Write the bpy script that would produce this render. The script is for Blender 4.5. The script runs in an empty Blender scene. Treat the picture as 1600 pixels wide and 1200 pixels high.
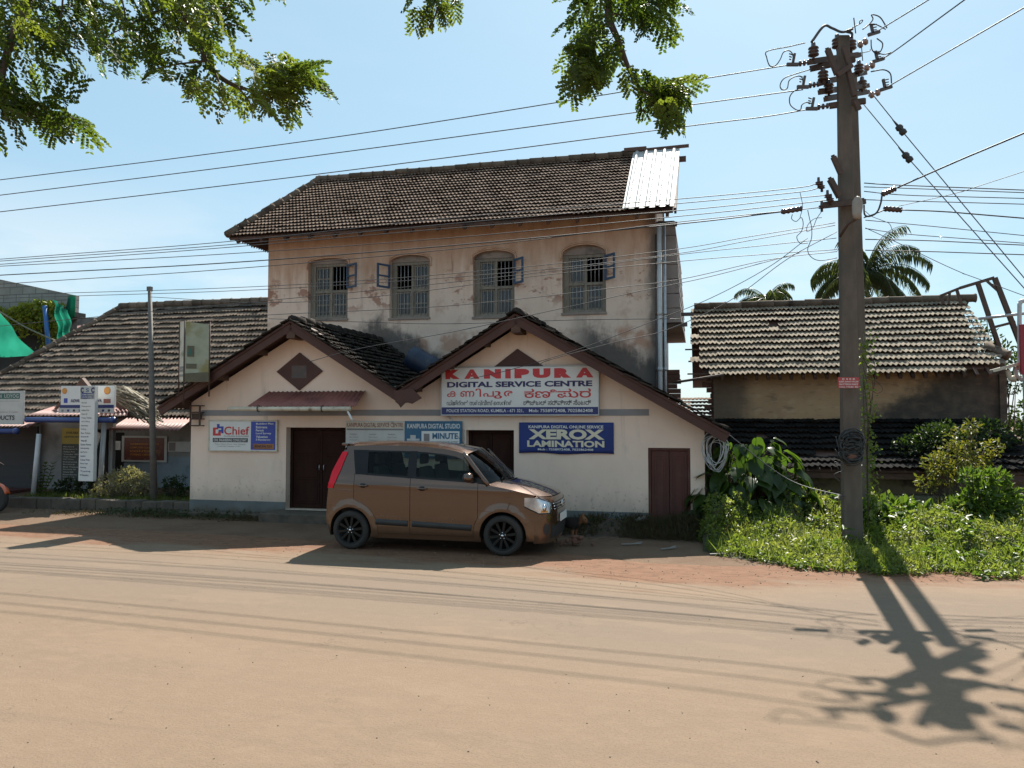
import bpy, math, random
import numpy as np
from mathutils import Vector, Matrix, Euler

random.seed(7)
rng = np.random.default_rng(7)
SC = bpy.context.scene
COL = SC.collection
R = math.radians

# ------------------------------------------------------------------ camera, sky, sun, exposure
EYE = 2.05            # eye height above the ground
FPX = 1200.0          # focal length in pixels of a 1600 wide picture
PITCH = math.atan(51 / FPX)
cam_data = bpy.data.cameras.new("camera")
cam_data.sensor_width = 36.0
cam_data.lens = 36.0 * FPX / 1600.0
cam_data.clip_start = 0.05
cam_data.clip_end = 3000.0
cam = bpy.data.objects.new("camera", cam_data)
cam.location = (0, 0, EYE)
cam.rotation_euler = (R(90) + PITCH, 0, 0)
COL.objects.link(cam)
SC.camera = cam

SUN_EL, SUN_AZ = R(47.5), R(18.8)     # azimuth measured from +Y towards +X
SUN_DIR = Vector((math.sin(SUN_AZ) * math.cos(SUN_EL), math.cos(SUN_AZ) * math.cos(SUN_EL), math.sin(SUN_EL)))
world = bpy.data.worlds.new("World")
SC.world = world
world.use_nodes = True
wn, wl = world.node_tree.nodes, world.node_tree.links
wn.clear()
w_out = wn.new("ShaderNodeOutputWorld")
w_bg = wn.new("ShaderNodeBackground")
w_bg.inputs["Strength"].default_value = 0.066
sky = wn.new("ShaderNodeTexSky")
sky.sky_type = 'NISHITA'
sky.sun_disc = False
sky.sun_elevation = SUN_EL
sky.sun_rotation = SUN_AZ
sky.air_density = 1.0
sky.dust_density = 0.8
sky.ozone_density = 1.3
# thin high cloud, thicker towards the horizon on the right
w_tc = wn.new("ShaderNodeTexCoord")
w_map = wn.new("ShaderNodeMapping")
w_map.inputs["Scale"].default_value = (1.6, 1.6, 6.0)
w_noise = wn.new("ShaderNodeTexNoise")
w_noise.inputs["Scale"].default_value = 1.7
w_noise.inputs["Detail"].default_value = 7.0
w_noise.inputs["Roughness"].default_value = 0.55
w_ramp = wn.new("ShaderNodeMapRange")
w_ramp.inputs[1].default_value = 0.40
w_ramp.inputs[2].default_value = 0.60
w_sep = wn.new("ShaderNodeSeparateXYZ")
w_low = wn.new("ShaderNodeMapRange")      # more cloud low down
w_low.inputs[1].default_value = 0.27
w_low.inputs[2].default_value = 0.10
w_low.inputs[3].default_value = 0.066
w_low.inputs[4].default_value = 0.8
w_mul = wn.new("ShaderNodeMath"); w_mul.operation = 'MULTIPLY'
w_mix = wn.new("ShaderNodeMixRGB")
w_mix.inputs[2].default_value = (7.6, 7.9, 8.0, 1)
wl.new(w_tc.outputs["Generated"], w_map.inputs["Vector"])
wl.new(w_map.outputs[0], w_noise.inputs["Vector"])
wl.new(w_noise.outputs[0], w_ramp.inputs[0])
wl.new(w_tc.outputs["Generated"], w_sep.inputs[0])
wl.new(w_sep.outputs[2], w_low.inputs[0])
wl.new(w_ramp.outputs[0], w_mul.inputs[0])
wl.new(w_low.outputs[0], w_mul.inputs[1])
wl.new(w_mul.outputs[0], w_mix.inputs[0])
w_tint = wn.new("ShaderNodeMixRGB"); w_tint.blend_type = 'MULTIPLY'
w_tint.inputs[0].default_value = 1.0
w_tint.inputs[2].default_value = (0.94, 1.02, 0.95, 1)
wl.new(sky.outputs[0], w_tint.inputs[1])
w_even = wn.new("ShaderNodeMixRGB"); w_even.inputs[0].default_value = 0.6   # light haze evens the sky out
w_even.inputs[2].default_value = (4.0, 6.2, 7.7, 1)
wl.new(w_tint.outputs[0], w_even.inputs[1])
wl.new(w_even.outputs[0], w_mix.inputs[1])
wl.new(w_mix.outputs[0], w_bg.inputs["Color"])
wl.new(w_bg.outputs[0], w_out.inputs["Surface"])

sun_data = bpy.data.lights.new("sun", 'SUN')
sun_data.energy = 5.0
sun_data.angle = R(0.53)
sun_data.color = (1.0, 0.95, 0.86)
sun = bpy.data.objects.new("sun", sun_data)
sun.rotation_euler = (-SUN_DIR).to_track_quat('-Z', 'Y').to_euler()
sun.location = SUN_DIR * 60
COL.objects.link(sun)

vs = SC.view_settings
vs.view_transform = 'Standard'
vs.look = 'None'
vs.exposure = 0.99
vs.gamma = 1.0
vs.use_curve_mapping = False
SC.cycles.max_bounces = 6
SC.cycles.diffuse_bounces = 3
SC.cycles.glossy_bounces = 3
SC.cycles.transparent_max_bounces = 12
SC.cycles.caustics_reflective = False
SC.cycles.caustics_refractive = False

# ------------------------------------------------------------------ frames and pixels
A = math.atan(1200.0 / 4860.0)                   # the street fronts run at this angle
U = Vector((math.cos(A), -math.sin(A), 0))       # along the fronts, to the right
N = Vector((math.sin(A), math.cos(A), 0))        # away from the street
O = Vector((-1.25, 15.0, 0))
CAMP = Vector((0, 0, EYE))
_F = Vector((0, math.cos(PITCH), math.sin(PITCH)))
_UP = Vector((0, -math.sin(PITCH), math.cos(PITCH)))

def ray(px, py):
    return _F + Vector((1, 0, 0)) * ((px - 800) / FPX) + _UP * ((600 - py) / FPX)

def wf(px, py, t):
    """(s, z) of a photo point on the plane t metres behind the shop front."""
    d = ray(px, py)
    k = (t - (CAMP - O).dot(N)) / d.dot(N)
    p = CAMP + d * k
    return (p - O).dot(U), p.z

def gp(px, py, z=0.0):
    d = ray(px, py)
    return CAMP + d * ((z - EYE) / d.z)

def pp(px, py, Y):
    d = ray(px, py)
    return CAMP + d * (Y / d.y)

def W(s, t, z=0.0):
    return O + U * s + N * t + Vector((0, 0, z))

def st(p):
    return (p - O).dot(U), (p - O).dot(N)

# ------------------------------------------------------------------ mesh builder
class MB:
    def __init__(self):
        self.v, self.f, self.m, self.sm = [], [], [], []
        self.slot = 0
        self.smooth = False
    def add(self, verts, faces, M=None):
        b = len(self.v)
        if M is not None:
            verts = [M @ Vector(p) for p in verts]
        self.v.extend(tuple(p) for p in verts)
        for f in faces:
            self.f.append(tuple(b + i for i in f)); self.m.append(self.slot); self.sm.append(self.smooth)
        return b
    def boxb(self, x0, x1, y0, y1, z0, z1, M=None):
        v = [(x0, y0, z0), (x1, y0, z0), (x1, y1, z0), (x0, y1, z0), (x0, y0, z1), (x1, y0, z1), (x1, y1, z1), (x0, y1, z1)]
        f = [(0, 3, 2, 1), (4, 5, 6, 7), (0, 1, 5, 4), (1, 2, 6, 5), (2, 3, 7, 6), (3, 0, 4, 7)]
        self.add(v, f, M)
    def box(self, c, s, M=None):
        self.boxb(c[0] - s[0] / 2, c[0] + s[0] / 2, c[1] - s[1] / 2, c[1] + s[1] / 2, c[2] - s[2] / 2, c[2] + s[2] / 2, M)
    def prism(self, poly, y0, y1, M=None):
        """polygon in (x, z), counter-clockwise seen from -y, extruded from y0 to y1"""
        n = len(poly)
        v = [(x, y0, z) for x, z in poly] + [(x, y1, z) for x, z in poly]
        f = [tuple(range(n)), tuple(range(2 * n - 1, n - 1, -1))]
        for i in range(n):
            j = (i + 1) % n
            f.append((j, i, n + i, n + j))
        self.add(v, f, M)
    def beam(self, p0, p1, w, h, up=(0, 0, 1)):
        p0, p1 = Vector(p0), Vector(p1)
        d = (p1 - p0); L = d.length; d.normalize()
        upv = Vector(up)
        if abs(d.dot(upv)) > 0.98: upv = Vector((0, 1, 0))
        sx = d.cross(upv).normalized(); sz = sx.cross(d)
        v = []
        for q in (p0, p1):
            for a, b in ((-1, -1), (1, -1), (1, 1), (-1, 1)):
                v.append(q + sx * (a * w / 2) + sz * (b * h / 2))
        self.add(v, [(0, 1, 2, 3), (7, 6, 5, 4), (0, 4, 5, 1), (1, 5, 6, 2), (2, 6, 7, 3), (3, 7, 4, 0)])
    def tube(self, pts, r, n=6, r1=None, cap=True):
        pts = [Vector(p) for p in pts]
        m = len(pts)
        rs = r if isinstance(r, (list, tuple)) else [r + ((r1 if r1 is not None else r) - r) * i / max(1, m - 1) for i in range(m)]
        v = []
        ref = None
        for i, p in enumerate(pts):
            d = (pts[min(i + 1, m - 1)] - pts[max(i - 1, 0)])
            if d.length < 1e-9: d = Vector((0, 0, 1))
            d.normalize()
            if ref is None:
                ref = Vector((0, 0, 1)) if abs(d.z) < 0.9 else Vector((1, 0, 0))
            a = (ref - d * ref.dot(d))
            if a.length < 1e-6: a = d.orthogonal()
            a.normalize(); b = d.cross(a); ref = a
            for k in range(n):
                t = 2 * math.pi * k / n
                v.append(p + (a * math.cos(t) + b * math.sin(t)) * rs[i])
        f = []
        for i in range(m - 1):
            for k in range(n):
                k2 = (k + 1) % n
                f.append((i * n + k, i * n + k2, (i + 1) * n + k2, (i + 1) * n + k))
        if cap:
            f.append(tuple(range(n - 1, -1, -1))); f.append(tuple((m - 1) * n + k for k in range(n)))
        s = self.smooth; self.smooth = True
        self.add(v, f); self.smooth = s
    def lathe(self, prof, n=16, M=None):
        """profile of (r, z) turned about z"""
        v, f = [], []
        for r_, z in prof:
            for k in range(n):
                t = 2 * math.pi * k / n
                v.append((r_ * math.cos(t), r_ * math.sin(t), z))
        for i in range(len(prof) - 1):
            for k in range(n):
                k2 = (k + 1) % n
                f.append((i * n + k, i * n + k2, (i + 1) * n + k2, (i + 1) * n + k))
        f.append(tuple(range(n - 1, -1, -1))); f.append(tuple((len(prof) - 1) * n + k for k in range(n)))
        s = self.smooth; self.smooth = True
        self.add(v, f, M); self.smooth = s
    def grid(self, P, flip=False):
        """P[i][j] -> points"""
        nu, nv = len(P), len(P[0])
        v = [p for row in P for p in row]
        f = []
        for i in range(nu - 1):
            for j in range(nv - 1):
                q = (i * nv + j, (i + 1) * nv + j, (i + 1) * nv + j + 1, i * nv + j + 1)
                f.append(q[::-1] if flip else q)
        s = self.smooth; self.smooth = True
        self.add(v, f); self.smooth = s
    def ball(self, c, r, n=10, sq=(1, 1, 1)):
        prof = [(max(1e-4, math.sin(math.pi * i / n)) * r, -math.cos(math.pi * i / n) * r) for i in range(n + 1)]
        self.lathe(prof, n + 2, Matrix.Translation(c) @ Matrix.Diagonal((sq[0], sq[1], sq[2], 1)))
    def build(self, name, mats, parent=None, off=(0, 0, 0), loc=None, rotz=0.0, bevel=0.0, solid=0.0):
        me = bpy.data.meshes.new(name)
        ox, oy, oz = off
        me.from_pydata([(x - ox, y - oy, z - oz) for x, y, z in self.v], [], self.f)
        if not isinstance(mats, (list, tuple)): mats = [mats]
        for m in mats: me.materials.append(m)
        me.polygons.foreach_set("material_index", self.m)
        me.polygons.foreach_set("use_smooth", self.sm)
        me.update()
        o = bpy.data.objects.new(name, me)
        COL.objects.link(o)
        if parent is not None: o.parent = parent
        if loc is not None: o.location = loc
        if rotz: o.rotation_euler = (0, 0, rotz)
        if solid:
            md = o.modifiers.new("thickness", 'SOLIDIFY'); md.thickness = solid; md.offset = -1
        if bevel:
            md = o.modifiers.new("edge", 'BEVEL'); md.width = bevel; md.segments = 2; md.limit_method = 'ANGLE'; md.angle_limit = R(40)
        return o

def tag(o, label=None, cat=None, group=None, kind=None):
    if label: o["label"] = label
    if cat: o["category"] = cat
    if group: o["group"] = group
    if kind: o["kind"] = kind
    return o

def thing(name, label, cat, loc=(0, 0, 0), rotz=0.0, group=None):
    o = bpy.data.objects.new(name, None)
    o.empty_display_size = 0.2
    COL.objects.link(o)
    o.location = loc; o.rotation_euler = (0, 0, rotz)
    return tag(o, label, cat, group)

class WThing:
    """a thing in the street-front frame: coordinates are (s, t, z)"""
    def __init__(self, name, label, cat, s0, t0, z0=0.0, group=None):
        self.off = (s0, t0, z0)
        self.root = thing(name, label, cat, W(s0, t0, z0), -A, group)
    def part(self, mb, name, mats, parent=None, **k):
        return mb.build(name, mats, parent or self.root, self.off, **k)

def wsingle(mb, name, mats, label, cat, s0, t0, z0=0.0, group=None, kind=None, **k):
    o = mb.build(name, mats, None, (s0, t0, z0), loc=W(s0, t0, z0), rotz=-A, **k)
    return tag(o, label, cat, group, kind)

def single(mb, name, mats, label, cat, loc, group=None, kind=None, **k):
    o = mb.build(name, mats, None, tuple(loc), loc=loc, **k)
    return tag(o, label, cat, group, kind)

def spline(pts, k=6):
    """Catmull-Rom through the points"""
    pts = [Vector(p) for p in pts]
    if len(pts) < 3: return [pts[0].lerp(pts[-1], i / k) for i in range(k + 1)]
    out = []
    q = [pts[0] * 2 - pts[1]] + pts + [pts[-1] * 2 - pts[-2]]
    for i in range(1, len(q) - 2):
        a, b, c, d = q[i - 1], q[i], q[i + 1], q[i + 2]
        for j in range(k):
            t = j / k
            out.append(0.5 * ((2 * b) + (c - a) * t + (2 * a - 5 * b + 4 * c - d) * t * t + (3 * b - a - 3 * c + d) * t ** 3))
    out.append(pts[-1])
    return out

# ------------------------------------------------------------------ materials
def _new(name):
    m = bpy.data.materials.new(name); m.use_nodes = True
    nt = m.node_tree; nt.nodes.clear()
    out = nt.nodes.new("ShaderNodeOutputMaterial")
    return m, nt, nt.nodes, nt.links, out

class NB:
    """small helper for node graphs"""
    def __init__(self, nt):
        self.n, self.l = nt.nodes, nt.links
        self.tc = self.n.new("ShaderNodeTexCoord")
        self.obj = self.tc.outputs["Object"]
    def set(self, sock, v):
        if hasattr(v, "is_output"): self.l.new(v, sock)
        elif isinstance(v, (tuple, list)) and len(v) == 3 and sock.type == 'RGBA': sock.default_value = (*v, 1)
        else: sock.default_value = v
    def math(self, op, a, b=0.0, c=None, clamp=False):
        n = self.n.new("ShaderNodeMath"); n.operation = op; n.use_clamp = clamp
        self.set(n.inputs[0], a); self.set(n.inputs[1], b)
        if c is not None: self.set(n.inputs[2], c)
        return n.outputs[0]
    def noise(self, scale, detail=4.0, stretch=(1, 1, 1), rough=0.55, vec=None, off=(0, 0, 0)):
        mp = self.n.new("ShaderNodeMapping"); mp.inputs["Scale"].default_value = stretch; mp.inputs["Location"].default_value = off
        self.l.new(vec or self.obj, mp.inputs["Vector"])
        t = self.n.new("ShaderNodeTexNoise"); t.inputs["Scale"].default_value = scale
        t.inputs["Detail"].default_value = detail; t.inputs["Roughness"].default_value = rough
        self.l.new(mp.outputs[0], t.inputs["Vector"])
        return t.outputs[0]
    def remap(self, v, a, b, c=0.0, d=1.0, smooth=True):
        m = self.n.new("ShaderNodeMapRange")
        if smooth: m.interpolation_type = 'SMOOTHSTEP'
        self.set(m.inputs[0], v)
        for i, x in enumerate((a, b, c, d)): self.set(m.inputs[i + 1], x)
        return m.outputs[0]
    def mix(self, fac, a, b, mode='MIX'):
        m = self.n.new("ShaderNodeMixRGB"); m.blend_type = mode
        self.set(m.inputs[0], fac); self.set(m.inputs[1], a); self.set(m.inputs[2], b)
        return m.outputs[0]
    def xyz(self, vec=None):
        s = self.n.new("ShaderNodeSeparateXYZ"); self.l.new(vec or self.obj, s.inputs[0]); return s.outputs
    def island(self):
        g = self.n.new("ShaderNodeNewGeometry"); return g.outputs["Random Per Island"]
    def bump(self, h, strength=0.3, dist=0.02):
        b = self.n.new("ShaderNodeBump"); b.inputs["Strength"].default_value = strength; b.inputs["Distance"].default_value = dist
        self.set(b.inputs["Height"], h); return b.outputs[0]
    def principled(self, col, rough=0.8, metal=0.0, normal=None, **kw):
        p = self.n.new("ShaderNodeBsdfPrincipled")
        self.set(p.inputs["Base Color"], col); self.set(p.inputs["Roughness"], rough); self.set(p.inputs["Metallic"], metal)
        if normal is not None: self.l.new(normal, p.inputs["Normal"])
        for k, v in kw.items(): self.set(p.inputs[k.replace("_", " ")], v)
        return p.outputs[0]

def pm(name, c1, c2=None, scale=5.0, rough=0.8, metal=0.0, c3=None, s3=1.5, t3=(0.55, 0.7), bump=0.0, bs=40.0, stretch=(1, 1, 1), isl=0.0, st3=(1, 1, 1), lit=1.0, **kw):
    m, nt, n, l, out = _new(name)
    b = NB(nt)
    c2 = c2 or tuple(x * 0.8 for x in c1)
    c1, c2 = tuple(x * lit for x in c1), tuple(x * lit for x in c2)
    c3 = tuple(x * lit for x in c3) if c3 else None
    col = b.mix(b.remap(b.noise(scale, 5, stretch), 0.3, 0.7), c1, c2)
    if c3 is not None:
        col = b.mix(b.remap(b.noise(s3, 6, st3, off=(3.1, 7.7, 1.9)), t3[0], t3[1]), col, c3)
    if isl:
        v = b.remap(b.island(), 0, 1, 1 - isl, 1 + isl, False)
        hsv = n.new("ShaderNodeHueSaturation"); l.new(v, hsv.inputs["Value"]); l.new(col, hsv.inputs["Color"])
        col = hsv.outputs[0]
    nm = b.bump(b.noise(bs, 5, stretch), bump) if bump else None
    l.new(b.principled(col, rough, metal, nm, **kw), out.inputs["Surface"])
    return m

def leafmat(name, c1, c2, c3=None, trans=0.45, rough=0.45, tcol=None, spec=0.4, lit=0.6):
    c1, c2 = tuple(x * lit for x in c1), tuple(x * lit for x in c2)
    c3 = tuple(x * lit for x in c3) if c3 else None
    m, nt, n, l, out = _new(name)
    b = NB(nt)
    r = b.island()
    col = b.mix(r, c1, c2)
    if c3 is not None: col = b.mix(b.remap(b.noise(1.3, 3), 0.45, 0.65), col, c3)
    d = b.principled(col, rough, 0.0, None, Specular_IOR_Level=spec)
    t = n.new("ShaderNodeBsdfTranslucent")
    tc = b.mix(1.0, col, tcol or (1.0, 1.0, 0.45), 'MULTIPLY')
    hs = n.new("ShaderNodeHueSaturation"); hs.inputs["Value"].default_value = 2.2; l.new(tc, hs.inputs["Color"])
    l.new(hs.outputs[0], t.inputs["Color"])
    mx = n.new("ShaderNodeMixShader"); mx.inputs[0].default_value = trans
    l.new(d, mx.inputs[1]); l.new(t.outputs[0], mx.inputs[2]); l.new(mx.outputs[0], out.inputs["Surface"])
    return m

# ------------------------------------------------------------------ leaves in bulk
class Leaves:
    def __init__(self): self.P, self.D, self.N, self.L, self.Wd = [], [], [], [], []
    def add(self, P, D, Nn, L, Wd):
        self.P.append(np.atleast_2d(P)); self.D.append(np.atleast_2d(D)); self.N.append(np.atleast_2d(Nn))
        k = len(self.P[-1])
        self.L.append(np.broadcast_to(L, (k,))); self.Wd.append(np.broadcast_to(Wd, (k,)))
    def build(self, name, mat, parent=None, off=(0, 0, 0), loc=None, rotz=0.0, fold=0.15, droop=0.0):
        P = np.concatenate(self.P); D = np.concatenate(self.D); Nn = np.concatenate(self.N)
        L = np.concatenate(self.L)[:, None]; Wd = np.concatenate(self.Wd)[:, None]
        D = D / np.linalg.norm(D, axis=1, keepdims=True)
        S = np.cross(D, Nn); S /= (np.linalg.norm(S, axis=1, keepdims=True) + 1e-9)
        Nn = np.cross(S, D)
        P = P - np.array(off)
        v = np.empty((len(P), 6, 3))
        v[:, 0] = P
        v[:, 1] = P + D * L * .38 + S * Wd * .5 + Nn * fold * Wd
        v[:, 2] = P + D * L * .72 + S * Wd * .36 + Nn * (fold * Wd - droop * L * .5)
        v[:, 3] = P + D * L - Nn * droop * L
        v[:, 4] = P + D * L * .72 - S * Wd * .36 + Nn * (fold * Wd - droop * L * .5)
        v[:, 5] = P + D * L * .38 - S * Wd * .5 + Nn * fold * Wd
        k = len(P)
        base = (np.arange(k) * 6)[:, None]
        q = np.concatenate([base + np.array([0, 1, 2, 3]), base + np.array([0, 3, 4, 5])], 1).reshape(-1, 4)
        me = bpy.data.meshes.new(name)
        me.vertices.add(k * 6); me.vertices.foreach_set("co", v.reshape(-1).astype(np.float32))
        me.loops.add(q.size); me.loops.foreach_set("vertex_index", q.reshape(-1).astype(np.int32))
        me.polygons.add(len(q)); me.polygons.foreach_set("loop_start", (np.arange(len(q)) * 4).astype(np.int32))
        me.materials.append(mat)
        me.update(calc_edges=True); me.validate()
        o = bpy.data.objects.new(name, me); COL.objects.link(o)
        if parent is not None: o.parent = parent
        if loc is not None: o.location = loc
        if rotz: o.rotation_euler = (0, 0, rotz)
        return o

def rdir(n, up=0.0):
    d = rng.normal(size=(n, 3)); d[:, 2] += up
    return d / np.linalg.norm(d, axis=1, keepdims=True)

# ------------------------------------------------------------------ lettering
def lettering(parent, body, x0, x1, z0, z1, y, mat, bold=0.0, name="lettering", extrude=0.002, shear=0.0):
    """flat letters facing -y, fitted to the rectangle x0..x1, z0..z1 of the parent's frame"""
    cu = bpy.data.curves.new(name, 'FONT')
    cu.body = body; cu.size = 1.0; cu.offset = bold; cu.extrude = 0.0; cu.shear = shear; cu.resolution_u = 3
    tmp = bpy.data.objects.new(name, cu); COL.objects.link(tmp)
    dg = bpy.context.evaluated_depsgraph_get()
    me = bpy.data.meshes.new_from_object(tmp.evaluated_get(dg))
    bpy.data.objects.remove(tmp); bpy.data.curves.remove(cu)
    co = np.empty(len(me.vertices) * 3); me.vertices.foreach_get("co", co); co = co.reshape(-1, 3)
    if len(co) == 0: return None
    mn, mx = co.min(0), co.max(0)
    out = np.empty_like(co)
    out[:, 0] = x0 + (co[:, 0] - mn[0]) / (mx[0] - mn[0]) * (x1 - x0)
    out[:, 2] = z0 + (co[:, 1] - mn[1]) / (mx[1] - mn[1] + 1e-9) * (z1 - z0)
    out[:, 1] = y
    me.vertices.foreach_set("co", out.reshape(-1)); me.materials.clear(); me.materials.append(mat); me.update()
    me.name = name
    o = bpy.data.objects.new(name, me); COL.objects.link(o); o.parent = parent
    return o
# ------------------------------------------------------------------ material palette
M = {}
M['tile'] = pm("clay_tile", (.40, .275, .205), (.50, .36, .275), 9, .95, c3=(.20, .13, .09), s3=2.2, t3=(.48, .72), bump=.15, bs=60, isl=.3, lit=.44, Specular_IOR_Level=.05)
M['tile_pale'] = pm("sunbleached_clay_tile", (.46, .37, .27), (.58, .48, .36), 8, .8, c3=(.26, .195, .14), s3=2.0, t3=(.56, .75), bump=.15, bs=60, isl=.25, lit=.46, Specular_IOR_Level=.05)
M['tile_dark'] = pm("blackened_clay_tile", (.045, .038, .034), (.085, .068, .055), 8, .9, c3=(.03, .03, .03), s3=2.0, bump=.25, bs=60, isl=.35, lit=.6, Specular_IOR_Level=.05)
M['ridge'] = pm("ridge_tile", (.24, .175, .13), (.33, .26, .20), 6, .85, c3=(.12, .09, .07), s3=2.0, bump=.2, bs=40, isl=.25, lit=.45, Specular_IOR_Level=.05)
M['wood_dark'] = pm("dark_timber", (.075, .038, .026), (.11, .055, .035), 3, .75, stretch=(1, 1, 6), bump=.15, bs=30, c3=(.04, .025, .02))
M['board'] = pm("red_brown_bargeboard", (.062, .024, .017), (.08, .032, .022), 3, .7, c3=(.07, .03, .022), s3=2.5, t3=(.5, .7), bump=.1)
M['door'] = pm("brown_painted_door", (.038, .0165, .012), (.029, .013, .010), 3, .8, stretch=(3, 3, .6), bump=.08, Specular_IOR_Level=.1)
M['door_light'] = pm("red_brown_painted_door", (.10, .032, .021), (.078, .026, .018), 3, .75, stretch=(4, 4, .5), c3=(.11, .05, .04), s3=2.5, bump=.08)
M['dark'] = pm("dark_interior", (.02, .018, .016), (.015, .013, .012), 3, .95)
M['grey_band'] = pm("grey_paint", (.27, .26, .26), (.24, .23, .23), 4, .8)
M['metal_grey'] = pm("galvanised_metal", (.40, .41, .42), (.33, .34, .35), 6, .45, .7)
M['pvc'] = pm("grey_plastic_pipe", (.50, .50, .50), (.43, .43, .42), 4, .45)
M['pvc_cream'] = pm("stained_cream_pipe", (.60, .54, .42), (.50, .43, .33), 6, .5, c3=(.22, .16, .11), s3=5, t3=(.55, .7))
M['steel_dark'] = pm("dark_painted_steel", (.07, .06, .06), (.10, .075, .065), 8, .55, .3, c3=(.14, .07, .045), s3=6)
M['rust'] = pm("rusty_steel", (.10, .062, .046), (.075, .052, .042), 9, .75, .2, c3=(.07, .055, .05), s3=5, bump=.2)
M['wire'] = pm("weathered_wire", (.05, .05, .055), (.04, .04, .04), 8, .6)
M['porcelain'] = pm("brown_porcelain", (.075, .04, .035), (.05, .03, .028), 6, .25)
M['porcelain_pale'] = pm("pale_porcelain", (.30, .20, .17), (.24, .16, .14), 6, .3)
M['white'] = pm("white_board", (.70, .69, .66), (.64, .63, .60), 3, .5)
M['red_ink'] = pm("red_lettering", (.55, .035, .04), (.5, .03, .035), 3, .5)
M['navy_ink'] = pm("navy_lettering", (.028, .022, .10), (.025, .02, .09), 3, .5)
M['black_ink'] = pm("black_lettering", (.03, .03, .035), (.025, .025, .03), 3, .5)
M['white_ink'] = pm("white_lettering", (.72, .72, .70), (.68, .68, .66), 3, .5)
M['cream_ink'] = pm("cream_lettering", (.68, .62, .47), (.64, .58, .44), 3, .6)
M['navy'] = pm("navy_board", (.02, .028, .14), (.018, .024, .12), 3, .5)
M['blue_cloth'] = pm("blue_banner_cloth", (.022, .04, .19), (.018, .034, .16), 2, .75, bump=.08, bs=9)
M['royal'] = pm("royal_blue_panel", (.03, .06, .36), (.028, .055, .32), 3, .45)
M['orange'] = pm("orange_panel", (.65, .27, .04), (.6, .25, .04), 3, .5)
M['teal'] = pm("teal_panel", (.02, .10, .19), (.022, .12, .21), 2, .5)
M['grey_ink'] = pm("faded_grey_lettering", (.22, .20, .19), (.18, .17, .16), 3, .6)
M['maroon_ink'] = pm("maroon_lettering", (.22, .05, .05), (.2, .045, .045), 3, .6)
M['paper'] = pm("weathered_pale_panel", (.52, .51, .48), (.45, .45, .43), 4, .6, c3=(.34, .35, .30), s3=2)
M['green_ink'] = pm("green_panel", (.03, .12, .09), (.025, .10, .08), 3, .5)
M['pale_green'] = pm("mouldy_pale_panel", (.56, .52, .43), (.46, .44, .35), 4, .7, c3=(.17, .19, .11), s3=2.5, t3=(.5, .75))
M['mould_green'] = pm("mouldy_green_panel", (.36, .37, .28), (.28, .30, .21), 5, .75, c3=(.25, .22, .09), s3=3, t3=(.5, .7))
M['pink_sheet'] = pm("faded_red_sheet", (.36, .16, .135), (.42, .22, .18), 3, .6, c3=(.26, .10, .085), s3=2, t3=(.5, .7), lit=.62)
M['red_sheet'] = pm("dull_red_sheet", (.21, .065, .052), (.26, .09, .07), 3, .6, c3=(.13, .045, .04), s3=2, t3=(.5, .7))
M['white_sheet'] = pm("white_metal_sheet", (.76, .75, .72), (.70, .68, .64), 2, .38, .05, c3=(.60, .52, .42), s3=1.2, t3=(.62, .8), stretch=(4, 1, 1), lit=.52)
M['blue_pvc'] = pm("blue_gutter_plastic", (.03, .06, .20), (.025, .05, .17), 3, .4)
M['lime'] = pm("grey_limewash", (.30, .29, .275), (.24, .235, .225), 3, .85, c3=(.16, .16, .15), s3=1.4, t3=(.5, .75))
M['concrete'] = pm("old_concrete", (.17, .135, .10), (.12, .095, .072), 5, .9, c3=(.07, .058, .045), s3=2, t3=(.5, .7), bump=.4, bs=30, lit=.62)
M['pole_concrete'] = pm("pole_concrete", (.135, .104, .080), (.105, .080, .062), 5, .9, c3=(.085, .075, .062), s3=1.1, t3=(.5, .68), bump=.3, bs=45, stretch=(2, 2, .6))
M['block'] = pm("grey_block", (.26, .255, .235), (.21, .205, .19), 5, .9, c3=(.15, .15, .135), s3=2, bump=.4, bs=30, lit=.62)
M['rubber'] = pm("tyre_rubber", (.022, .021, .02), (.035, .031, .027), 5, .85)
M['black_plastic'] = pm("black_plastic", (.022, .022, .022), (.03, .029, .028), 6, .55)
M['twig'] = pm("bark", (.09, .06, .042), (.065, .045, .033), 10, .85, bump=.2)
M['blue_wood'] = pm("blue_painted_wood", (.035, .075, .14), (.03, .06, .11), 4, .6, c3=(.09, .10, .12), s3=7, t3=(.58, .7))
M['grey_wood'] = pm("weathered_grey_wood", (.25, .215, .17), (.18, .155, .125), 5, .85, stretch=(3, 3, .7), bump=.2, bs=30)
M['bar'] = pm("pale_iron_bar", (.42, .42, .42), (.34, .34, .34), 8, .6, .2)
M['pane'] = pm("dusty_glass", (.035, .036, .034), (.024, .025, .024), 4, .25)

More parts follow.
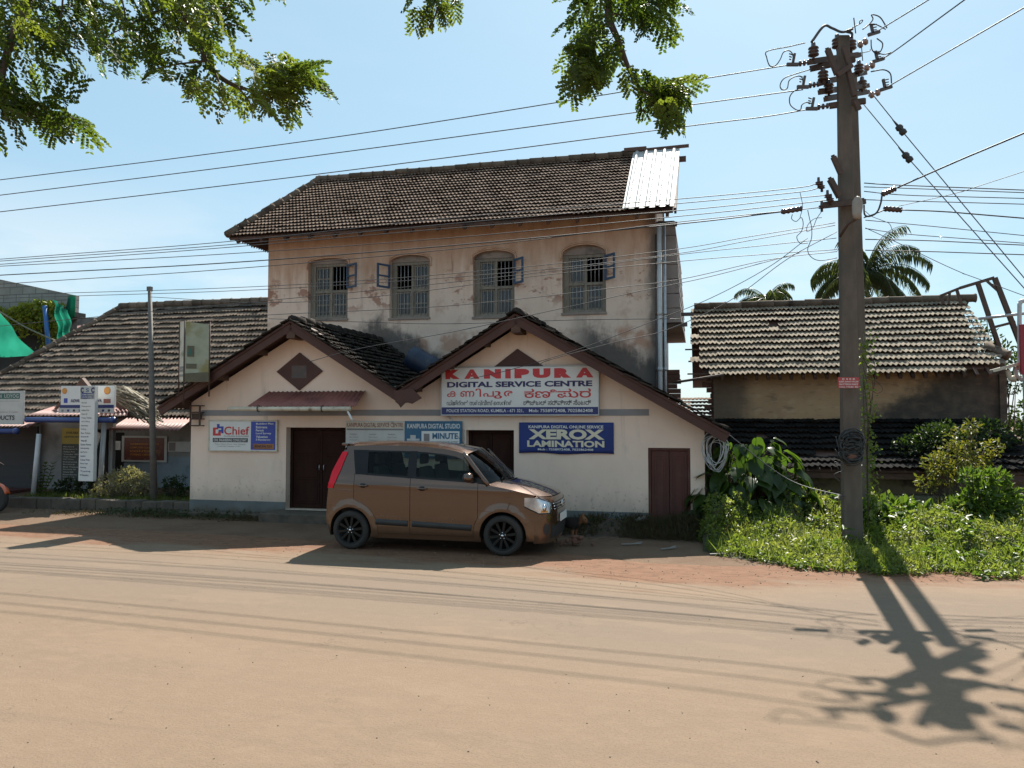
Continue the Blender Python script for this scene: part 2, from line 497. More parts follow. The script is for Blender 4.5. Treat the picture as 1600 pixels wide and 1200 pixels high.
def road_material():
    m, nt, n, l, out = _new("dusty_asphalt")
    b = NB(nt)
    a = n.new("ShaderNodeAttribute"); a.attribute_name = "edge"      # metres inside the carriageway
    e = a.outputs["Fac"]
    big = b.noise(.35, 5, (1, 2.2, 1))
    fine = b.noise(62, 3, rough=.6)
    mid = b.noise(5.5, 8, (1, 1.5, 1), .75)
    asph = b.mix(b.remap(big, .30, .70), (.365, .266, .178), (.335, .247, .168))
    asph = b.mix(b.math('MULTIPLY', b.remap(mid, .42, .68), .6), asph, (.40, .30, .205))
    trk = b.noise(1.6, 6, (.10, 2.6, 1), .6, off=(3, 1, 0))
    asph = b.mix(b.math('MULTIPLY', b.remap(trk, .5, .72), .22), asph, (.24, .185, .14))
    # worn greyer band along the far lane
    lane = b.math('MULTIPLY', b.remap(e, .4, 1.3), b.remap(e, 4.2, 2.2))
    asph = b.mix(b.math('MULTIPLY', lane, .5), asph, (.285, .235, .185))
    asph = b.mix(b.math('MULTIPLY', b.remap(fine, .52, .60), .45), asph, (.25, .185, .13))
    asph = b.mix(b.math('MULTIPLY', b.remap(b.noise(210, 2, off=(5, 2, 1)), .62, .75), .5), asph, (.52, .43, .34))
    vor = n.new('ShaderNodeTexVoronoi'); vor.feature = 'DISTANCE_TO_EDGE'; vor.inputs['Scale'].default_value = .55
    wv = n.new('ShaderNodeVectorMath'); wv.operation = 'ADD'; nz = n.new('ShaderNodeTexNoise'); nz.inputs['Scale'].default_value = 2.5; nz.inputs['Detail'].default_value = 6
    l.new(b.obj, nz.inputs['Vector']); l.new(b.obj, wv.inputs[0]); l.new(nz.outputs['Color'], wv.inputs[1]); l.new(wv.outputs[0], vor.inputs['Vector'])
    crk = b.math('MULTIPLY', b.remap(vor.outputs['Distance'], .006, .001), b.remap(b.noise(.5, 4, off=(8, 3, 0)), .52, .62))
    asph = b.mix(b.math('MULTIPLY', crk, .45), asph, (.17, .125, .09))
    patchy = b.remap(b.noise(.8, 7, (.7, 1.6, 1), .7, off=(1, 9, 4)), .54, .60)
    asph = b.mix(b.math('MULTIPLY', patchy, .28), asph, (.42, .31, .21))
    soil = b.mix(b.remap(b.noise(2.2, 7, (1, 2.5, 1)), .3, .7), (.37, .205, .12), (.30, .155, .088))
    soil = b.mix(b.math('MULTIPLY', b.remap(b.noise(9, 7, (.6, 1.6, 1), .7, off=(2, 2, 2)), .50, .62), .85), soil, (.18, .098, .056))
    soil = b.mix(b.remap(fine, .52, .65), soil, (.22, .125, .08))
    ed = b.math('ADD', e, b.remap(b.noise(1.1, 7, (.55, 1.6, 1), .62), .2, .8, -.75, .75, False))
    col = b.mix(b.remap(ed, -.35, .45), soil, asph)
    hs = n.new('ShaderNodeHueSaturation'); hs.inputs['Value'].default_value = .57; l.new(col, hs.inputs['Color']); col = b.mix(1.0, hs.outputs[0], (1.0, .945, .935), 'MULTIPLY')
    h = b.math('ADD', b.math('MULTIPLY', fine, .6), b.math('MULTIPLY', mid, .8))
    l.new(b.principled(col, .92, 0, b.bump(h, .55, .012), Specular_IOR_Level=.2), out.inputs["Surface"])
    return m

def soil_material():
    m, nt, n, l, out = _new("red_brown_soil")
    b = NB(nt)
    fine = b.noise(80, 4, rough=.7)
    col = b.mix(b.remap(b.noise(.9, 7), .32, .68), (.29, .185, .12), (.225, .14, .09))
    col = b.mix(b.remap(b.noise(4, 6), .5, .72), col, (.28, .19, .13))
    col = b.mix(b.remap(fine, .5, .75), col, (.12, .08, .055))
    hs = n.new('ShaderNodeHueSaturation'); hs.inputs['Value'].default_value = .62; l.new(col, hs.inputs['Color']); col = hs.outputs[0]
    h = b.math('ADD', b.math('MULTIPLY', fine, .6), b.noise(6, 6))
    l.new(b.principled(col, .95, 0, b.bump(h, .7, .03), Specular_IOR_Level=.15), out.inputs["Surface"])
    return m
M['road'] = road_material()
M['soil'] = soil_material()

# ------------------------------------------------------------------ ground, road
mb = MB()
mb.add([(-500, -500, 0), (500, -500, 0), (500, 500, 0), (-500, 500, 0)], [(0, 1, 2, 3)])
tag(mb.build("ground", M['soil'], loc=(0, 0, -.012)), kind="structure")

edge_px = [(-900, 800), (-200, 828), (0, 838), (120, 844), (250, 852), (500, 866), (870, 890), (1000, 908), (1150, 914), (1350, 905), (1600, 908), (1900, 925), (2600, 950)]
edge_st = sorted(st(gp(x, y)) for x, y in edge_px)
es, et = np.array([p[0] for p in edge_st]), np.array([p[1] for p in edge_st])
mb = MB()
ss = np.concatenate([np.arange(-60, -16, 2.0), np.arange(-16, 14, .25), np.arange(14, 61, 2.0)])
tt = np.concatenate([np.arange(1.2, -7, -.2), np.arange(-7, -24, -1.0)])
edge_vals = []
P = []
for s in ss:
    row = []
    for t in tt:
        row.append(Vector((s, np.interp(s, es, et) + t, 0)))
        edge_vals.append(-t)
    P.append(row)
mb.grid(P, flip=True)
road = mb.build("road", M['road'], loc=W(0, 0, 0), rotz=-A)
road.location.z = 0.0
at = road.data.attributes.new("edge", 'FLOAT', 'POINT')
at.data.foreach_set("value", np.array(edge_vals, dtype=np.float32))
tag(road, kind="structure")

# ------------------------------------------------------------------ clay tile roofs
def tiles(mb, Oo, Uv, Vv, width, length, cols, rows, keep=None, lift=.066, amp=.005, scal=.030, jit=1.0, gap=0.0, waves=2):
    """overlapping clay tiles; Oo is the eave corner, Uv along the eave, Vv up the slope"""
    Oo, Uv, Vv = Vector(Oo), Vector(Uv).normalized(), Vector(Vv).normalized()
    Nn = Uv.cross(Vv).normalized()
    cw, rl = width / cols, length / rows
    K = 4 * waves + 1
    for r_ in range(rows):
        for c in range(cols):
            a0, b0 = c * cw, r_ * rl
            if keep is not None and not keep(a0 + cw / 2, b0 + rl / 2): continue
            if gap and random.random() < gap: continue
            db = random.gauss(0, .008) * jit
            tilt = random.gauss(0, .004) * jit
            lf = lift + random.gauss(0, .0035) * jit
            if random.random() < .03 * jit: db -= random.uniform(.02, .06); lf += .012
            v = []
            for (bb, zz, sc_) in ((b0 + rl * 1.12 + db, .004, 0), (b0 + db, lf, 1), (b0 + db, lf - .014, 1)):
                for k in range(K):
                    x = k / (K - 1)
                    cw_ = math.cos(2 * math.pi * waves * x)
                    v.append(Oo + Uv * (a0 + x * cw * .995) + Vv * (bb + (x - .5) * tilt * 4 + sc_ * scal * cw_) + Nn * (zz + amp * cw_))
            f = []
            for k in range(K - 1):
                f.append((k, K + k, K + k + 1, k + 1))
                f.append((K + k, 2 * K + k, 2 * K + k + 1, K + k + 1))
            mb.add(v, f)

def ridge_run(mb, p0, p1, r=.11, step=.36):
    p0, p1 = Vector(p0), Vector(p1)
    n = max(2, int((p1 - p0).length / step))
    for i in range(n):
        a, b = p0.lerp(p1, i / n), p0.lerp(p1, (i + 1.06) / n)
        j = Vector((random.gauss(0, .008), random.gauss(0, .008), random.gauss(0, .008)))
        mb.tube([a + j, a.lerp(b, .85) + j, b + j], [r * 1.0, r * .94, r * 1.12], 8)

def slab(mb, q, th=.03, drop=.035):
    """underside boarding below a tile field; q = four corners"""
    q = [Vector(p) for p in q]
    n = (q[1] - q[0]).cross(q[3] - q[0]).normalized()
    a = [p - n * drop for p in q]; b = [p - n * (drop + th) for p in q]
    mb.add(a + b, [(0, 1, 2, 3), (7, 6, 5, 4), (0, 4, 5, 1), (1, 5, 6, 2), (2, 6, 7, 3), (3, 7, 4, 0)])

def wall_strips(mb, cuts, top, holes, t0, t1, zb=0.0):
    """upright wall between planes t0 and t1; top(s) gives its height; holes = (s0, s1, z0, ztop)"""
    cuts = sorted(set(round(c, 4) for c in cuts))
    for a, b in zip(cuts, cuts[1:]):
        if b - a < 1e-3: continue
        e = min(1e-3, (b - a) / 4)
        ta, tb = top(a + e), top(b - e)
        zl = [(zb, zb)]
        cuth = sorted((h for h in holes if h[0] - 1e-3 <= (a + b) / 2 <= h[1] + 1e-3), key=lambda h: h[2])
        lo = (zb, zb)
        for h in cuth:
            ht = h[3] if callable(h[3]) else (lambda s, v=h[3]: v)
            if h[2] > lo[0] + 1e-3:
                mb.prism([(a, lo[0]), (b, lo[1]), (b, h[2]), (a, h[2])], t0, t1)
            lo = (ht(a), ht(b))
        mb.prism([(a, lo[0]), (b, lo[1]), (b, tb), (a, ta)], t0, t1)

def corrugated(mb, Oo, Uv, Vv, width, length, pitch=.075, amp=.012):
    Oo, Uv, Vv = Vector(Oo), Vector(Uv).normalized(), Vector(Vv).normalized()
    Nn = Uv.cross(Vv).normalized()
    n = int(width / pitch * 4)
    P = []
    for i in range(n + 1):
        x = i / n * width
        z = amp * math.cos(2 * math.pi * x / pitch)
        P.append([Oo + Uv * x + Vv * y + Nn * z for y in (0, length * .5, length)])
    mb.grid(P)
# ------------------------------------------------------------------ the old two-storey building
TM = 3.9
sL, _ = wf(419, 430, TM); sR, _ = wf(1024, 430, TM)
Z_EAVE = 6.75
def main_wall_material():
    m, nt, n, l, out = _new("stained_old_plaster")
    b = NB(nt)
    x, y, z = b.xyz()
    base = b.mix(b.remap(b.noise(1.1, 6), .3, .7), (.76, .58, .465), (.67, .51, .405))
    base = b.mix(b.math('MULTIPLY', b.remap(b.noise(2.6, 8, rough=.65, off=(2, 0, 5)), .5, .72), .6), base, (.46, .285, .205))
    base = b.mix(b.math('MULTIPLY', b.remap(b.noise(6, 7, off=(9, 1, 2)), .52, .7), .5), base, (.70, .58, .49))
    # brown wash below the eaves, running down in streaks
    streak = b.noise(5.5, 5, (1, 1, .10), .6)
    edge = b.math('ADD', z, b.math('MULTIPLY', b.math('SUBTRACT', streak, .5), 2.4))
    wash = b.remap(edge, 5.0, 6.1)
    base = b.mix(b.math('MULTIPLY', wash, .82), base, b.mix(b.remap(b.noise(4, 5, (1, 1, .25)), .35, .65), (.45, .26, .165), (.55, .36, .25)))
    base = b.mix(b.math('MULTIPLY', b.remap(b.noise(7, 6, (1, 1, .07), off=(4, 4, 0)), .6, .72), b.remap(z, 4.0, 6.4, 0, .75)), base, (.15, .09, .065))
    # peeled reddish patches
    pz = b.math('MULTIPLY', b.remap(b.noise(1.7, 7, (1, 1, 1.4), .68, off=(7, 3, 4)), .54, .60), b.math('MULTIPLY', b.remap(z, 4.6, 5.0), b.remap(z, 6.0, 5.4)))
    base = b.mix(b.math('MULTIPLY', pz, .75), base, (.28, .12, .075))
    low = b.math('MULTIPLY', b.remap(b.noise(2.2, 6, off=(1, 8, 3)), .45, .62), b.math('MULTIPLY', b.remap(z, 4.25, 4.05), b.remap(z, 3.4, 3.8)))
    base = b.mix(b.math('MULTIPLY', low, .7), base, (.42, .20, .12))
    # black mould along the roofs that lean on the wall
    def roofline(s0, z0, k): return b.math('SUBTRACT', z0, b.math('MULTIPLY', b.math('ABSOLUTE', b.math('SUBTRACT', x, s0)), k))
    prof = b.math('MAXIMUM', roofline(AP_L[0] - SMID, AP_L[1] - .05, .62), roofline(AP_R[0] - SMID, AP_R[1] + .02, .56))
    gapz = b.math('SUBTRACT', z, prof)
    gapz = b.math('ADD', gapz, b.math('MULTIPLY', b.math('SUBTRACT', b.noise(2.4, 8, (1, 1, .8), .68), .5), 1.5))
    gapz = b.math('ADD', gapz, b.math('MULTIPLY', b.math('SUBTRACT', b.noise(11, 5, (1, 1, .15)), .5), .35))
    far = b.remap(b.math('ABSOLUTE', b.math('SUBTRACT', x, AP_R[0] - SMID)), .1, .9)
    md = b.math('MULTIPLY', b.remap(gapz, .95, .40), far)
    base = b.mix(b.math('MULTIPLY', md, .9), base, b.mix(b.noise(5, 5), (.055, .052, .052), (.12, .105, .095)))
    # dark band by the downpipe
    rb = b.math('ADD', x, b.math('MULTIPLY', b.math('SUBTRACT', b.noise(3, 6, (1, 1, .4)), .5), .5))
    base = b.mix(b.math('MULTIPLY', b.remap(rb, sR - SMID - .28, sR - SMID - .05), .75), base, (.09, .08, .075))
    nm = b.bump(b.math('ADD', b.noise(14, 6), b.math('MULTIPLY', b.noise(60, 4), .4)), .35, .02)
    l.new(b.principled(base, .92, 0, nm, Specular_IOR_Level=.15), out.inputs["Surface"])
    return m
SMID = (sL + sR) / 2
AP_L = wf(455, 503, -.5); AP_R = wf(806, 492, -.5)
M['main_wall'] = main_wall_material()
M['side_clad'] = pm("grey_brown_cladding", (.30, .245, .22), (.25, .205, .185), 2, .7, c3=(.16, .13, .115), s3=1.5, stretch=(1, 4, .3), t3=(.5, .7))

main = WThing("old_building", "old two-storey pink plastered building with tiled roof and shuttered windows behind the white shop", "building", SMID, TM)
win_px = [(482, 543, 403, 498, 411), (609, 671, 398, 496, 408), (739, 804, 391, 494, 402), (878, 947, 382, 488, 396)]
wins = []
for (x0, x1, yt, yb, ys) in win_px:
    a, zt = wf(x0, yt, TM); c, zb = wf(x1, yb, TM); _, zs = wf((x0 + x1) / 2, ys, TM)
    zt = wf((x0 + x1) / 2, yt, TM)[1]; zb = wf((x0 + x1) / 2, yb, TM)[1]
    wins.append((a, c, zb, zs, zt))
DEPTH = 7.0
holes, cuts = [], [sL, sR]
for (a, c, zb, zs, zt) in wins:
    def arch(s, a=a, c=c, zs=zs, zt=zt):
        q = (s - (a + c) / 2) / ((c - a) / 2)
        return zs + (zt - zs) * math.sqrt(max(0, 1 - min(1, q * q)))
    holes.append((a, c, zb, arch))
    cuts += [a + (c - a) * (0.5 - 0.5 * math.cos(math.pi * k / 12)) for k in range(13)]
mb = MB()
wall_strips(mb, cuts, lambda s: Z_EAVE + .35, holes, TM, TM + .3)
mb.boxb(sL, sL + .3, TM + .3, TM + DEPTH, 0, Z_EAVE + .35)
mb.boxb(sR - .3, sR, TM + .3, TM + DEPTH, 0, Z_EAVE + .35)
mb.boxb(sL + .3, sR - .3, TM + DEPTH - .3, TM + DEPTH, 0, Z_EAVE + .35)
main.part(mb, "wall", M['main_wall'])
mb = MB(); mb.boxb(sL + .3, sR - .3, TM + 1.6, TM + 1.65, 0, Z_EAVE + .3)
mb.boxb(sL + .3, sR - .3, TM + .3, TM + 1.6, 3.3, 3.4)
main.part(mb, "partition", M['dark'])

for i, (a, c, zb, zs, zt) in enumerate(wins):
    w, h = c - a, zs - zb
    y = TM + .14
    mb = MB()
    fw = .075
    # timber frame, lintel panel above, mullion and transom
    mb.boxb(a + .002, a + fw * 1.9, y, y + .09, zb, zs); mb.boxb(c - fw * 1.2, c - .002, y, y + .09, zb, zs)
    mb.boxb(a + fw * 1.9, c - fw * 1.2, y + .002, y + .088, zb, zb + fw); mb.boxb(a + fw * 1.9, c - fw * 1.2, y + .002, y + .088, zs - fw, zs)
    x0, x1, z0, z1 = a + fw * 1.9, c - fw * 1.2, zb + fw, zs - fw
    xm, zm = (x0 + x1) / 2, z0 + (z1 - z0) * .50
    mb.boxb(xm - .03, xm + .03, y + .004, y + .08, z0, z1)
    mb.boxb(x0, xm - .03, y + .006, y + .08, zm - .035, zm + .035); mb.boxb(xm + .03, x1, y + .006, y + .08, zm - .035, zm + .035)
    win = main.part(mb, "window", M['grey_wood'], bevel=.006)
    # closed tympanum above the frame
    mb = MB()
    K = 14
    poly = [(a, zs)] + [(c, zs)] + [(c - (c - a) * (0.5 - 0.5 * math.cos(math.pi * k / K)), 0) for k in range(1, K)]
    poly = [(p[0], p[1] if j < 2 else holes[i][3](p[0])) for j, p in enumerate(poly)]
    mb.prism(poly, y - .02, y + .1)
    main.part(mb, "arch_panel", M['lintel'] if 'lintel' in M else M.setdefault('lintel', pm("grey_stained_plaster", (.30, .235, .195), (.235, .185, .155), 4, .9, c3=(.13, .11, .10), s3=2)), win)
    mb = MB()
    for (p0, p1, q0, q1) in ((x0, xm - .03, z0, zm - .035), (xm + .03, x1, z0, zm - .035), (x0, xm - .03, zm + .035, z1), (xm + .03, x1, zm + .035, z1)):
        for k in range(1, 4):
            xx = p0 + (p1 - p0) * k / 4
            mb.tube([(xx, y + .03, q0), (xx, y + .03, q1)], .0085, 6)
    main.part(mb, "grille", M['bar'], win)
    def leaf(x0, x1, z0, z1, hinge, angle, mt, rows=2):
        """one shutter leaf: a timber frame with glass, turned about its hinge"""
        mb = MB()
        mb.slot = 0
        b = .05
        ww = x1 - x0
        def bx(u0, u1, w0, w1, d0=-.018, d1=.018): mb.boxb(u0, u1, d0, d1, w0, w1)
        bx(0, b, 0, z1 - z0); bx(ww - b, ww, 0, z1 - z0)
        bx(b, ww - b, 0, b, -.016, .016); bx(b, ww - b, z1 - z0 - b, z1 - z0, -.016, .016)
        for r_ in range(1, rows): bx(b, ww - b, (z1 - z0) * r_ / rows - .02, (z1 - z0) * r_ / rows + .02, -.015, .015)
        if angle == 0:
            mb.slot = 1; bx(b, ww - b, b, z1 - z0 - b, -.003, .003)
        if hinge == 'L': Mx = Matrix.Translation((x0, TM - .02, z0)) @ Matrix.Rotation(angle, 4, 'Z')
        else: Mx = Matrix.Translation((x1, TM - .02, z0)) @ Matrix.Rotation(angle, 4, 'Z') @ Matrix.Translation((-ww, 0, 0))
        mb.v = [tuple(Mx @ Vector(p)) for p in mb.v]
        main.part(mb, "shutter", [mt, M['pane']], win)
    d = .01
    # three closed leaves behind the bars, one swung open
    def closed(p0, p1, q0, q1):
        nonlocal_y = y
        mb = MB()
        b = .045; yy0, yy1 = y + .045, y + .075
        mb.boxb(p0, p0 + b, yy0, yy1, q0, q1); mb.boxb(p1 - b, p1, yy0, yy1, q0, q1)
        mb.boxb(p0 + b, p1 - b, yy0 + .001, yy1, q0, q0 + b); mb.boxb(p0 + b, p1 - b, yy0 + .001, yy1, q1 - b, q1)
        mb.boxb(p0 + b, p1 - b, yy0 + .002, yy1, (q0 + q1) / 2 - .02, (q0 + q1) / 2 + .02)
        mb.slot = 1; mb.boxb(p0 + b, p1 - b, yy0 + .012, yy0 + .016, q0 + b, q1 - b)
        main.part(mb, "shutter", [M['grey_wood'], M['pane']], win)
    closed(x0, xm - .03, z0, zm - .035); closed(xm + .03, x1, z0, zm - .035)
    if i == 1:
        closed(xm + .03, x1, zm + .035, z1)
        leaf(a + .02, a + .02 + xm - .03 - x0, zm + .035, z1, 'L', R(-122), M['blue_wood'])
    else:
        closed(x0, xm - .03, zm + .035, z1)
        leaf(c - .02 - (x1 - xm - .03), c - .02, zm + .035, z1, 'R', R((150, 0, 140, 133)[i]), M['blue_wood'])
    # raised plaster hood and sill
    mb = MB()
    pts = [(a - .03 + (c - a + .06) * (0.5 - 0.5 * math.cos(math.pi * k / 16)), 0) for k in range(17)]
    path = []
    for sx, _ in pts:
        q = (sx - (a + c) / 2) / ((c - a + .06) / 2)
        path.append((sx, TM - .012, zs + .03 + (zt - zs + .02) * math.sqrt(max(0, 1 - q * q))))
    mb.tube([(a - .03, TM - .012, zs - .15)] + path + [(c + .03, TM - .012, zs - .15)], .022, 6)
    main.part(mb, "moulding", M['main_wall'], win)
    mb = MB(); mb.boxb(a - .02, c + .02, TM - .035, TM + .13, zb - .06, zb - .002)
    main.part(mb, "sill", M['lintel'], win, bevel=.008)

# roof: front slope with a hip at the left, gable end at the right
OV, RUN, RISE = .72, 3.35, 2.42
te = TM - OV
eL, zeL = wf(357, 366, te); eR, zeR = wf(977, 327, te)
ZE = 6.72
eL = wf(357, 366, te)[0]; eR2 = wf(1053, 330, te)[0]
q = .80
slope = Vector((0, RUN, RISE)); LS = slope.length
mb = MB()
width = eR2 - eL
rows, cols = 19, 54
eSheet = wf(973, 325, te)[0]; eSheetTop = wf(990, 243, te + RUN)[0]
def keep_main(a, bb):
    f = bb / LS
    if a < q * f: return False
    lim = eSheet + (eSheetTop - eSheet) * f
    return eL + a < lim + .1
tiles(mb, (eL, te, ZE), (1, 0, 0), slope, width, LS, cols, rows, keep_main, jit=.8, lift=.056, scal=.028)
roof = main.part(mb, "roof", M['tile'])
# hip end and rear slope
mb = MB()
hipdir = Vector((q, 0, RISE)); hl = hipdir.length
depth2 = 2 * RUN
tiles(mb, (eL, te + depth2, ZE), (0, -1, 0), hipdir, depth2, hl, 30, 13, lambda a, bb: abs(a - depth2 / 2) < (1 - bb / hl) * depth2 / 2 + .1)
main.part(mb, "tiled_hip", M['tile'], roof)
mb = MB()
slab(mb, [(eL, te, ZE), (eR2, te, ZE), (eR2, te + RUN, ZE + RISE), (eL + q, te + RUN, ZE + RISE)])
slab(mb, [(sR, te + depth2, ZE), (eL, te + depth2, ZE), (eL + q, te + RUN, ZE + RISE), (sR + .05, te + RUN, ZE + RISE)])
slab(mb, [(eL, te + depth2, ZE), (eL, te, ZE), (eL + q, te + RUN, ZE + RISE), (eL + q + .01, te + RUN + .01, ZE + RISE)])
for k in range(17):
    s = eL + .25 + k * (width - .4) / 16
    mb.beam((s, te + .02, ZE - .13), (s, te + OV + .4, ZE - .13 + (OV + .38) * RISE / RUN), .07, .11)
mb.boxb(eL + .02, eR2 - .02, te + .03, te + .055, ZE - .085, ZE - .03)
main.part(mb, "roof_underside", M['wood_dark'], roof)
mb = MB()
ridge_run(mb, (eL + q - .1, te + RUN, ZE + RISE + .05), (eSheetTop + .05, te + RUN, ZE + RISE + .05))
ridge_run(mb, (eL - .03, te - .03, ZE + .05), (eL + q, te + RUN, ZE + RISE + .05), r=.10)
main.part(mb, "ridge", M['ridge'], roof)
# white profiled sheet over the right end of the roof
mb = MB()
nrm = Vector((0, -RISE, RUN)).normalized()
b0, b1 = Vector((eSheet, te - .06, ZE - .04)) + nrm * .09, Vector((eR2 + .0, te - .06, ZE - .04)) + nrm * .09
t0_, t1_ = Vector((eSheetTop, te + RUN, ZE + RISE)) + nrm * .1, Vector((eR2 + .06, te + RUN, ZE + RISE)) + nrm * .1
P = []
ribs = 5
for k in range(ribs * 6 + 1):
    u = k / (ribs * 6); ph = k % 6
    z = .035 if ph in (2,) else 0.0
    z = (0, 0, .035, .035, 0, 0)[ph]
    P.append([b0.lerp(b1, u).lerp(t0_.lerp(t1_, u), v) + nrm * z for v in (0, .5, 1)])
mb.grid(P); 
for i in range(len(mb.sm)): mb.sm[i] = False
main.part(mb, "metal_sheet", M['white_sheet'], roof, solid=.004)
mb = MB()
mb.beam((eSheetTop - .3, te + RUN, ZE + RISE + .12), (eR2 + .3, te + RUN, ZE + RISE + .15), .08, .07)
mb.boxb(eSheetTop - .25, eSheetTop + .35, te + RUN - .1, te + RUN + .1, ZE + RISE + .10, ZE + RISE + .2)
pz = wf(1072, 250, te + RUN)
mb.beam((eR2 - .3, te + RUN - .1, pz[1]), (pz[0], te + RUN - .1, pz[1]), .1, .13)
# verge board of the gable end
mb.beam((eR2 + .03, te, ZE - .05), (eR2 + .03, te + RUN, ZE + RISE - .05), .05, .14)
main.part(mb, "verge", M['wood_dark'], roof)
# gable triangle on the right wall
mb = MB()
mb.add([(sR, TM + .3, Z_EAVE + .35), (sR, te + RUN, ZE + RISE - .1), (sR, te + depth2 - .7, Z_EAVE + .35),
        (sR - .2, TM + .3, Z_EAVE + .35), (sR - .2, te + RUN, ZE + RISE - .1), (sR - .2, te + depth2 - .7, Z_EAVE + .35)],
       [(0, 1, 2), (5, 4, 3), (0, 3, 4, 1), (1, 4, 5, 2), (2, 5, 3, 0)])
main.part(mb, "gable", M['main_wall'])
# weathered cladding hung outside the right wall, leaning out at its foot
zbot = wf(1063, 523, TM + 3.2)[1]
mb = MB()
ct_, cb_ = wf(1055, 335, TM + .35)[0] - sR, wf(1065, 523, TM + .35)[0] - sR
for k in range(7):
    za, zb_ = zbot + (ZE - zbot) * k / 7, zbot + (ZE - zbot) * (k + 1) / 7
    oa, ob = cb_ + (ct_ - cb_) * k / 7, cb_ + (ct_ - cb_) * (k + 1) / 7 - .012
    yy = TM + .33 + .006 * (k % 2)
    mb.add([(sR + .0, yy, za), (sR + oa, yy, za), (sR + ob, yy, zb_ - .02), (sR + .0, yy, zb_ - .02), (sR + .0, TM + 5.6, za), (sR + oa, TM + 5.6, za), (sR + ob, TM + 5.6, zb_ - .02), (sR + .0, TM + 5.6, zb_ - .02)],
           [(0, 1, 2, 3), (1, 5, 6, 2), (7, 6, 5, 4), (3, 2, 6, 7), (0, 4, 5, 1)])
mb.boxb(sR + .0, sR + ct_ - .03, TM + .36, TM + 5.5, zbot + .05, ZE)
main.part(mb, "cladding", M['side_clad'])
mb = MB()
for yy in (500, 508):
    z = wf(1075, yy, TM + 1)[1]
mb.beam((sR, TM + .8, wf(1075, 491, TM + .8)[1]), (wf(1084, 491, TM + .8)[0], TM + .8, wf(1075, 491, TM + .8)[1]), .08, .08)
mb.beam((sR, TM + .5, wf(1073, 507, TM + .5)[1]), (wf(1074, 507, TM + .5)[0], TM + .5, wf(1073, 507, TM + .5)[1]), .09, .09)
mb.beam((sR + .05, TM + .34, wf(1050, 342, TM)[1]), (sR + .5, TM + .34, wf(1050, 345, TM)[1]), .09, .1)
main.part(mb, "bracket", M['steel_dark'])
# downpipes at the right corner
for dx, r_, mt, ztop in ((.10, .055, 'pvc', 6.55), (.22, .032, 'metal_grey', 6.5), (.02, .022, 'steel_dark', 6.3)):
    mb = MB()
    mb.tube([(sR + dx, TM - .10, ztop), (sR + dx, TM - .10, .1)], r_, 10)
    for zc in (5.6, 4.4, 3.1): mb.tube([(sR + dx, TM - .10, zc), (sR + dx, TM - .10, zc + .09)], r_ * 1.18, 10)
    main.part(mb, "downpipe", M[mt])
# broken brick stub of an old wall beside it
mb = MB()
bx0, bz0 = wf(1037, 609, TM + 1.5); bx1, bz1 = wf(1061, 580, TM + 1.5)
k = 0
z = 0.0
while z < bz1:
    hgt = .12
    e = random.uniform(-.07, .05)
    mb.boxb(sR + .02, max(sR + .05, bx1 + e), TM + 1.5, TM + 1.75, z, z + hgt - .012)
    z += hgt
M['laterite'] = pm("laterite_brick", (.16, .075, .05), (.12, .06, .042), 6, .9, c3=(.07, .04, .03), s3=3, bump=.4)
wsingle(mb, "broken_wall", M['laterite'], "stub of broken red laterite wall beside the downpipe of the old building", "wall", sR + .15, TM + 1.6)
# ------------------------------------------------------------------ the white shop with two gables
def shop_wall_material():
    m, nt, n, l, out = _new("cream_white_paint")
    b = NB(nt)
    x, y, z = b.xyz()
    c = b.mix(b.remap(b.noise(1.3, 6), .3, .7), (.83, .64, .515), (.77, .59, .47))
    c = b.mix(b.math('MULTIPLY', b.remap(b.noise(5, 7, (1, 1, .3)), .55, .75), .35), c, (.50, .44, .37))
    g = b.math('ADD', z, b.math('MULTIPLY', b.math('SUBTRACT', b.noise(4, 6, (1, 1, .5)), .5), .5))
    c = b.mix(b.math('MULTIPLY', b.remap(g, .75, .25), .6), c, (.40, .32, .25))
    spl = b.math('MULTIPLY', b.remap(b.noise(13, 6, off=(6, 1, 1)), .58, .66), b.remap(z, 1.0, .45, 0, .55))
    c = b.mix(spl, c, (.34, .24, .17))
    drip = b.math('MULTIPLY', b.remap(b.noise(4.5, 5, (1, 1, .06), off=(3, 0, 2)), .60, .72), b.remap(z, 1.5, 2.3, .10, .5))
    c = b.mix(drip, c, (.33, .26, .20))
    c = b.mix(b.math('MULTIPLY', b.remap(b.noise(2.2, 7, off=(5, 5, 1)), .56, .66), .22), c, (.80, .72, .62))
    l.new(b.principled(c, .85, 0, b.bump(b.noise(35, 5), .12, .01), Specular_IOR_Level=.2), out.inputs["Surface"])
    return m
def dado_material():
    m, nt, n, l, out = _new("blue_grey_dado_paint")
    b = NB(nt)
    x, y, z = b.xyz()
    c = b.mix(b.remap(b.noise(2, 6), .3, .7), (.16, .17, .168), (.125, .135, .135))
    g = b.math('ADD', z, b.math('MULTIPLY', b.math('SUBTRACT', b.noise(5, 7, (1, 1, .7)), .5), .35))
    c = b.mix(b.math('MULTIPLY', b.remap(g, .22, .04), .8), c, (.11, .085, .06))
    l.new(b.principled(c, .85, 0, b.bump(b.noise(30, 5), .2, .01), Specular_IOR_Level=.2), out.inputs["Surface"])
    return m
M['shop_wall'] = shop_wall_material(); M['dado'] = dado_material()
qL = wf(298, 700, 0)[0]; qR = wf(1101, 700, 0)[0]
SM2 = (qL + qR) / 2
shop = WThing("shop", "single storey white shop with twin gables, grey band and brown doors", "shop", SM2, 0)
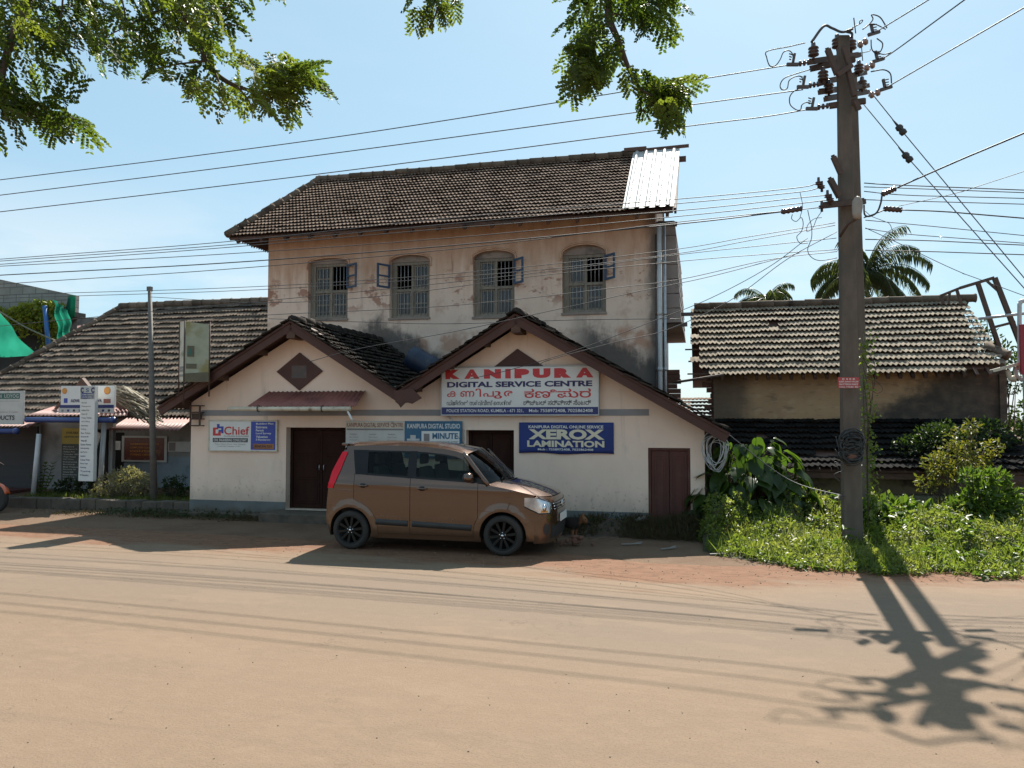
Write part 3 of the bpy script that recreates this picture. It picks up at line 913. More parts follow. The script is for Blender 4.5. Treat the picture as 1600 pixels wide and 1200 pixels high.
# roof edge lines on the bargeboard plane
TB = -.48
apL, apR = wf(455, 502, TB), wf(806, 491, TB)
enL, va, enR = wf(249, 636, TB), wf(622, 612, TB), wf(1137, 676, TB)
def prof(s):
    pts = [enL, apL, va, apR, enR]
    if s <= pts[0][0]: return pts[0][1]
    for (a, za), (b_, zb) in zip(pts, pts[1:]):
        if s <= b_: return za + (zb - za) * (s - a) / (b_ - a)
    return pts[-1][1]
def wtop(s): return prof(s) - .13
dA = (wf(447, 700, 0)[0], wf(548, 700, 0)[0], .16, wf(500, 668, 0)[1])
dB = (wf(728, 700, 0)[0], wf(803, 700, 0)[0], .16, wf(765, 672, 0)[1])
dC = (wf(1013, 760, 0)[0], wf(1079, 760, 0)[0], .06, wf(1046, 700, 0)[1])
# the diamond and triangle vents
vlx0, vlz = wf(433, 582, 0); vlx1 = wf(505, 582, 0)[0]
vzt, vzb = wf(468, 551, 0)[1], wf(468, 610, 0)[1]
mb = MB()
cuts = [qL, qR, apL[0], va[0], apR[0]] + [d for h in (dA, dB, dC) for d in h[:2]]
wall_strips(mb, cuts, wtop, [dA, dB, dC], 0, .28)
mb.boxb(qL, qL + .28, .28, TM - .01, 0, wtop(qL) - .1); mb.boxb(qR - .28, qR, .28, TM - .01, 0, wtop(qR) - .1)
mb.boxb(qL + .28, qR - .28, .9, .95, 0, 2.0)
shop.part(mb, "wall", M['shop_wall'])
mb = MB()
bz0, bz1 = wf(700, 649.5, 0)[1], wf(700, 640, 0)[1]
mb.boxb(wf(315, 645, 0)[0], wf(1014, 645, 0)[0], -.012, .01, bz0, bz1)
shop.part(mb, "painted_band", M['grey_band'])
DZ = wf(700, 792, 0)[1]
for a, c, y0_, y1_ in ((qL - .004, dA[0], -.008, .02), (dA[1], dB[0], -.008, .02), (dB[1], dC[0], -.008, .02), (dC[1], qR + .004, -.008, .02), (qL - .008, qL, .02, 3, ), (qR, qR + .008, .02, 3)):
    mb = MB(); mb.boxb(a, c, y0_, y1_, -.05, DZ)
    shop.part(mb, "dado", M['dado'])
# doors
def door(d, t, leaves, mt, handle=True, panels=3, frame=.06):
    a, c, z0, z1 = d
    fr = MB()
    fr.boxb(a, a + frame, t - .03, t + .08, z0, z1); fr.boxb(c - frame, c, t - .03, t + .08, z0, z1)
    fr.boxb(a + frame, c - frame, t - .028, t + .078, z1 - frame, z1)
    f = shop.part(fr, "door_frame", mt, bevel=.006)
    w = (c - a - 2 * frame) / leaves
    for k in range(leaves):
        x0 = a + frame + k * w; x1 = x0 + w
        lf = MB()
        lf.boxb(x0 + .004, x1 - .004, t, t + .04, z0 + .01, z1 - frame - .005)
        for p in range(panels):
            p0 = z0 + .1 + (z1 - z0 - .2) * p / panels; p1 = z0 + .04 + (z1 - z0 - .2) * (p + 1) / panels
            lf.boxb(x0 + .06, x1 - .06, t - .012, t, p0, p1)
            lf.boxb(x0 + .1, x1 - .1, t - .022, t - .012, p0 + .05, p1 - .05)
        dl = shop.part(lf, "door", mt, bevel=.006)
        if handle:
            hx = x1 - .05 if k == 0 else x0 + .05
            h = MB(); hz = z0 + .78
            h.tube([(hx, t - .012, hz), (hx, t - .05, hz + .02), (hx, t - .05, hz + .11), (hx, t - .012, hz + .13)], .008, 8)
            shop.part(h, "handle", M['metal_grey'], dl)
door(dA, .20, 2, M['door'])
door(dB, .20, 2, M['door'], panels=2)
door(dC, .05, 2, M['door_light'], False, 1, .05)
mb = MB(); mb.boxb(dA[0] - .15, dA[1] + .25, -.75, 0, -.05, .15); mb.boxb(qL - .05, dA[0] - .15, -.35, -.01, -.05, .07)
mb.boxb(dA[1] + .25, qR + .1, -.45, -.01, -.05, .055)
shop.part(mb, "plinth", M['concrete'], bevel=.012)
# vents
mb = MB()
cx, cz = (vlx0 + vlx1) / 2, (vzt + vzb) / 2
dd = [(cx, vzb), (vlx1, cz), (cx, vzt), (vlx0, cz)]
mb.prism(dd, -.03, .02)
mb.slot = 1
mb.boxb(cx - .17, cx + .17, -.036, -.02, cz - .14, cz + .12)
shop.part(mb, "diamond_vent", [M['board'], M['steel_dark']])
mb = MB()
mb.prism([wf(769, 576, 0), wf(851, 573, 0), wf(809, 545, 0)], -.03, .02)
shop.part(mb, "triangle_vent", M['board'])
# roofs: four tiled slopes back to the old building
TE = TM - .01
def gable(ap, l, r, name):
    Lb = TE - TB
    root = None
    for (e, sgn) in ((l, -1), (r, 1)):
        up = Vector((ap[0] - e[0], 0, ap[1] - e[1])); ln = up.length
        mb = MB()
        if sgn > 0: tiles(mb, (e[0], TB - .03, e[1] + .03), (0, 1, 0), up, Lb, ln, 20, 14, gap=.004, jit=1.5)
        else: tiles(mb, (e[0], TE, e[1] + .03), (0, -1, 0), up, Lb, ln, 20, 14, gap=.004, jit=1.5)
        o = shop.part(mb, "roof" if root is None else "roof_slope", M['tile_dark'], root)
        root = root or o
    mb = MB()
    ridge_run(mb, (ap[0], TB + .02, ap[1] + .04), (ap[0], TE - .05, ap[1] + .04), .10)
    shop.part(mb, "ridge", M['tile_dark'], root)
    mb = MB()
    slab(mb, [(l[0], TE, l[1] + .03), (l[0], TB, l[1] + .03), (ap[0], TB, ap[1] + .03), (ap[0], TE, ap[1] + .03)], .03, .03)
    slab(mb, [(r[0], TB, r[1] + .03), (r[0], TE, r[1] + .03), (ap[0], TE, ap[1] + .03), (ap[0], TB, ap[1] + .03)], .03, .03)
    # purlin ends under the overhang
    for e in (l, r):
        for k in (.12, .42, .72):
            p = Vector((e[0], 0, e[1])).lerp(Vector((ap[0], 0, ap[1])), k)
            mb.boxb(p.x - .04, p.x + .04, TB + .03, .01, p.z - .16, p.z - .045)
    mb.boxb(ap[0] - .09, ap[0] + .09, TB - .015, .01, ap[1] - .34, ap[1] - .1)
    shop.part(mb, "roof_timber", M['wood_dark'], root)
    for e in (l, r):
        mb = MB()
        a, b_ = Vector((e[0], TB, e[1] - .09)), Vector((ap[0], TB, ap[1] - .09))
        mb.beam(a, b_, .045, .19)
        # narrow moulding along the top of the board
        mb.beam(a + Vector((0, -.03, .08)), b_ + Vector((0, -.03, .08)), .03, .045)
        shop.part(mb, "bargeboard", M['board'], root, bevel=.005)
        # ragged verge tiles seen edge-on
        mb = MB()
        nseg = 15
        for k in range(nseg):
            p = Vector((e[0], TB - .03, e[1] + .05)).lerp(Vector((ap[0], TB - .03, ap[1] + .05)), (k + .02) / nseg)
            q2 = Vector((e[0], TB - .03, e[1] + .05)).lerp(Vector((ap[0], TB - .03, ap[1] + .05)), (k + 1.06) / nseg)
            j = random.gauss(0, .012)
            mb.beam(p + Vector((0, random.gauss(0, .015), .022 + j)), q2 + Vector((0, random.gauss(0, .015), -.012 + j)), .16, .028)
        shop.part(mb, "verge_tiles", M['ridge'] if random.random() < .0 else M['tile_dark'], root)
gable(apL, enL, va, "left")
gable(apR, va, enR, "right")
# torn flashing hanging from the valley
mb = MB()
f0 = [wf(617, 611, TB - .05), wf(645, 607, TB - .05), wf(660, 622, TB - .05), wf(645, 631, TB - .05), wf(638, 629, TB - .05), wf(634, 630, TB - .05), wf(627, 637, TB - .05), wf(624, 632, TB - .05), wf(619, 628, TB - .05)]
mb.prism(f0[::-1], TB - .09, TB - .075)
shop.part(mb, "torn_flashing", M['board'])
mb = MB()
mb.add([(va[0] - .12, TB - .03, va[1] + .10), (va[0] + .12, TB - .03, va[1] + .10), (va[0] + .12, TE, va[1] + .10), (va[0] - .12, TE, va[1] + .10)], [(0, 1, 2, 3)])
shop.part(mb, "valley_gutter", M['metal_grey'], solid=.01)
# small red corrugated canopy over the left door with its cream gutter pipe
c0, c1 = wf(387, 635, -.62), wf(556, 633, -.62)
d0, d1 = wf(420, 612, -.05), wf(570, 612, -.05)
mb = MB()
zf, zb2 = c0[1], d0[1]
Pc = []
nn = 84
for k in range(nn + 1):
    u = k / nn
    z = .012 * math.cos(2 * math.pi * u * 21)
    Pc.append([Vector((c0[0] + (c1[0] - c0[0]) * u, -.62, zf + z)), Vector((d0[0] + (d1[0] - d0[0]) * u, -.02, zb2 + z))])
mb.grid(Pc)
can = shop.part(mb, "canopy", M['red_sheet'], solid=.006)
mb = MB()
g0, g1 = wf(356, 639, -.68), wf(547, 638, -.68)
mb.tube([(g0[0], -.66, g0[1]), (g1[0], -.66, g1[1] - .01)], .045, 10)
shop.part(mb, "gutter_pipe", M['pvc_cream'], can)
mb = MB()
for px in (404, 504):
    x, z = wf(px, 638, -.66)
    mb.tube([(x, -.66 + .06 * math.cos(k), z - .005 + .06 * math.sin(k)) for k in np.linspace(0, 2 * math.pi, 11)], .012, 6)
    mb.tube([(x, -.60, z), (x, -.02, z + .1)], .012, 6)
shop.part(mb, "pipe_bracket", M['steel_dark'], can)
mb = MB()
x, z = wf(543, 642, -.66)
mb.tube([(x, -.66, z), (x + .09, -.66, z - .16), (x + .1, -.66, z - .2)], [.02, .025, .008], 6)
shop.part(mb, "plastic_bag_end", M['white'], can)
# meter box shelf on the left corner
bx0, bz1_ = wf(300, 634, -.1); bx1, bz0_ = wf(314, 665, -.1)
mb = MB()
for xx in (bx0, bx1): mb.boxb(xx - .014, xx + .014, -.16, -.13, bz0_, bz1_)
for k in range(4):
    zz = bz0_ + (bz1_ - bz0_) * k / 3
    mb.boxb(bx0 + .014, bx1 - .014, -.158, -.132, zz - .014, zz + .014)
    for xx in (bx0, bx1): mb.boxb(xx - .012, xx + .012, -.13, 0.02, zz - .01, zz + .01)
mb.boxb(bx0 + .015, bx1 - .015, -.12, -.05, bz0_ + .15, bz0_ + .26)
shop.part(mb, "steel_bracket", M['rust'])
mb = MB()
mb.tube([(wf(700, 651, -.02)[0], -.02, wf(700, 651, -.02)[1]), (wf(725, 651, -.02)[0], -.02, wf(725, 672, -.02)[1]), (wf(725, 740, -.02)[0], -.02, .8)], .008, 5)
shop.part(mb, "conduit", M['pvc'])

# blue drum lying in the valley on the right-hand roof
ax0 = Vector((*wf(640, 556, .9)[:1], .9, wf(640, 556, .9)[1])); ax1 = Vector((wf(690, 583, .9)[0], .9, wf(690, 583, .9)[1]))
M['blue_drum'] = pm("dusty_blue_plastic", (.010, .022, .05), (.008, .017, .04), 3, .55, c3=(.03, .036, .05), s3=4, t3=(.55, .7))
dvec = (ax1 - ax0); dl = dvec.length; Mq = Matrix.Translation(ax0) @ dvec.to_track_quat('Z', 'Y').to_matrix().to_4x4()
mb = MB()
mb.lathe([(.02, 0), (.20, 0), (.235, .02), (.24, .1), (.25, .16), (.255, .19), (.25, .22), (.24, .28), (.24, dl * .62), (.255, dl * .66), (.24, dl * .7), (.235, dl - .02), (.2, dl), (.02, dl)], 24, Mq)
wsingle(mb, "plastic_drum", M['blue_drum'], "dark blue plastic drum lying on the tiles in the valley between the gables", "drum", ax0.x, .9, ax0.z - .2)

# ------------------------------------------------------------------ boards on the shop front
def board(name, label, cat, px0, py0, px1, py1, t, thick, mats, bevel=.004):
    """flat sign facing the street; returns the WThing and its rectangle"""
    xm, ym = (px0 + px1) / 2, (py0 + py1) / 2
    a = wf(px0, ym, t)[0]; c = wf(px1, ym, t)[0]; z1 = wf(xm, py0, t)[1]; z0 = wf(xm, py1, t)[1]
    g = WThing(name, label, cat, (a + c) / 2, t, z0)
    mb = MB(); mb.boxb(a, c, t, t + thick, z0, z1)
    g.part(mb, "panel", mats, bevel=bevel)
    g.rect = (a, c, z0, z1); g.t = t
    def fx(u): return a - g.off[0] + (c - a) * u
    def fz(v): return (z1 - z0) * v
    def text(body, u0, u1, v0, v1, mt, bold=0.0, name="lettering", **k):
        return lettering(g.root, body, fx(u0), fx(u1), fz(v0), fz(v1), -.0045, mt, bold, name, **k)
    def patch(u0, u1, v0, v1, mt, name="panel_strip", d=.002):
        m2 = MB(); m2.boxb(a + (c - a) * u0, a + (c - a) * u1, t - d, t + .004, z0 + (z1 - z0) * v0, z0 + (z1 - z0) * v1)
        return g.part(m2, name, mt)
    g.text, g.patch = text, patch
    return g

TS = -.12
k = board("shop_sign", "long white shop sign with big red lettering and navy bottom strip on the right gable", "sign", 690, 573.5, 935, 648.5, TS, .06, M['white'])
k.patch(0.002, .998, .012, .165, M['navy'])
for ch, u0, u1 in (("K", 145, 277), ("A", 315, 450), ("N", 490, 640), ("I", 677, 724), ("P", 757, 885), ("U", 915, 1065), ("R", 1097, 1240), ("A", 1280, 1425)):
    k.text(ch, (u0 - 110) / 1355, (u1 - 110) / 1355, .765, .965, M['red_ink'], .105)
k.text("DIGITAL SERVICE CENTRE", .037, .963, .585, .705, M['navy_ink'], .042)
for ch, u0, u1, v0, v1 in (("ക", .037, .112, .385, .51), ("ണ", .125, .218, .385, .51), ("ി", .225, .262, .385, .56), ("പ", .275, .345, .385, .50), ("ു", .345, .398, .345, .50), ("ര", .41, .47, .385, .51)):
    k.text(ch, u0, u1, v0, v1, M['red_ink'], .012)
k.text("ಕಣಿಪುರ", .54, .955, .355, .545, M['red_ink'], .012)
k.text("ഡിജിറ്റൽ സർവ്വീസ് െസന്റർ", .035, .46, .205, .315, M['black_ink'], .008)
k.text("ಡಿಜಿಟಲ್ ಸರ್ವೀಸ್ ಸೆಂಟರ್", .535, .955, .205, .315, M['black_ink'], .008)
k.text("POLICE STATION ROAD, KUMBLA - 671 321,", .035, .535, .05, .125, M['white_ink'], .01)
k.text("Mob: 7558972408, 7025862408", .57, .965, .05, .125, M['white_ink'], .01)
mb = MB()
a, c, z0, z1 = k.rect
for (x0, x1, y0, y1) in ((a - .01, c + .01, z0 - .012, z0), (a - .01, c + .01, z1, z1 + .012), (a - .012, a, z0, z1), (c, c + .012, z0, z1)):
    mb.boxb(x0, x1, TS - .008, TS + .062, y0, y1)
k.part(mb, "frame", M['metal_grey'])

# cloth banner: slightly rippled
a, z1 = wf(811, 660, -.035); c, z0 = wf(959, 709.5, -.035)
bn = WThing("banner", "dark blue cloth banner with big cream lettering left of the right brown door", "banner", (a + c) / 2, -.035, z0)
P = []
for i in range(49):
    u = i / 48
    P.append([Vector((a + (c - a) * u, -.03 - .012 * math.sin(u * 17) * (1 - v) ** 2, z0 + (z1 - z0) * v + .012 * math.sin(u * 3.1416 * 3) * (1 - v))) for v in np.linspace(0, 1, 9)])
mb = MB(); mb.grid(P)
bn.part(mb, "cloth", M['blue_cloth'], solid=.003)
def bt(body, u0, u1, v0, v1, bold, mt):
    return lettering(bn.root, body, a - bn.off[0] + (c - a) * u0, a - bn.off[0] + (c - a) * u1, (z1 - z0) * v0, (z1 - z0) * v1, -.014, mt, bold)
bt("KANIPURA DIGITAL ONLINE SERVICE", .105, .895, .81, .905, .02, M['white_ink'])
bt("XEROX", .105, .905, .45, .78, .05, M['cream_ink'])
bt("LAMINATION", .09, .905, .205, .415, .04, M['cream_ink'])
bt("Mob : 7558972408, 7025862408", .205, .79, .085, .165, .015, M['white_ink'])

# white and blue consultant sign
k = board("consultant_sign", "small white and blue consultant sign left of the first brown door", "sign", 327, 658, 432, 704, -.04, .03, M['white'])
k.patch(.625, .985, .03, .985, M['royal'])
k.patch(.655, .965, .06, .235, M['orange'])
k.text("Chief", .225, .60, .535, .815, M['red_ink'], .015)
k.text("PLANNERS & BUILDERS", .225, .595, .465, .505, M['grey_ink'], .005)
k.patch(.055, .58, .28, .42, M['black_ink'])
k.text("CIVIL ENGINEERING CONSULTANT", .07, .565, .305, .395, M['white_ink'], .012)
k.text("Police Station Road, Near Hospital,", .09, .55, .19, .235, M['grey_ink'], .005)
k.text("Kumbla Town, Kasaragod - 671321", .13, .47, .115, .16, M['grey_ink'], .005)
for i, w in enumerate(("Building Plan", "Estimate", "Permit", "Land Survey", "Valuation", "3-Rendering")):
    k.text(w, .70, .70 + (.255, .165, .115, .225, .175, .215)[i], .865 - i * .108, .945 - i * .108, M['white_ink'], .02)
k.text("85-47 894 7261", .69, .93, .11, .18, M['navy_ink'], .012)
# interlocking red and blue emblem
k.patch(.055, .095, .50, .78, M['red_ink'], "emblem"); k.patch(.095, .175, .50, .575, M['red_ink'], "emblem"); k.patch(.135, .175, .575, .64, M['red_ink'], "emblem"); k.patch(.095, .135, .715, .78, M['red_ink'], "emblem")
k.patch(.115, .155, .75, .90, M['royal'], "emblem"); k.patch(.155, .215, .75, .82, M['royal'], "emblem"); k.patch(.18, .215, .58, .75, M['royal'], "emblem"); k.patch(.14, .18, .64, .70, M['royal'], "emblem")
mb = MB(); a, c, z0, z1 = k.rect
for (x0, x1, y0, y1) in ((a - .02, c + .02, z0 - .02, z0), (a - .02, c + .02, z1, z1 + .02), (a - .02, a, z0, z1), (c, c + .02, z0, z1)):
    mb.boxb(x0, x1, -.05, -.008, y0, y1)
k.part(mb, "frame", M['pvc_cream'])

k = board("price_board", "faded white service list board directly behind the car roof", "sign", 540, 658, 632, 712, -.05, .02, M['paper'])
k.patch(0, 1, .80, .98, M['pvc_cream'])
k.text("KANIPURA DIGITAL SERVICE CENTRE", .02, .975, .825, .955, M['maroon_ink'], .012)
k.patch(.02, .98, .735, .785, M['grey_ink'])
for j, u in enumerate((.07, .40, .72)):
    for i, w in enumerate(("Aadhaar", "Pan Card", "Passport", "Licence", "Tickets", "Banking")):
        k.text(w, u, u + .13 + .03 * ((i * 7 + j * 3) % 3) / 2, .60 - i * .085, .64 - i * .085, M['grey_ink'], .006)
k = board("studio_board", "teal and white photo studio board between the two left doorways", "sign", 632, 658, 722, 716, -.05, .02, M['teal'])
k.text("KANIPURA DIGITAL STUDIO", .05, .965, .80, .93, M['white_ink'], .015)
k.patch(.30, .955, .06, .73, M['white'])
k.text("1", .34, .44, .32, .66, M['grey_ink'], .05)
k.text("MINUTE", .49, .93, .52, .68, M['teal'], .035)
k.text("PASSPORT SIZE", .49, .93, .36, .46, M['grey_ink'], .012)
k.text("PHOTO", .49, .93, .12, .30, M['navy_ink'], .03)
# little silhouette of a camera
mb = MB(); a, c, z0, z1 = k.rect
cxx, czz = a + (c - a) * .155, z0 + (z1 - z0) * .44
mb.boxb(cxx - .13, cxx + .13, -.054, -.048, czz - .12, czz + .06)
mb.boxb(cxx - .06, cxx + .05, -.0542, -.048, czz + .06, czz + .13)
mb.lathe([(.001, -.005), (.085, -.005), (.085, .001), (.001, .001)], 16, Matrix.Translation((cxx, -.055, czz - .03)) @ Matrix.Rotation(R(90), 4, 'X'))
k.part(mb, "camera_picture", M['paper'])
# ------------------------------------------------------------------ kerb wall and raised strip on the left
mb = MB()
segs = 26
cs0, cs1 = -16.0, qL - .02
for k in range(segs):
    a = cs0 + (cs1 - cs0) * k / segs; b_ = cs0 + (cs1 - cs0) * (k + 1) / segs
    j = random.uniform(-.02, .02)
    mb.boxb(a, b_ - .004, .0 + j, .24 + j, -.05, .235 + random.uniform(-.018, .012))
wsingle(mb, "kerb_wall", M['concrete'], "low crumbling concrete kerb wall along the planted strip at left", "kerb", -9, .1, bevel=.02)
mb = MB()
P = [[Vector((s, t, .17 + .03 * math.sin(s * 3 + t * 2))) for t in np.linspace(.22, 6, 16)] for s in np.linspace(-18, qL - .02, 50)]
mb.grid(P)
tag(mb.build("planted_strip", M['soil'], None, (0, 0, 0), loc=W(0, 0, 0), rotz=-A), kind="structure")

# ------------------------------------------------------------------ long tiled house on the left
TH = 3.55                                   # its front wall
hs1 = 0.2                                   # right end hidden behind the shop
te_h = 3.05
zeave = wf(298, 652, te_h)[1]
RH = 5.0
zr = wf(300, 477, te_h + RH)[1]
slope_h = Vector((0, RH, zr - zeave)); LH = slope_h.length
ridL = wf(192, 480, te_h + RH)[0]           # ridge end where the hip starts
# the hip line passes through (0, 588)
best = min(np.linspace(0, 1, 101), key=lambda f: abs(wf(0, 588, te_h + RH * f)[1] - (zeave + (zr - zeave) * f)))
hipS = wf(0, 588, te_h + RH * best)[0]
hip_k = (ridL - hipS) / (1 - best)          # shift of the hip along s for a full slope
hs0 = ridL - hip_k
house = WThing("tiled_house", "long low house with a huge weathered tiled hip roof left of the white shop", "house", (hs0 + hs1) / 2, TH)
mb = MB()
wH = hs1 - hs0
tiles(mb, (hs0, te_h, zeave), (1, 0, 0), slope_h, wH, LH, int(wH / .235), 20, lambda a, b_: a > hip_k * b_ / LH and a < wH - .0, jit=1.5, gap=.002)
M['tile_left'] = pm("grey_brown_clay_tile", (.34, .26, .20), (.44, .345, .27), 9, .95, c3=(.20, .165, .135), s3=1.3, t3=(.46, .72), bump=.15, bs=60, isl=.3, lit=.38, Specular_IOR_Level=.05)
hr = house.part(mb, "roof", M['tile_left'])
mb = MB()
hipv = Vector((hip_k, 0, zr - zeave)); hl = hipv.length
tiles(mb, (hs0, te_h + 2 * RH, zeave), (0, -1, 0), hipv, 2 * RH, hl, 34, 22, lambda a, b_: abs(a - RH) < (1 - b_ / hl) * RH)
house.part(mb, "tiled_hip", M['tile_left'], hr)
mb = MB()
ridge_run(mb, (ridL - .1, te_h + RH, zr + .06), (hs1, te_h + RH, zr + .06), .12)
house.part(mb, "ridge", M['tile_left'], hr)
mb = MB(); ridge_run(mb, (hs0, te_h, zeave + .06), (ridL, te_h + RH, zr + .06), .10)
house.part(mb, "ridge", M['tile_left'], hr)
mb = MB()
slab(mb, [(hs0, te_h, zeave), (hs1, te_h, zeave), (hs1, te_h + RH, zr), (ridL, te_h + RH, zr)])
slab(mb, [(hs1, te_h + 2 * RH, zeave), (hs0, te_h + 2 * RH, zeave), (ridL, te_h + RH, zr), (hs1, te_h + RH, zr)])
slab(mb, [(hs0, te_h + 2 * RH, zeave), (hs0, te_h, zeave), (ridL, te_h + RH, zr), (ridL + .01, te_h + RH + .01, zr)])
mb.boxb(hs0 + .1, hs1, te_h + .02, te_h + .05, zeave - .1, zeave - .04)
house.part(mb, "roof_underside", M['wood_dark'], hr)
def house_wall():
    m, nt, n, l, out = _new("blue_washed_wall")
    b = NB(nt); x, y, z = b.xyz()
    up = b.mix(b.remap(b.noise(1.5, 6), .3, .7), (.30, .285, .27), (.24, .23, .22))
    lo = b.mix(b.remap(b.noise(1.5, 6), .3, .7), (.27, .33, .37), (.22, .27, .31))
    c = b.mix(b.remap(b.math('ADD', z, b.math('MULTIPLY', b.noise(4, 5), .05)), 1.02, 1.0), up, lo)
    c = b.mix(b.math('MULTIPLY', b.remap(b.noise(3, 7), .52, .72), .5), c, (.12, .11, .10))
    l.new(b.principled(c, .9, 0, b.bump(b.noise(20, 5), .2, .02)), out.inputs["Surface"])
    return m
M['house_wall'] = house_wall()
mb = MB()
w0 = wf(128, 720, TH)[0]
mb.boxb(w0, hs1, TH, TH + .25, 0, zeave + .3)
mb.boxb(hs0 + .6, w0, TH + .8, TH + 1.0, 0, zeave + .6)
mb.boxb(hs0 + .6, hs0 + .8, TH + 1.0, TH + 8.3, 0, zeave + .3); mb.boxb(hs0 + .6, hs1, TH + 8.3, TH + 8.5, 0, zeave + .3)
house.part(mb, "wall", M['house_wall'])
# dark doorway beside the booth
a, z1 = wf(170, 690, TH - .01); c, z0 = wf(192, 766, TH - .01)
mb = MB(); mb.boxb(a, c, TH - .02, TH + .01, .15, z1 + .25)
house.part(mb, "doorway", M['dark'])
# red awning on the right
def awning(name, px_front0, px_front1, yf, px_back0, px_back1, yb, tf, tb, mt, label=None):
    f0, f1 = wf(px_front0, yf, tf), wf(px_front1, yf, tf)
    b0, b1 = wf(px_back0, yb, tb), wf(px_back1, yb, tb)
    mb = MB()
    n_ = max(40, int((f1[0] - f0[0]) / .11 * 8)); w = (f1[0] - f0[0]) / .11
    P = []
    for k in range(n_ + 1):
        u = k / n_; z = .020 * math.cos(2 * math.pi * u * round(w))
        P.append([Vector((f0[0] + (f1[0] - f0[0]) * u, tf, f0[1] + (f1[1] - f0[1]) * u + z)), Vector((b0[0] + (b1[0] - b0[0]) * u, tb, b0[1] + (b1[1] - b0[1]) * u + z))])
    mb.grid(P)
    return mb
mb = awning("awning", 169, 281, 672, 200, 303, 653, 2.0, 3.0, None)
aw = house.part(mb, "awning", M['pink_sheet'], solid=.004)
# poster and panels on the wall
def flat(parent_thing, px0, py0, px1, py1, t, mt, name="panel", d=.02, parent=None):
    a, z1 = wf(px0, py0, t); c, z0 = wf(px1, py1, t)
    mb = MB(); mb.boxb(a, c, t, t + d, z0, z1)
    return parent_thing.part(mb, name, mt, parent)
k = board("poster", "framed dark red poster on the wall under the pink awning", "poster", 194, 684, 257, 719, TH - .05, .04, pm("dark_red_poster", (.17, .05, .035), (.12, .04, .03), 4, .4, c3=(.22, .11, .07), s3=4))
k.patch(-.06, 1.06, -.08, 0, M['paper'], "frame", .006); k.patch(-.06, 1.06, 1.0, 1.08, M['paper'], "frame", .006); k.patch(-.06, 0, 0, 1, M['paper'], "frame", .006); k.patch(1, 1.06, 0, 1, M['paper'], "frame", .006)
for i in range(4): k.text(("ADMISSION OPEN", "COMPUTER COURSES", "CONTACT", "TYPING CENTRE")[i], .15, .85 - .1 * (i % 2), .68 - i * .16, .76 - i * .16, M['orange'], .01)
k = board("notice", "small white paper notice beside the dark doorway", "notice", 175, 689, 188, 703, TH - .05, .02, M['white'])
for i in range(5): k.patch(.15, .85, .72 - .13 * i, .75 - .13 * i, M['grey_ink'], "printed_line")
k = board("wall_board", "pale weathered notice board on the wall beside the shop corner", "board", 262, 690, 297, 706, TH - .05, .03, M['paper'])
k.patch(.05, .35, .1, .9, M['grey_ink'])

# ------------------------------------------------------------------ the two shop booths in front of it
def booth(root, f0, f1, yf, gy, tf, tb, mt, b0, b1, yb):
    mb = awning("awning", f0, f1, yf, b0, b1, yb, tf, tb, mt)
    r = root.part(mb, "awning", mt, solid=.004)
    a = wf(f0 - 3, gy, tf - .06); c = wf(f1 - 22, gy + .3, tf - .06)
    mb = MB(); mb.tube([(a[0], tf - .06, a[1]), (c[0], tf - .06, c[1])], .062, 12)
    mb.tube([(c[0] - .02, tf - .06, c[1]), (c[0] + .06, tf - .06, c[1])], .072, 12)
    root.part(mb, "gutter", M['blue_pvc'], r)
    return r
TBOOTH = 1.0
centre = WThing("service_booth", "booth with red sheet awning, blue gutter and grey panel wall left of the bush", "booth", wf(110, 700, TBOOTH)[0], TBOOTH)
booth(centre, 44, 198, 649, 656, TBOOTH - .3, 2.6, M['pink_sheet'], 84, 205, 636)
def post(root, px0, py0, px1, py1, t, r_=.055):
    a = wf(px0, py0, t); b_ = wf(px1, py1, t)
    mb = MB(); mb.tube([(a[0], t, a[1]), (b_[0], t, b_[1])], r_, 10)
    root.part(mb, "post", M['pvc'])
post(centre, 163, 660, 155, 781, TBOOTH - .2)
a, z1 = wf(64, 668, 2.2); c, _ = wf(130, 668, 2.2)
mb = MB(); mb.boxb(a, c + .9, 2.2, 2.3, .1, z1 + .2)
mb.boxb(a, a + .08, 2.3, TH + .8, .1, z1 + .2)
centre.part(mb, "panel_wall", M['lime'])
a, z1 = wf(140, 680, 2.15); c, z0 = wf(166, 770, 2.15)
mb = MB(); mb.boxb(a, c, 2.14, 2.19, .15, z1 + .15); centre.part(mb, "doorway", M['dark'])
a, z0 = wf(145, 706, 1.9); c, z1 = wf(155, 676, 1.9)
mb = MB(); mb.beam((a, 1.9, z0), (c, 1.9, z1), .03, .16); centre.part(mb, "hanging_banner", M['paper'])
left_b = WThing("shop_booth", "dark open booth at the left edge with pink sheet awning and blue gutter", "booth", wf(10, 700, TBOOTH)[0], TBOOTH)
booth(left_b, -120, 46, 667, 673.5, TBOOTH - .5, 2.4, M['pink_sheet'], -90, 72, 657)
post(left_b, 61, 678, 51, 783, TBOOTH - .4)
a, z1 = wf(-130, 680, 2.0); c, _ = wf(58, 680, 2.0)
mb = MB(); mb.boxb(a, c, 2.0, 2.06, .1, z1 + .25); left_b.part(mb, "shutter_wall", pm("dark_grey_shutter", (.045, .042, .045), (.035, .033, .035), 4, .7, bump=.3, bs=20, stretch=(.2, 1, 6)))
mb = MB(); mb.boxb(a, c, .8, 2.0, .12, .22); left_b.part(mb, "step", pm("red_oxide_step", (.13, .04, .032), (.10, .035, .03), 4, .7))

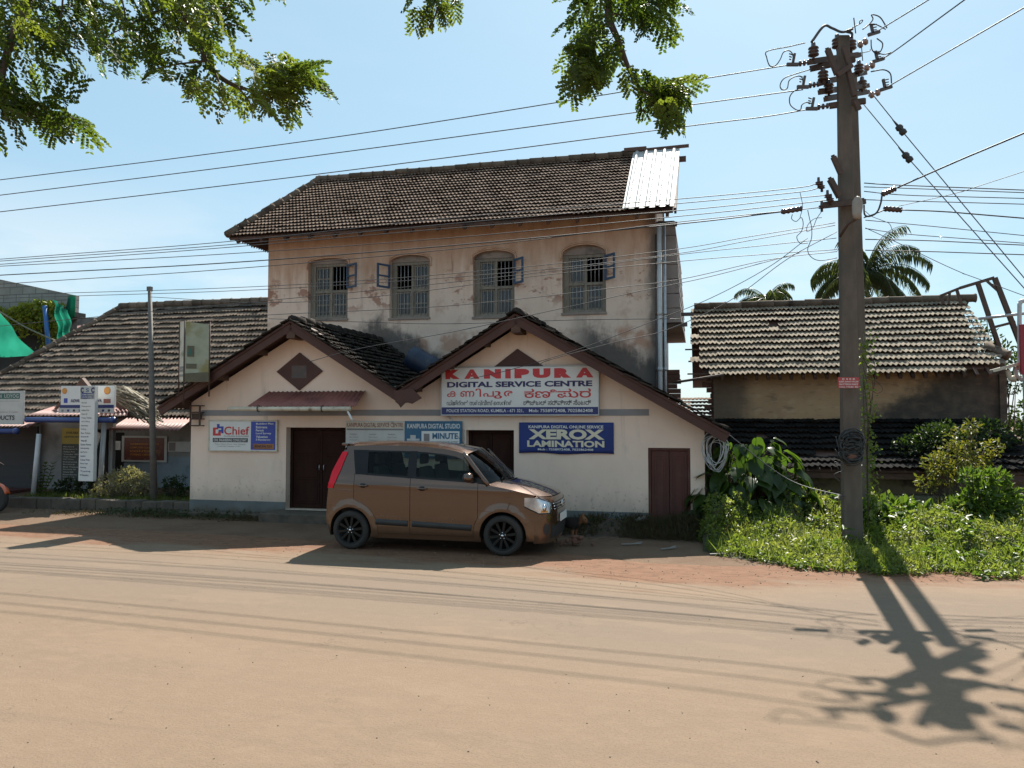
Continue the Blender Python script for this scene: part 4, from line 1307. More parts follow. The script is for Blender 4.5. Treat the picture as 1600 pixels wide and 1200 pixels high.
k = board("products_sign", "grey shop sign ending in ODUCTS with a green strip at the left edge", "sign", -52, 611, 36, 663, TBOOTH - .35, .05, M['paper'])
k.patch(.10, .94, .76, .93, M['green_ink']); k.text("KERALA  KHADI  UDYOG", .12, .92, .79, .90, M['paper'], .012)
k.text("Khadi & Village Industries Kumbla", .20, .92, .345, .385, M['grey_ink'], .004)
k.patch(.55, .94, .69, .70, M['grey_ink'])
k.text("GRAM  PRODUCTS", .02, .86, .13, .27, M['black_ink'], .03)
k = board("centre_sign", "wide white and blue sign with slanted ends standing on the red booth awning", "sign", 95, 603, 179, 637, TBOOTH - .25, .05, M['white'])
k.patch(-.04, 1.0, -.24, .0, M['paper']); k.patch(-.02, .99, -.02, .13, M['navy'])
k.text("AADHAR", .19, .36, .25, .40, M['navy_ink'], .03); k.text("SEVA", .64, .77, .25, .40, M['navy_ink'], .03)
k.patch(.06, .13, .22, .44, M['royal'], "emblem"); k.patch(.80, .93, .20, .40, M['red_sheet'], "emblem")
mb = MB(); a, c, z0, z1 = k.rect
for (cx_, r_) in ((a + (c - a) * .07, .07), (a + (c - a) * .865, .09)):
    mb.lathe([(r_ * .75, -.003), (r_, -.003), (r_, .002), (r_ * .75, .002)], 18, Matrix.Translation((cx_, TBOOTH - .254, z0 + (z1 - z0) * .78)) @ Matrix.Rotation(R(90), 4, 'X'))
k.part(mb, "ring_emblem", M['orange'])
for i in range(9): 
    m_ = (M['grey_ink'], M['navy'], M['black_ink'])[i % 3]
    k.patch(.02 + i * .108, .06 + i * .108, -.18, -.08, m_, "printed_mark", .005)
k = board("pillar_sign", "tall narrow white information board standing in front of the red booth awning", "sign", 124, 603, 147, 752, TBOOTH - .62, .10, M['white'])
k.patch(0, 1, .86, .995, M['paper']); k.patch(.08, .92, .865, .925, M['royal'])
k.text("C", .02, .24, .925, .985, M['navy_ink'], .06); k.text("S", .38, .6, .935, .975, M['teal'], .02); k.text("C", .74, .97, .925, .985, M['navy_ink'], .06)
k.text("COMMON SERVICE", .13, .87, .90, .915, M['white_ink'], .01); k.text("CENTRE KUMBLA", .15, .85, .875, .89, M['white_ink'], .01)
words = ("Pan Card", "Passport", "Aadhaar Print", "Voter ID", "Train Ticket", "GST Filing", "Insurance", "Banking", "Bus Ticket", "Electricity Bill", "Water Bill", "Exam Forms", "Scholarship", "Job Forms", "Lamination", "Colour Print", "Photo Copy", "Scanning", "Typing", "E District")
for i, w in enumerate(words):
    k.text(w, .12, .45 + .42 * ((i * 5) % 7) / 7, .815 - i * .04, .833 - i * .04, M['grey_ink'] if i < 9 else M['navy_ink'], .01)
k = board("service_list", "yellow topped dark list board on the grey wall behind the pillar sign", "board", 96, 669, 128, 757, 2.1, .03, pm("dark_list_board", (.06, .065, .05), (.045, .05, .04), 3, .6))
k.patch(0, 1, .72, 1.0, pm("mustard_panel", (.36, .28, .05), (.32, .25, .05), 3, .6))
k.text("AVAILABLE", .2, .8, .90, .94, M['black_ink'], .02); k.text("SERVICES", .12, .85, .83, .86, M['black_ink'], .02)
for i in range(14): k.text(words[i], .1, .6 + .3 * ((i * 3) % 5) / 5, .66 - i * .045, .68 - i * .045, M['paper'], .01)
# collapsed thatch of palm leaf over the booth roof
mb = MB()
for i in range(150):
    u = random.random()
    p = wf(178 + 40 * u, 606 + 38 * u + random.uniform(-12, 8), 1.6)
    ln = random.uniform(.35, .8); an = R(random.gauss(-32, 7))
    mb.beam((p[0], 1.6 + random.uniform(-.35, .5), p[1]), (p[0] + math.cos(an) * ln, 1.6 + random.uniform(-.2, .4), p[1] + math.sin(an) * ln), random.uniform(.02, .05), .012)
M['thatch'] = pm("dry_thatch", (.27, .23, .17), (.19, .165, .12), 8, .9, c3=(.11, .095, .07), s3=4, isl=.4)
wsingle(mb, "thatch", M['thatch'], "slumped dry palm thatch between the booth roof and the tiled house", "thatch", wf(205, 625, 1.6)[0], 1.6, 1.8)
mb = MB()
p = wf(137, 596, 2.2)
mb.prism([(p[0] - .22, p[1] - .14), (p[0] + .22, p[1] - .14), (p[0], p[1] + .08)], 2.0, 2.12)
centre.part(mb, "gable_board", M['wood_dark'])
mb = MB()
mb.prism([wf(88, 639, 2.0), wf(118, 605, 2.0), wf(112, 605, 2.0), wf(84, 639, 2.0)][::-1], 2.0, 2.05)
centre.part(mb, "gable_board", M['wood_dark'])
mb = MB()
mb.prism([wf(178, 634, 2.0), wf(182, 606, 2.0), wf(215, 648, 2.0), wf(205, 652, 2.0)][::-1], 2.0, 2.05)
centre.part(mb, "gable_board", M['wood_dark'])

# ------------------------------------------------------------------ tall sign box above the roofs
def box_sign():
    p0 = wf(275, 505, -.9); p1 = wf(289, 598, -.9); p2 = wf(315, 505, -.9)
    root = WThing("box_sign", "tall mouldy green and white box sign above the left gable roof", "sign", p1[0], -.9, p1[1])
    z0, z1 = wf(285, 596, -.9)[1], wf(285, 502, -.9)[1]
    a, b_, c = p0[0], wf(288, 550, -.9)[0], wf(314, 550, -.9)[0]
    mb = MB()
    v = [(a, -.78, z0), (b_, -.9, z0), (c, -.62, z0), (c - (b_ - a), -.5, z0)]
    v += [(x, y, z1 - (0.0 if i < 2 else .05)) for i, (x, y, z) in enumerate(v)]
    mb.add(v, [(0, 1, 5, 4), (3, 0, 4, 7), (0, 3, 2, 1), (4, 5, 6, 7)]); mb.slot = 1
    mb.add(v, [(1, 2, 6, 5), (2, 3, 7, 6)])
    root.part(mb, "panel", [M['pale_green'], M['mould_green']])
    mb = MB()
    for (x, y) in ((b_, -.9), (c, -.62), (a, -.78)):
        mb.tube([(x, y, z0 - (.45 if x == b_ else .3)), (x, y, z1 + .01)], .016, 6)
    root.part(mb, "frame", M['rust'])
    mb = MB()
    for i, zz in enumerate((.26, .2, .1)):
        for u0, u1 in ((.05, .95),):
            q0 = Vector((a, -.783, 0)).lerp(Vector((b_, -.903, 0)), u0); q1 = Vector((a, -.783, 0)).lerp(Vector((b_, -.903, 0)), u1)
            mb.add([(q0.x - .003, q0.y - .003, z0 + zz), (q1.x - .003, q1.y - .003, z0 + zz), (q1.x - .003, q1.y - .003, z0 + zz + .045), (q0.x - .003, q0.y - .003, z0 + zz + .045)], [(0, 1, 2, 3)])
    root.part(mb, "printed_strip", M['grey_ink'])
    mb = MB()
    def on(u, z): 
        q0 = Vector((b_, -.904, 0)).lerp(Vector((c, -.624, 0)), u); return (q0.x + .002, q0.y - .004, z0 + z)
    mb.add([on(.12, .5), on(.4, .5), on(.4, .72), on(.12, .72)], [(0, 1, 2, 3)])
    PP = M.setdefault('olive', pm("olive_print", (.13, .12, .07), (.09, .08, .055), 4, .7))
    root.part(mb, "printed_patch", PP); mb = MB()
    mb.add([on(.08, .26), on(.5, .26), on(.5, .36), on(.08, .36)], [(0, 1, 2, 3)])
    root.part(mb, "printed_patch", PP); mb = MB()
    mb.add([on(.0, .0), on(1, .0), on(1, .2), on(.0, .16)], [(0, 1, 2, 3)])
    root.part(mb, "stained_patch", PP)
    mb = MB()
    pts = [on(.24 + .09 * math.cos(t) * (1 if math.sin(t) < 0 else .7), .60 + .075 * math.sin(t)) for t in np.linspace(0, 2 * math.pi, 15)[:-1]]
    pts = [(p[0], p[1] - .003, p[2]) for p in pts]
    mb.add(pts, [tuple(range(14))])
    root.part(mb, "leaf_emblem", M['green_ink'])
box_sign()
# thin iron pole on the strip
b0 = wf(241, 784, .5); b1 = wf(234, 448, .5)
mb = MB(); mb.tube([(b0[0], .5, .05), ((b0[0] + b1[0]) / 2, .5, b1[1] / 2), (b1[0], .5, b1[1])], [.075, .062, .042], 10)
mb.boxb(b1[0] - .05, b1[0] + .05, .46, .54, b1[1] - .1, b1[1])
wsingle(mb, "iron_pole", pm("weathered_grey_iron", (.15, .135, .12), (.11, .098, .088), 7, .75, c3=(.13, .08, .055), s3=4), "thin leaning rusty iron pole standing beside the grey bush", "pole", b0[0], .5)

# ------------------------------------------------------------------ unfinished block wall, creeper, nets far left
TW = 10.5
def block_material():
    m, nt, n, l, out = _new("hollow_block_masonry")
    b = NB(nt)
    br = n.new("ShaderNodeTexBrick"); br.inputs["Scale"].default_value = 1.0
    mp = n.new("ShaderNodeMapping"); mp.inputs["Rotation"].default_value = (R(90), 0, 0)
    l.new(b.obj, mp.inputs["Vector"]); l.new(mp.outputs[0], br.inputs["Vector"])
    br.inputs["Brick Width"].default_value = .62; br.inputs["Row Height"].default_value = .3; br.inputs["Mortar Size"].default_value = .018
    br.inputs["Color1"].default_value = (.23, .225, .205, 1); br.inputs["Color2"].default_value = (.29, .28, .255, 1); br.inputs["Mortar"].default_value = (.13, .125, .115, 1)
    c = b.mix(b.math('MULTIPLY', b.remap(b.noise(1.5, 6), .45, .7), .5), br.outputs[0], (.15, .145, .13))
    l.new(b.principled(c, .95, 0, b.bump(b.noise(20, 5), .4, .03)), out.inputs["Surface"])
    return m
M['block_wall'] = block_material()
tl, tr = wf(-60, 424, TW), wf(116, 461, TW)
mb = MB()
zb = wf(50, 478, TW)[1]
mb.prism([(tl[0], zb - .3), (tr[0], zb - .3), (tr[0], tr[1]), (tl[0], tl[1])], TW, TW + .25)
blk = WThing("block_building", "unfinished grey concrete block building at the far upper left", "building", (tl[0] + tr[0]) / 2, TW)
blk.part(mb, "parapet", M['block_wall'])
mb = MB(); mb.boxb(tl[0], tr[0] - .4, TW + .3, TW + .6, 0, zb - .3); mb.boxb(tl[0], tr[0], TW, TW + .6, zb - .5, zb - .3)
blk.part(mb, "wall", pm("near_black_wall", (.035, .034, .034), (.025, .025, .026), 2, .95, bump=.3, bs=10))  # wall below the parapet in one near-black colour
M['creeper'] = leafmat("creeper_leaf", (.15, .18, .03), (.24, .24, .045), trans=.45, lit=1.0)
lv = Leaves()
n_ = 3200
sx = rng.uniform(tl[0], tr[0] - .3, n_); zz = zb - np.abs(rng.normal(0, .55, n_)) + .12 * np.sin(sx * 2.1)
tt_ = TW - rng.uniform(.02, .5, n_)
lv.add(np.stack([sx, tt_, zz], 1), rdir(n_, -.5), rdir(n_, .8), rng.uniform(.09, .2, n_), rng.uniform(.07, .14, n_))
n_ = 700
zz = rng.uniform(zb - 2.7, zb, n_); sx = tr[0] - .75 + rng.normal(0, .22, n_)
lv.add(np.stack([sx, TW - rng.uniform(.1, .5, n_), zz], 1), rdir(n_, -.5), rdir(n_, .8), rng.uniform(.09, .2, n_), rng.uniform(.07, .14, n_))
o = lv.build("creeper", M['creeper'], None, (tl[0], TW, zb), loc=W(tl[0], TW, zb), rotz=-A)
tag(o, "yellow green creeper hanging over the edge of the unfinished block building", "creeper")
def net_material():
    m, nt, n, l, out = _new("green_shade_net")
    b = NB(nt)
    col = b.mix(b.remap(b.noise(1.2, 4), .3, .7), (.012, .17, .105), (.02, .23, .15))
    d = b.principled(col, .7)
    t = n.new("ShaderNodeBsdfTranslucent"); l.new(b.mix(0, col, col), t.inputs["Color"])
    mx = n.new("ShaderNodeMixShader"); mx.inputs[0].default_value = .7
    l.new(d, mx.inputs[1]); l.new(t.outputs[0], mx.inputs[2])
    l.new(mx.outputs[0], out.inputs["Surface"])
    return m
M['net'] = net_material()
def netmesh(quad, t, nu=14, nv=14, wob=.12, name="shade_net", label="", ripple=9):
    q = [wf(x, y, t) for x, y in quad]
    P = []
    for i in range(nu + 1):
        u = i / nu; row = []
        for j in range(nv + 1):
            v = j / nv
            a = Vector((q[0][0], 0, q[0][1])).lerp(Vector((q[1][0], 0, q[1][1])), u); b_ = Vector((q[3][0], 0, q[3][1])).lerp(Vector((q[2][0], 0, q[2][1])), u)
            p = a.lerp(b_, v)
            row.append(Vector((p.x, t + wob * math.sin(u * ripple + v * 3) + wob * .5 * math.sin(v * 11 + u * 4), p.z)))
        P.append(row)
    mb = MB(); mb.grid(P)
    return wsingle(mb, name, M['net'], label, "net", q[0][0], t, q[3][1])
netmesh([(-70, 400), (-4, 484), (60, 556), (-70, 560)], 7.9, label="green shade net stretched from the left edge down to the tiled roof")
netmesh([(82, 468), (103, 484), (114, 535), (93, 533)], 8.3, label="crumpled green shade net hanging from the block wall corner", ripple=14)
q = [wf(108, 461, TW - .15), wf(117, 461, TW - .15), wf(117, 495, TW - .15), wf(100, 500, TW - .15)]
mb = MB(); mb.grid([[Vector((q[0][0], TW - .15, q[0][1])), Vector((q[3][0], TW - .2, q[3][1]))], [Vector((q[1][0], TW - .1, q[1][1])), Vector((q[2][0], TW - .15, q[2][1]))]])
wsingle(mb, "shade_net", M['net'], "narrow green net strip wrapped round the top corner of the block wall", "net", q[0][0], TW - .15, q[3][1], solid=.01)
a, b_ = wf(70, 478, TW - .6), wf(80, 542, TW - .6)
mb = MB(); mb.tube([(a[0], TW - .6, a[1]), (b_[0], TW - .6, b_[1] - .8)], .085, 10)
wsingle(mb, "blue_pipe", pm("blue_plastic_pipe", (.03, .13, .36), (.025, .11, .32), 3, .45), "blue plastic pipe leaning against the creeper covered wall", "pipe", b_[0], TW - .6, b_[1])
p0, p1 = wf(-20, 474, TW - .9), wf(95, 536, TW - .9)
mb = MB(); mb.tube(spline([(p0[0], TW - .9, p0[1]), ((p0[0] + p1[0]) / 2, TW - .9, (p0[1] + p1[1]) / 2 - .12), (p1[0], TW - .9, p1[1])], 8), .03, 6)
wsingle(mb, "rope", M['thatch'], "grey rope slung across the dark wall below the creeper", "rope", p0[0], TW - .9, p1[1])
# low building with sheet roof glimpsed behind the house roof
a, z1 = wf(100, 498, 14); c, z0 = wf(200, 510, 14)
far = WThing("far_building", "low grey building with red sheet roof glimpsed behind the long tiled roof", "building", (a + c) / 2, 14)
mb = MB(); mb.boxb(a, c, 14, 14.3, 0, z1); far.part(mb, "wall", M['block'])
mb = MB(); f0, f1 = wf(104, 517, 12.5), wf(150, 512, 12.5); fb = wf(104, 509, 13.9)
corrugated(mb, (a, 12.5, f0[1]), (1, 0, 0), (0, 1.45, fb[1] - f0[1] + .02), 2.6, 1.47, .2, .03); far.part(mb, "sheet_roof", M['pink_sheet'])
# ------------------------------------------------------------------ tiled shed on the right
TR = 5.2
te_r = 4.7
sr0 = wf(1078, 575, te_r)[0]; sr1 = wf(1580, 575, te_r)[0]
ze_r = wf(1300, 586, te_r)[1]
RR = 3.0
zr_r = wf(1300, 476, te_r + RR)[1]
shed = WThing("tiled_shed", "low old shed with pale tiled roof and ochre wall behind the utility pole", "shed", (sr0 + sr1) / 2, TR)
sl = Vector((0, RR, zr_r - ze_r)); LR = sl.length
wr = sr1 - sr0
ridR = wf(1520, 471, te_r + RR)[0] - sr0
def keep_r(a, b_):
    f = b_ / LR
    left = .28 * (1 if f < .12 else 0) + .2 * (.5 + .5 * math.sin(f * 23)) * (1 if f < .75 else .3)
    px = float(np.interp(f, [0, .08, .0834, .17, .25, .34, .345, .5, .62, .63, .78, .8, 1], [1514, 1514, 1578, 1574, 1568, 1556, 1551, 1547, 1541, 1532, 1530, 1526, 1522]))
    right = wf(px, 580 - 110 * f, te_r + RR * f)[0] - sr0
    return left < a < right
mb = MB()
tiles(mb, (sr0, te_r, ze_r), (1, 0, 0), sl, wr, LR, int(wr / .215), 12, keep_r, jit=1.3, gap=.002, lift=.075, scal=.036, amp=.006)
rr = shed.part(mb, "roof", M['tile_pale'])
mb = MB(); ridge_run(mb, (sr0 + .1, te_r + RR, zr_r + .05), (sr0 + ridR + .05, te_r + RR, zr_r + .06), .11, .40)
for k in range(3):
    a = sr0 + ridR - .3 + k * .16
shed.part(mb, "ridge", M['ridge'], rr)
mb = MB()
ridge_run(mb, (wf(1540, 550, te_r + .9)[0], te_r + .9, wf(1540, 541, te_r + .9)[1]), (wf(1575, 555, te_r + .6)[0], te_r + .6, wf(1575, 556, te_r + .6)[1]), .12, .34)
shed.part(mb, "ridge", M['ridge'], rr)
mb = MB()
slab(mb, [(sr0 + .3, te_r + .2, ze_r + .14), (sr1 - .45, te_r + .2, ze_r + .14), (sr0 + ridR - .3, te_r + RR, zr_r), (sr0 + .1, te_r + RR, zr_r)])
slab(mb, [(sr0 + ridR - .3, te_r + 2 * RR, ze_r), (sr0, te_r + 2 * RR, ze_r), (sr0, te_r + RR, zr_r), (sr0 + ridR - .1, te_r + RR, zr_r)])
# batten ends sticking out at the broken left edge
for k in range(6):
    f = (k + .3) / 6
    p = Vector((sr0, te_r, ze_r)).lerp(Vector((sr0, te_r + RR, zr_r)), f)
    mb.boxb(p.x - random.uniform(.0, .16), p.x + .6, p.y - .02, p.y + .02, p.z - .045, p.z - .01)
for k in range(24):
    s = sr0 + .5 + k * (wr - .9) / 23
    mb.beam((s, te_r + .02, ze_r - .06), (s, te_r + .8, ze_r - .06 + .78 * (zr_r - ze_r) / RR), .07, .09)
shed.part(mb, "roof_timber", M['wood_dark'], rr)
def shed_wall():
    m, nt, n, l, out = _new("ochre_stained_wall")
    b = NB(nt); x, y, z = b.xyz()
    c = b.mix(b.remap(b.noise(1.2, 6), .3, .7), (.47, .30, .165), (.39, .24, .13))
    c = b.mix(b.math('MULTIPLY', b.remap(b.noise(4, 7, (1, 1, 2)), .5, .7), .5), c, (.52, .38, .25))
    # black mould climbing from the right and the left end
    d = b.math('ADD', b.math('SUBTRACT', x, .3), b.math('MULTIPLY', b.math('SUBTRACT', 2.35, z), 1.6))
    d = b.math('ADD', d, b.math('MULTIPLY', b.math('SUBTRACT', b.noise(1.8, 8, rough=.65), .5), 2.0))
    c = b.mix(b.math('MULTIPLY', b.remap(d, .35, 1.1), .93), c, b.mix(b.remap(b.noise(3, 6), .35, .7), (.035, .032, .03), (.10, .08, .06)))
    d2 = b.math('ADD', b.math('MULTIPLY', x, -1), b.math('MULTIPLY', b.math('SUBTRACT', b.noise(2, 7, (1, 1, .4), off=(4, 1, 1)), .5), 1.6))
    c = b.mix(b.math('MULTIPLY', b.remap(d2, 1.7, 2.6), .75), c, (.075, .062, .05))
    c = b.mix(b.math('MULTIPLY', b.remap(b.noise(3, 8, (1, 1, 3.5), off=(2, 2, 2)), .54, .66), .5), c, (.15, .10, .07))
    l.new(b.principled(c, .92, 0, b.bump(b.math('ADD', b.noise(9, 6, (1, 1, 2)), b.noise(40, 4)), .4, .03)), out.inputs["Surface"])
    return m
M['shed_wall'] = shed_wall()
mb = MB()
a0, a1 = sr0 + .55, wf(1572, 620, TR)[0]
mb.boxb(a0, a1, TR, TR + .3, 0, ze_r + .3)
mb.boxb(a0, a0 + .3, TR + .3, TR + 5, 0, ze_r + .3); mb.boxb(a1 - .3, a1, TR + .3, TR + 5, 0, ze_r + .3)
mb.boxb(wf(1562, 620, TR - .06)[0], wf(1573, 620, TR - .06)[0], TR - .08, TR, 0, ze_r)
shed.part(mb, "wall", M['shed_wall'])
mb = MB()
for k in range(9): mb.boxb(a0 - random.uniform(.05, .28), a0, TR + .1, TR + .3, ze_r - 1.2 + k * .14, ze_r - 1.2 + k * .14 + .11)
shed.part(mb, "broken_edge", M['laterite'])
# dark lean-to roof below
TL = 2.5
zl1 = wf(1300, 655, TR - .03)[1]; zl0 = wf(1300, 733, TL)[1]
sv = Vector((0, TR - .03 - TL, zl1 - zl0)); LL = sv.length
l0 = qR + .25; l1 = wf(1640, 730, TL)[0]
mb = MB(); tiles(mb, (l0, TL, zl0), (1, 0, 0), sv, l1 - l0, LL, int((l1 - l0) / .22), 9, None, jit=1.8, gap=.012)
M['tile_black'] = pm("shade_black_clay_tile", (.011, .010, .010), (.018, .016, .015), 6, .95, c3=(.02, .019, .018), s3=1.4, t3=(.45, .7), bump=.3, bs=40, isl=.35, Specular_IOR_Level=.05)  # dark tiles, colour pushed near black to stand in for cast shade
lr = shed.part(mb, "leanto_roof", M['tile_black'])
mb = MB(); slab(mb, [(l0, TL, zl0), (l1, TL, zl0), (l1, TR - .03, zl1), (l0, TR - .03, zl1)])
mb.boxb(l0, l1, TL + .05, TL + .13, zl0 - .19, zl0 - .07); mb.boxb(l0, l1, TL + .45, TL + .55, zl0 - .12, zl0 + .02)
for k in range(20):
    s = l0 + .2 + k * (l1 - l0 - .4) / 19
    mb.beam((s, TL + .04, zl0 - .05), (s, TL + .7, zl0 - .05 + .66 * (zl1 - zl0) / sv.y), .06, .08)
shed.part(mb, "leanto_timber", M['wood_dark'], lr)
mb = MB(); mb.boxb(l0, l1, TL + .55, TL + .75, -.1, zl0 - .0)
shed.part(mb, "leanto_wall", pm("grey_ochre_wall", (.27, .215, .14), (.21, .165, .11), 3, .9, c3=(.09, .075, .06), s3=1.8, t3=(.48, .62), bump=.3))
mb = MB(); mb.boxb(l0 + 1.2, l1, TL + .1, TL + .55, -.1, zl0 - .52); shed.part(mb, "ledge", pm("mossy_ledge", (.24, .225, .15), (.18, .17, .12), 3, .9, c3=(.09, .10, .06), s3=2, bump=.3))
# pole stuck through the left side of the roof
p0, p1 = wf(1052, 598, 4.2), wf(1104, 589, 4.2)
mb = MB(); mb.tube([(p0[0], 4.2, p0[1]), (p1[0] + .4, 4.2, p1[1] + .05)], .03, 8); shed.part(mb, "projecting_pole", M['rust'])

# small tiled roof seen far behind between the buildings
a, z0 = wf(1040, 650, 9.0); c, z1 = wf(1092, 622, 10.5)
fh = WThing("far_house", "bit of a red tiled house seen far behind between old building and shed", "house", (a + c) / 2, 9.6)
mb = MB(); v = Vector((0, 1.6, z1 - z0)); tiles(mb, (a - 1, 9.0, z0), (1, 0, 0), v, 4.6, v.length, 20, 5); fh.part(mb, "roof", M['tile'])
mb = MB(); mb.boxb(a - .9, a + 3.5, 9.2, 12, 0, z0 + .02); fh.part(mb, "wall", M['lime'])

# steel frame left standing on the shed roof
TF = 6.2
def fpt(x, y, t=TF): q = wf(x, y, t); return Vector((q[0], t, q[1]))
fr = WThing("steel_frame", "bare rusty steel hoarding frame leaning above the right end of the shed roof", "frame", fpt(1520, 500).x, TF, 3)
mb = MB()
top = [fpt(1470, 462), fpt(1500, 450), fpt(1553, 434)]
mb.beam(top[0], top[1], .06, .06); mb.beam(top[1], top[2], .07, .07)
mb.beam(fpt(1470, 462), fpt(1474, 475), .06, .06); mb.beam(fpt(1484, 457), fpt(1482, 475), .05, .05); mb.beam(fpt(1495, 453), fpt(1502, 475), .06, .06)
mb.beam(fpt(1528, 443), fpt(1562, 545), .09, .09); mb.beam(fpt(1554, 434), fpt(1604, 562), .10, .10)
mb.beam(fpt(1541, 438), fpt(1561, 456), .05, .05); mb.beam(fpt(1554, 511), fpt(1586, 503), .06, .06)
mb.beam(fpt(1604, 562), fpt(1612, 640), .10, .10)
fr.part(mb, "frame", M['rust'])
mb = MB(); mb.tube([fpt(1529, 498, 5.8), fpt(1640, 485, 5.8)], .035, 8)
fr.part(mb, "cross_pipe", M['metal_grey'])
# fallen pale gutter and pipe at the right end of the shed
ts = 4.3
def gpt(x, y, t=ts): q = wf(x, y, t); return Vector((q[0], t, q[1]))
mb = MB(); mb.beam(gpt(1549, 580), gpt(1590, 569), .22, .06)
mb.tube(spline([gpt(1574, 578), gpt(1578, 590), gpt(1588, 592)], 5), [.05] * 6 + [.07] * 4 + [.02], 6)
wsingle(mb, "fallen_gutter", M['pvc_cream'], "pale broken gutter sheet hanging off the right end of the shed roof", "gutter", gpt(1565, 575).x, ts, gpt(1565, 575).z)
mb = MB()
mb.tube(spline([gpt(1640, 470), gpt(1600, 470), gpt(1594, 474), gpt(1593, 485), gpt(1593, 560), gpt(1593, 575), gpt(1600, 584)], 5), .045, 8)
mb.tube(spline([gpt(1587, 573), gpt(1588, 586), gpt(1598, 595)], 5), .04, 8)
wsingle(mb, "bent_pipe", M['pvc'], "bent grey pipe rising beside the red board at the right edge", "pipe", gpt(1593, 560).x, ts, gpt(1593, 590).z)
k = board("red_board", "dark red board on a grey post at the right edge", "board", 1595, 506, 1650, 585, 4.0, .08, pm("crimson_board", (.30, .015, .03), (.26, .015, .03), 2, .45))
mb = MB(); a, c, z0, z1 = k.rect; mb.boxb(a + .05, a + .13, 4.02, 4.1, -.1, z0); k.part(mb, "post", M['pvc'])
# ------------------------------------------------------------------ double concrete pole with its fittings
PB = Vector((5.52, 12.4, 0))
def polep(px, py, Y=12.4): return pp(px, py, Y)
pole = thing("utility_pole", "tall double concrete utility pole with crossarms in the weeds at right", "utility pole", PB)
def PL(p): return Vector(p) - PB
topw = pp(1327, 57, 12.4); botw = pp(1336, 850, 12.4)
def shaft(pxt, pyt, pxb, Y, wt, wb, name):
    t = PL(pp(pxt, pyt, Y)); b = PL(pp(pxb, 850, Y)); b.z = -.1
    mb = MB()
    n_ = 14
    rings = []
    for i in range(n_ + 1):
        f = i / n_; c = b.lerp(t, f); w = wb + (wt - wb) * f
        j = .004
        rings.append([(c.x - w / 2, c.y - w * .22, c.z), (c.x - w * .4, c.y - w * .27, c.z), (c.x + w * .4, c.y - w * .27, c.z), (c.x + w / 2, c.y - w * .22, c.z), (c.x + w / 2, c.y + w * .22, c.z), (c.x + w * .4, c.y + w * .27, c.z), (c.x - w * .4, c.y + w * .27, c.z), (c.x - w / 2, c.y + w * .22, c.z)])
    v = [p for r_ in rings for p in r_]; f = []
    for i in range(n_):
        for k in range(8): f.append((i * 8 + k, i * 8 + (k + 1) % 8, (i + 1) * 8 + (k + 1) % 8, (i + 1) * 8 + k))
    f.append(tuple(n_ * 8 + k for k in range(8)))
    mb.add(v, f)
    return mb.build(name, M['pole_concrete'], pole)
shaft(1317, 57, 1332, 12.30, .185, .30, "shaft")
shaft(1330, 122, 1348, 14.3, .19, .30, "shaft")
# crossarms
def arm(p, q, w=.07, h=.075, Y0=12.18, Y1=12.18, mt='rust', name="crossarm"):
    mb = MB(); mb.beam(PL(pp(p[0], p[1], Y0)), PL(pp(q[0], q[1], Y1)), w, h)
    mb.beam(PL(pp(p[0], p[1], Y0)) + Vector((0, .03, .04)), PL(pp(q[0], q[1], Y1)) + Vector((0, .03, .04)), .008, .06)
    return mb.build(name, M[mt], pole)
ARM = []
for (p, q, ya, yb) in (((1266, 97), (1343, 86), 12.35, 13.3), ((1266, 108), (1336, 93), 12.6, 12.45), ((1280, 131), (1352, 114), 12.35, 14.0), ((1281, 144), (1356, 134), 12.4, 13.9), ((1290, 155), (1356, 144), 12.35, 14.1), ((1296, 166), (1353, 158), 12.4, 12.2)):
    arm(p, q, Y0=ya, Y1=yb)
arm((1293, 77), (1308, 116), Y0=12.08, Y1=12.08, name="brace"); arm((1318, 74), (1328, 105), Y0=12.1, Y1=12.1, name="brace")
arm((1308, 118), (1331, 102), Y0=12.06, Y1=12.06, name="brace"); arm((1325, 110), (1335, 150), Y0=12.1, Y1=12.1, name="brace")
arm((1336, 158), (1342, 172), Y0=12.1, Y1=12.1, name="brace")
arm((1297, 280), (1312, 308), w=.09, Y0=12.12, Y1=12.12, name="crossarm")
arm((1285, 322), (1352, 315), w=.06, Y0=12.12, Y1=12.12, name="crossarm")
arm((1302, 245), (1314, 272), w=.06, Y0=12.15, Y1=12.15, name="brace")
# stacked disc insulators
def insulator(px, py, h, r_, Y=12.1, mt='porcelain', n=3):
    c = PL(pp(px, py, Y)); prof = [(.02, -h / 2 - .05), (.02, -h / 2)]
    for k in range(n):
        z = -h / 2 + h * k / n
        prof += [(r_ * .62, z), (r_, z + h / n * .25), (r_ * (1 - .04 * k), z + h / n * .5), (r_ * .6, z + h / n * .75)]
    prof += [(r_ * .45, h / 2), (r_ * .4, h / 2 + .05), (.02, h / 2 + .06)]
    mb = MB(); mb.lathe(prof, 14, Matrix.Translation(c)); mb.build("insulator", M[mt], pole)
for (x, y, Y) in ((1271, 80, 12.3), (1308, 67, 12.35), (1330, 70, 12.7), (1286, 118, 12.3), (1342, 107, 13.5), (1295, 138, 12.5), (1347, 132, 13.7)):
    insulator(x, y, .17, .085, Y)
def strain(p, q, mt, n=3, r_=.045, Y0=12.2, Y1=12.2):
    a, b_ = PL(pp(*p, Y0)), PL(pp(*q, Y1)); d = b_ - a; L = d.length
    Mx = Matrix.Translation(a) @ d.to_track_quat('Z', 'Y').to_matrix().to_4x4()
    prof = [(.012, 0)]
    for k in range(n):
        z = L * (k + .5) / n; e = L / n * .22
        prof += [(.016, z - e), (r_, z - e * .7), (r_, z + e * .7), (.016, z + e)]
    prof += [(.012, L)]
    mb = MB(); mb.lathe(prof, 10, Mx); mb.build("strain_insulator", M[mt], pole)
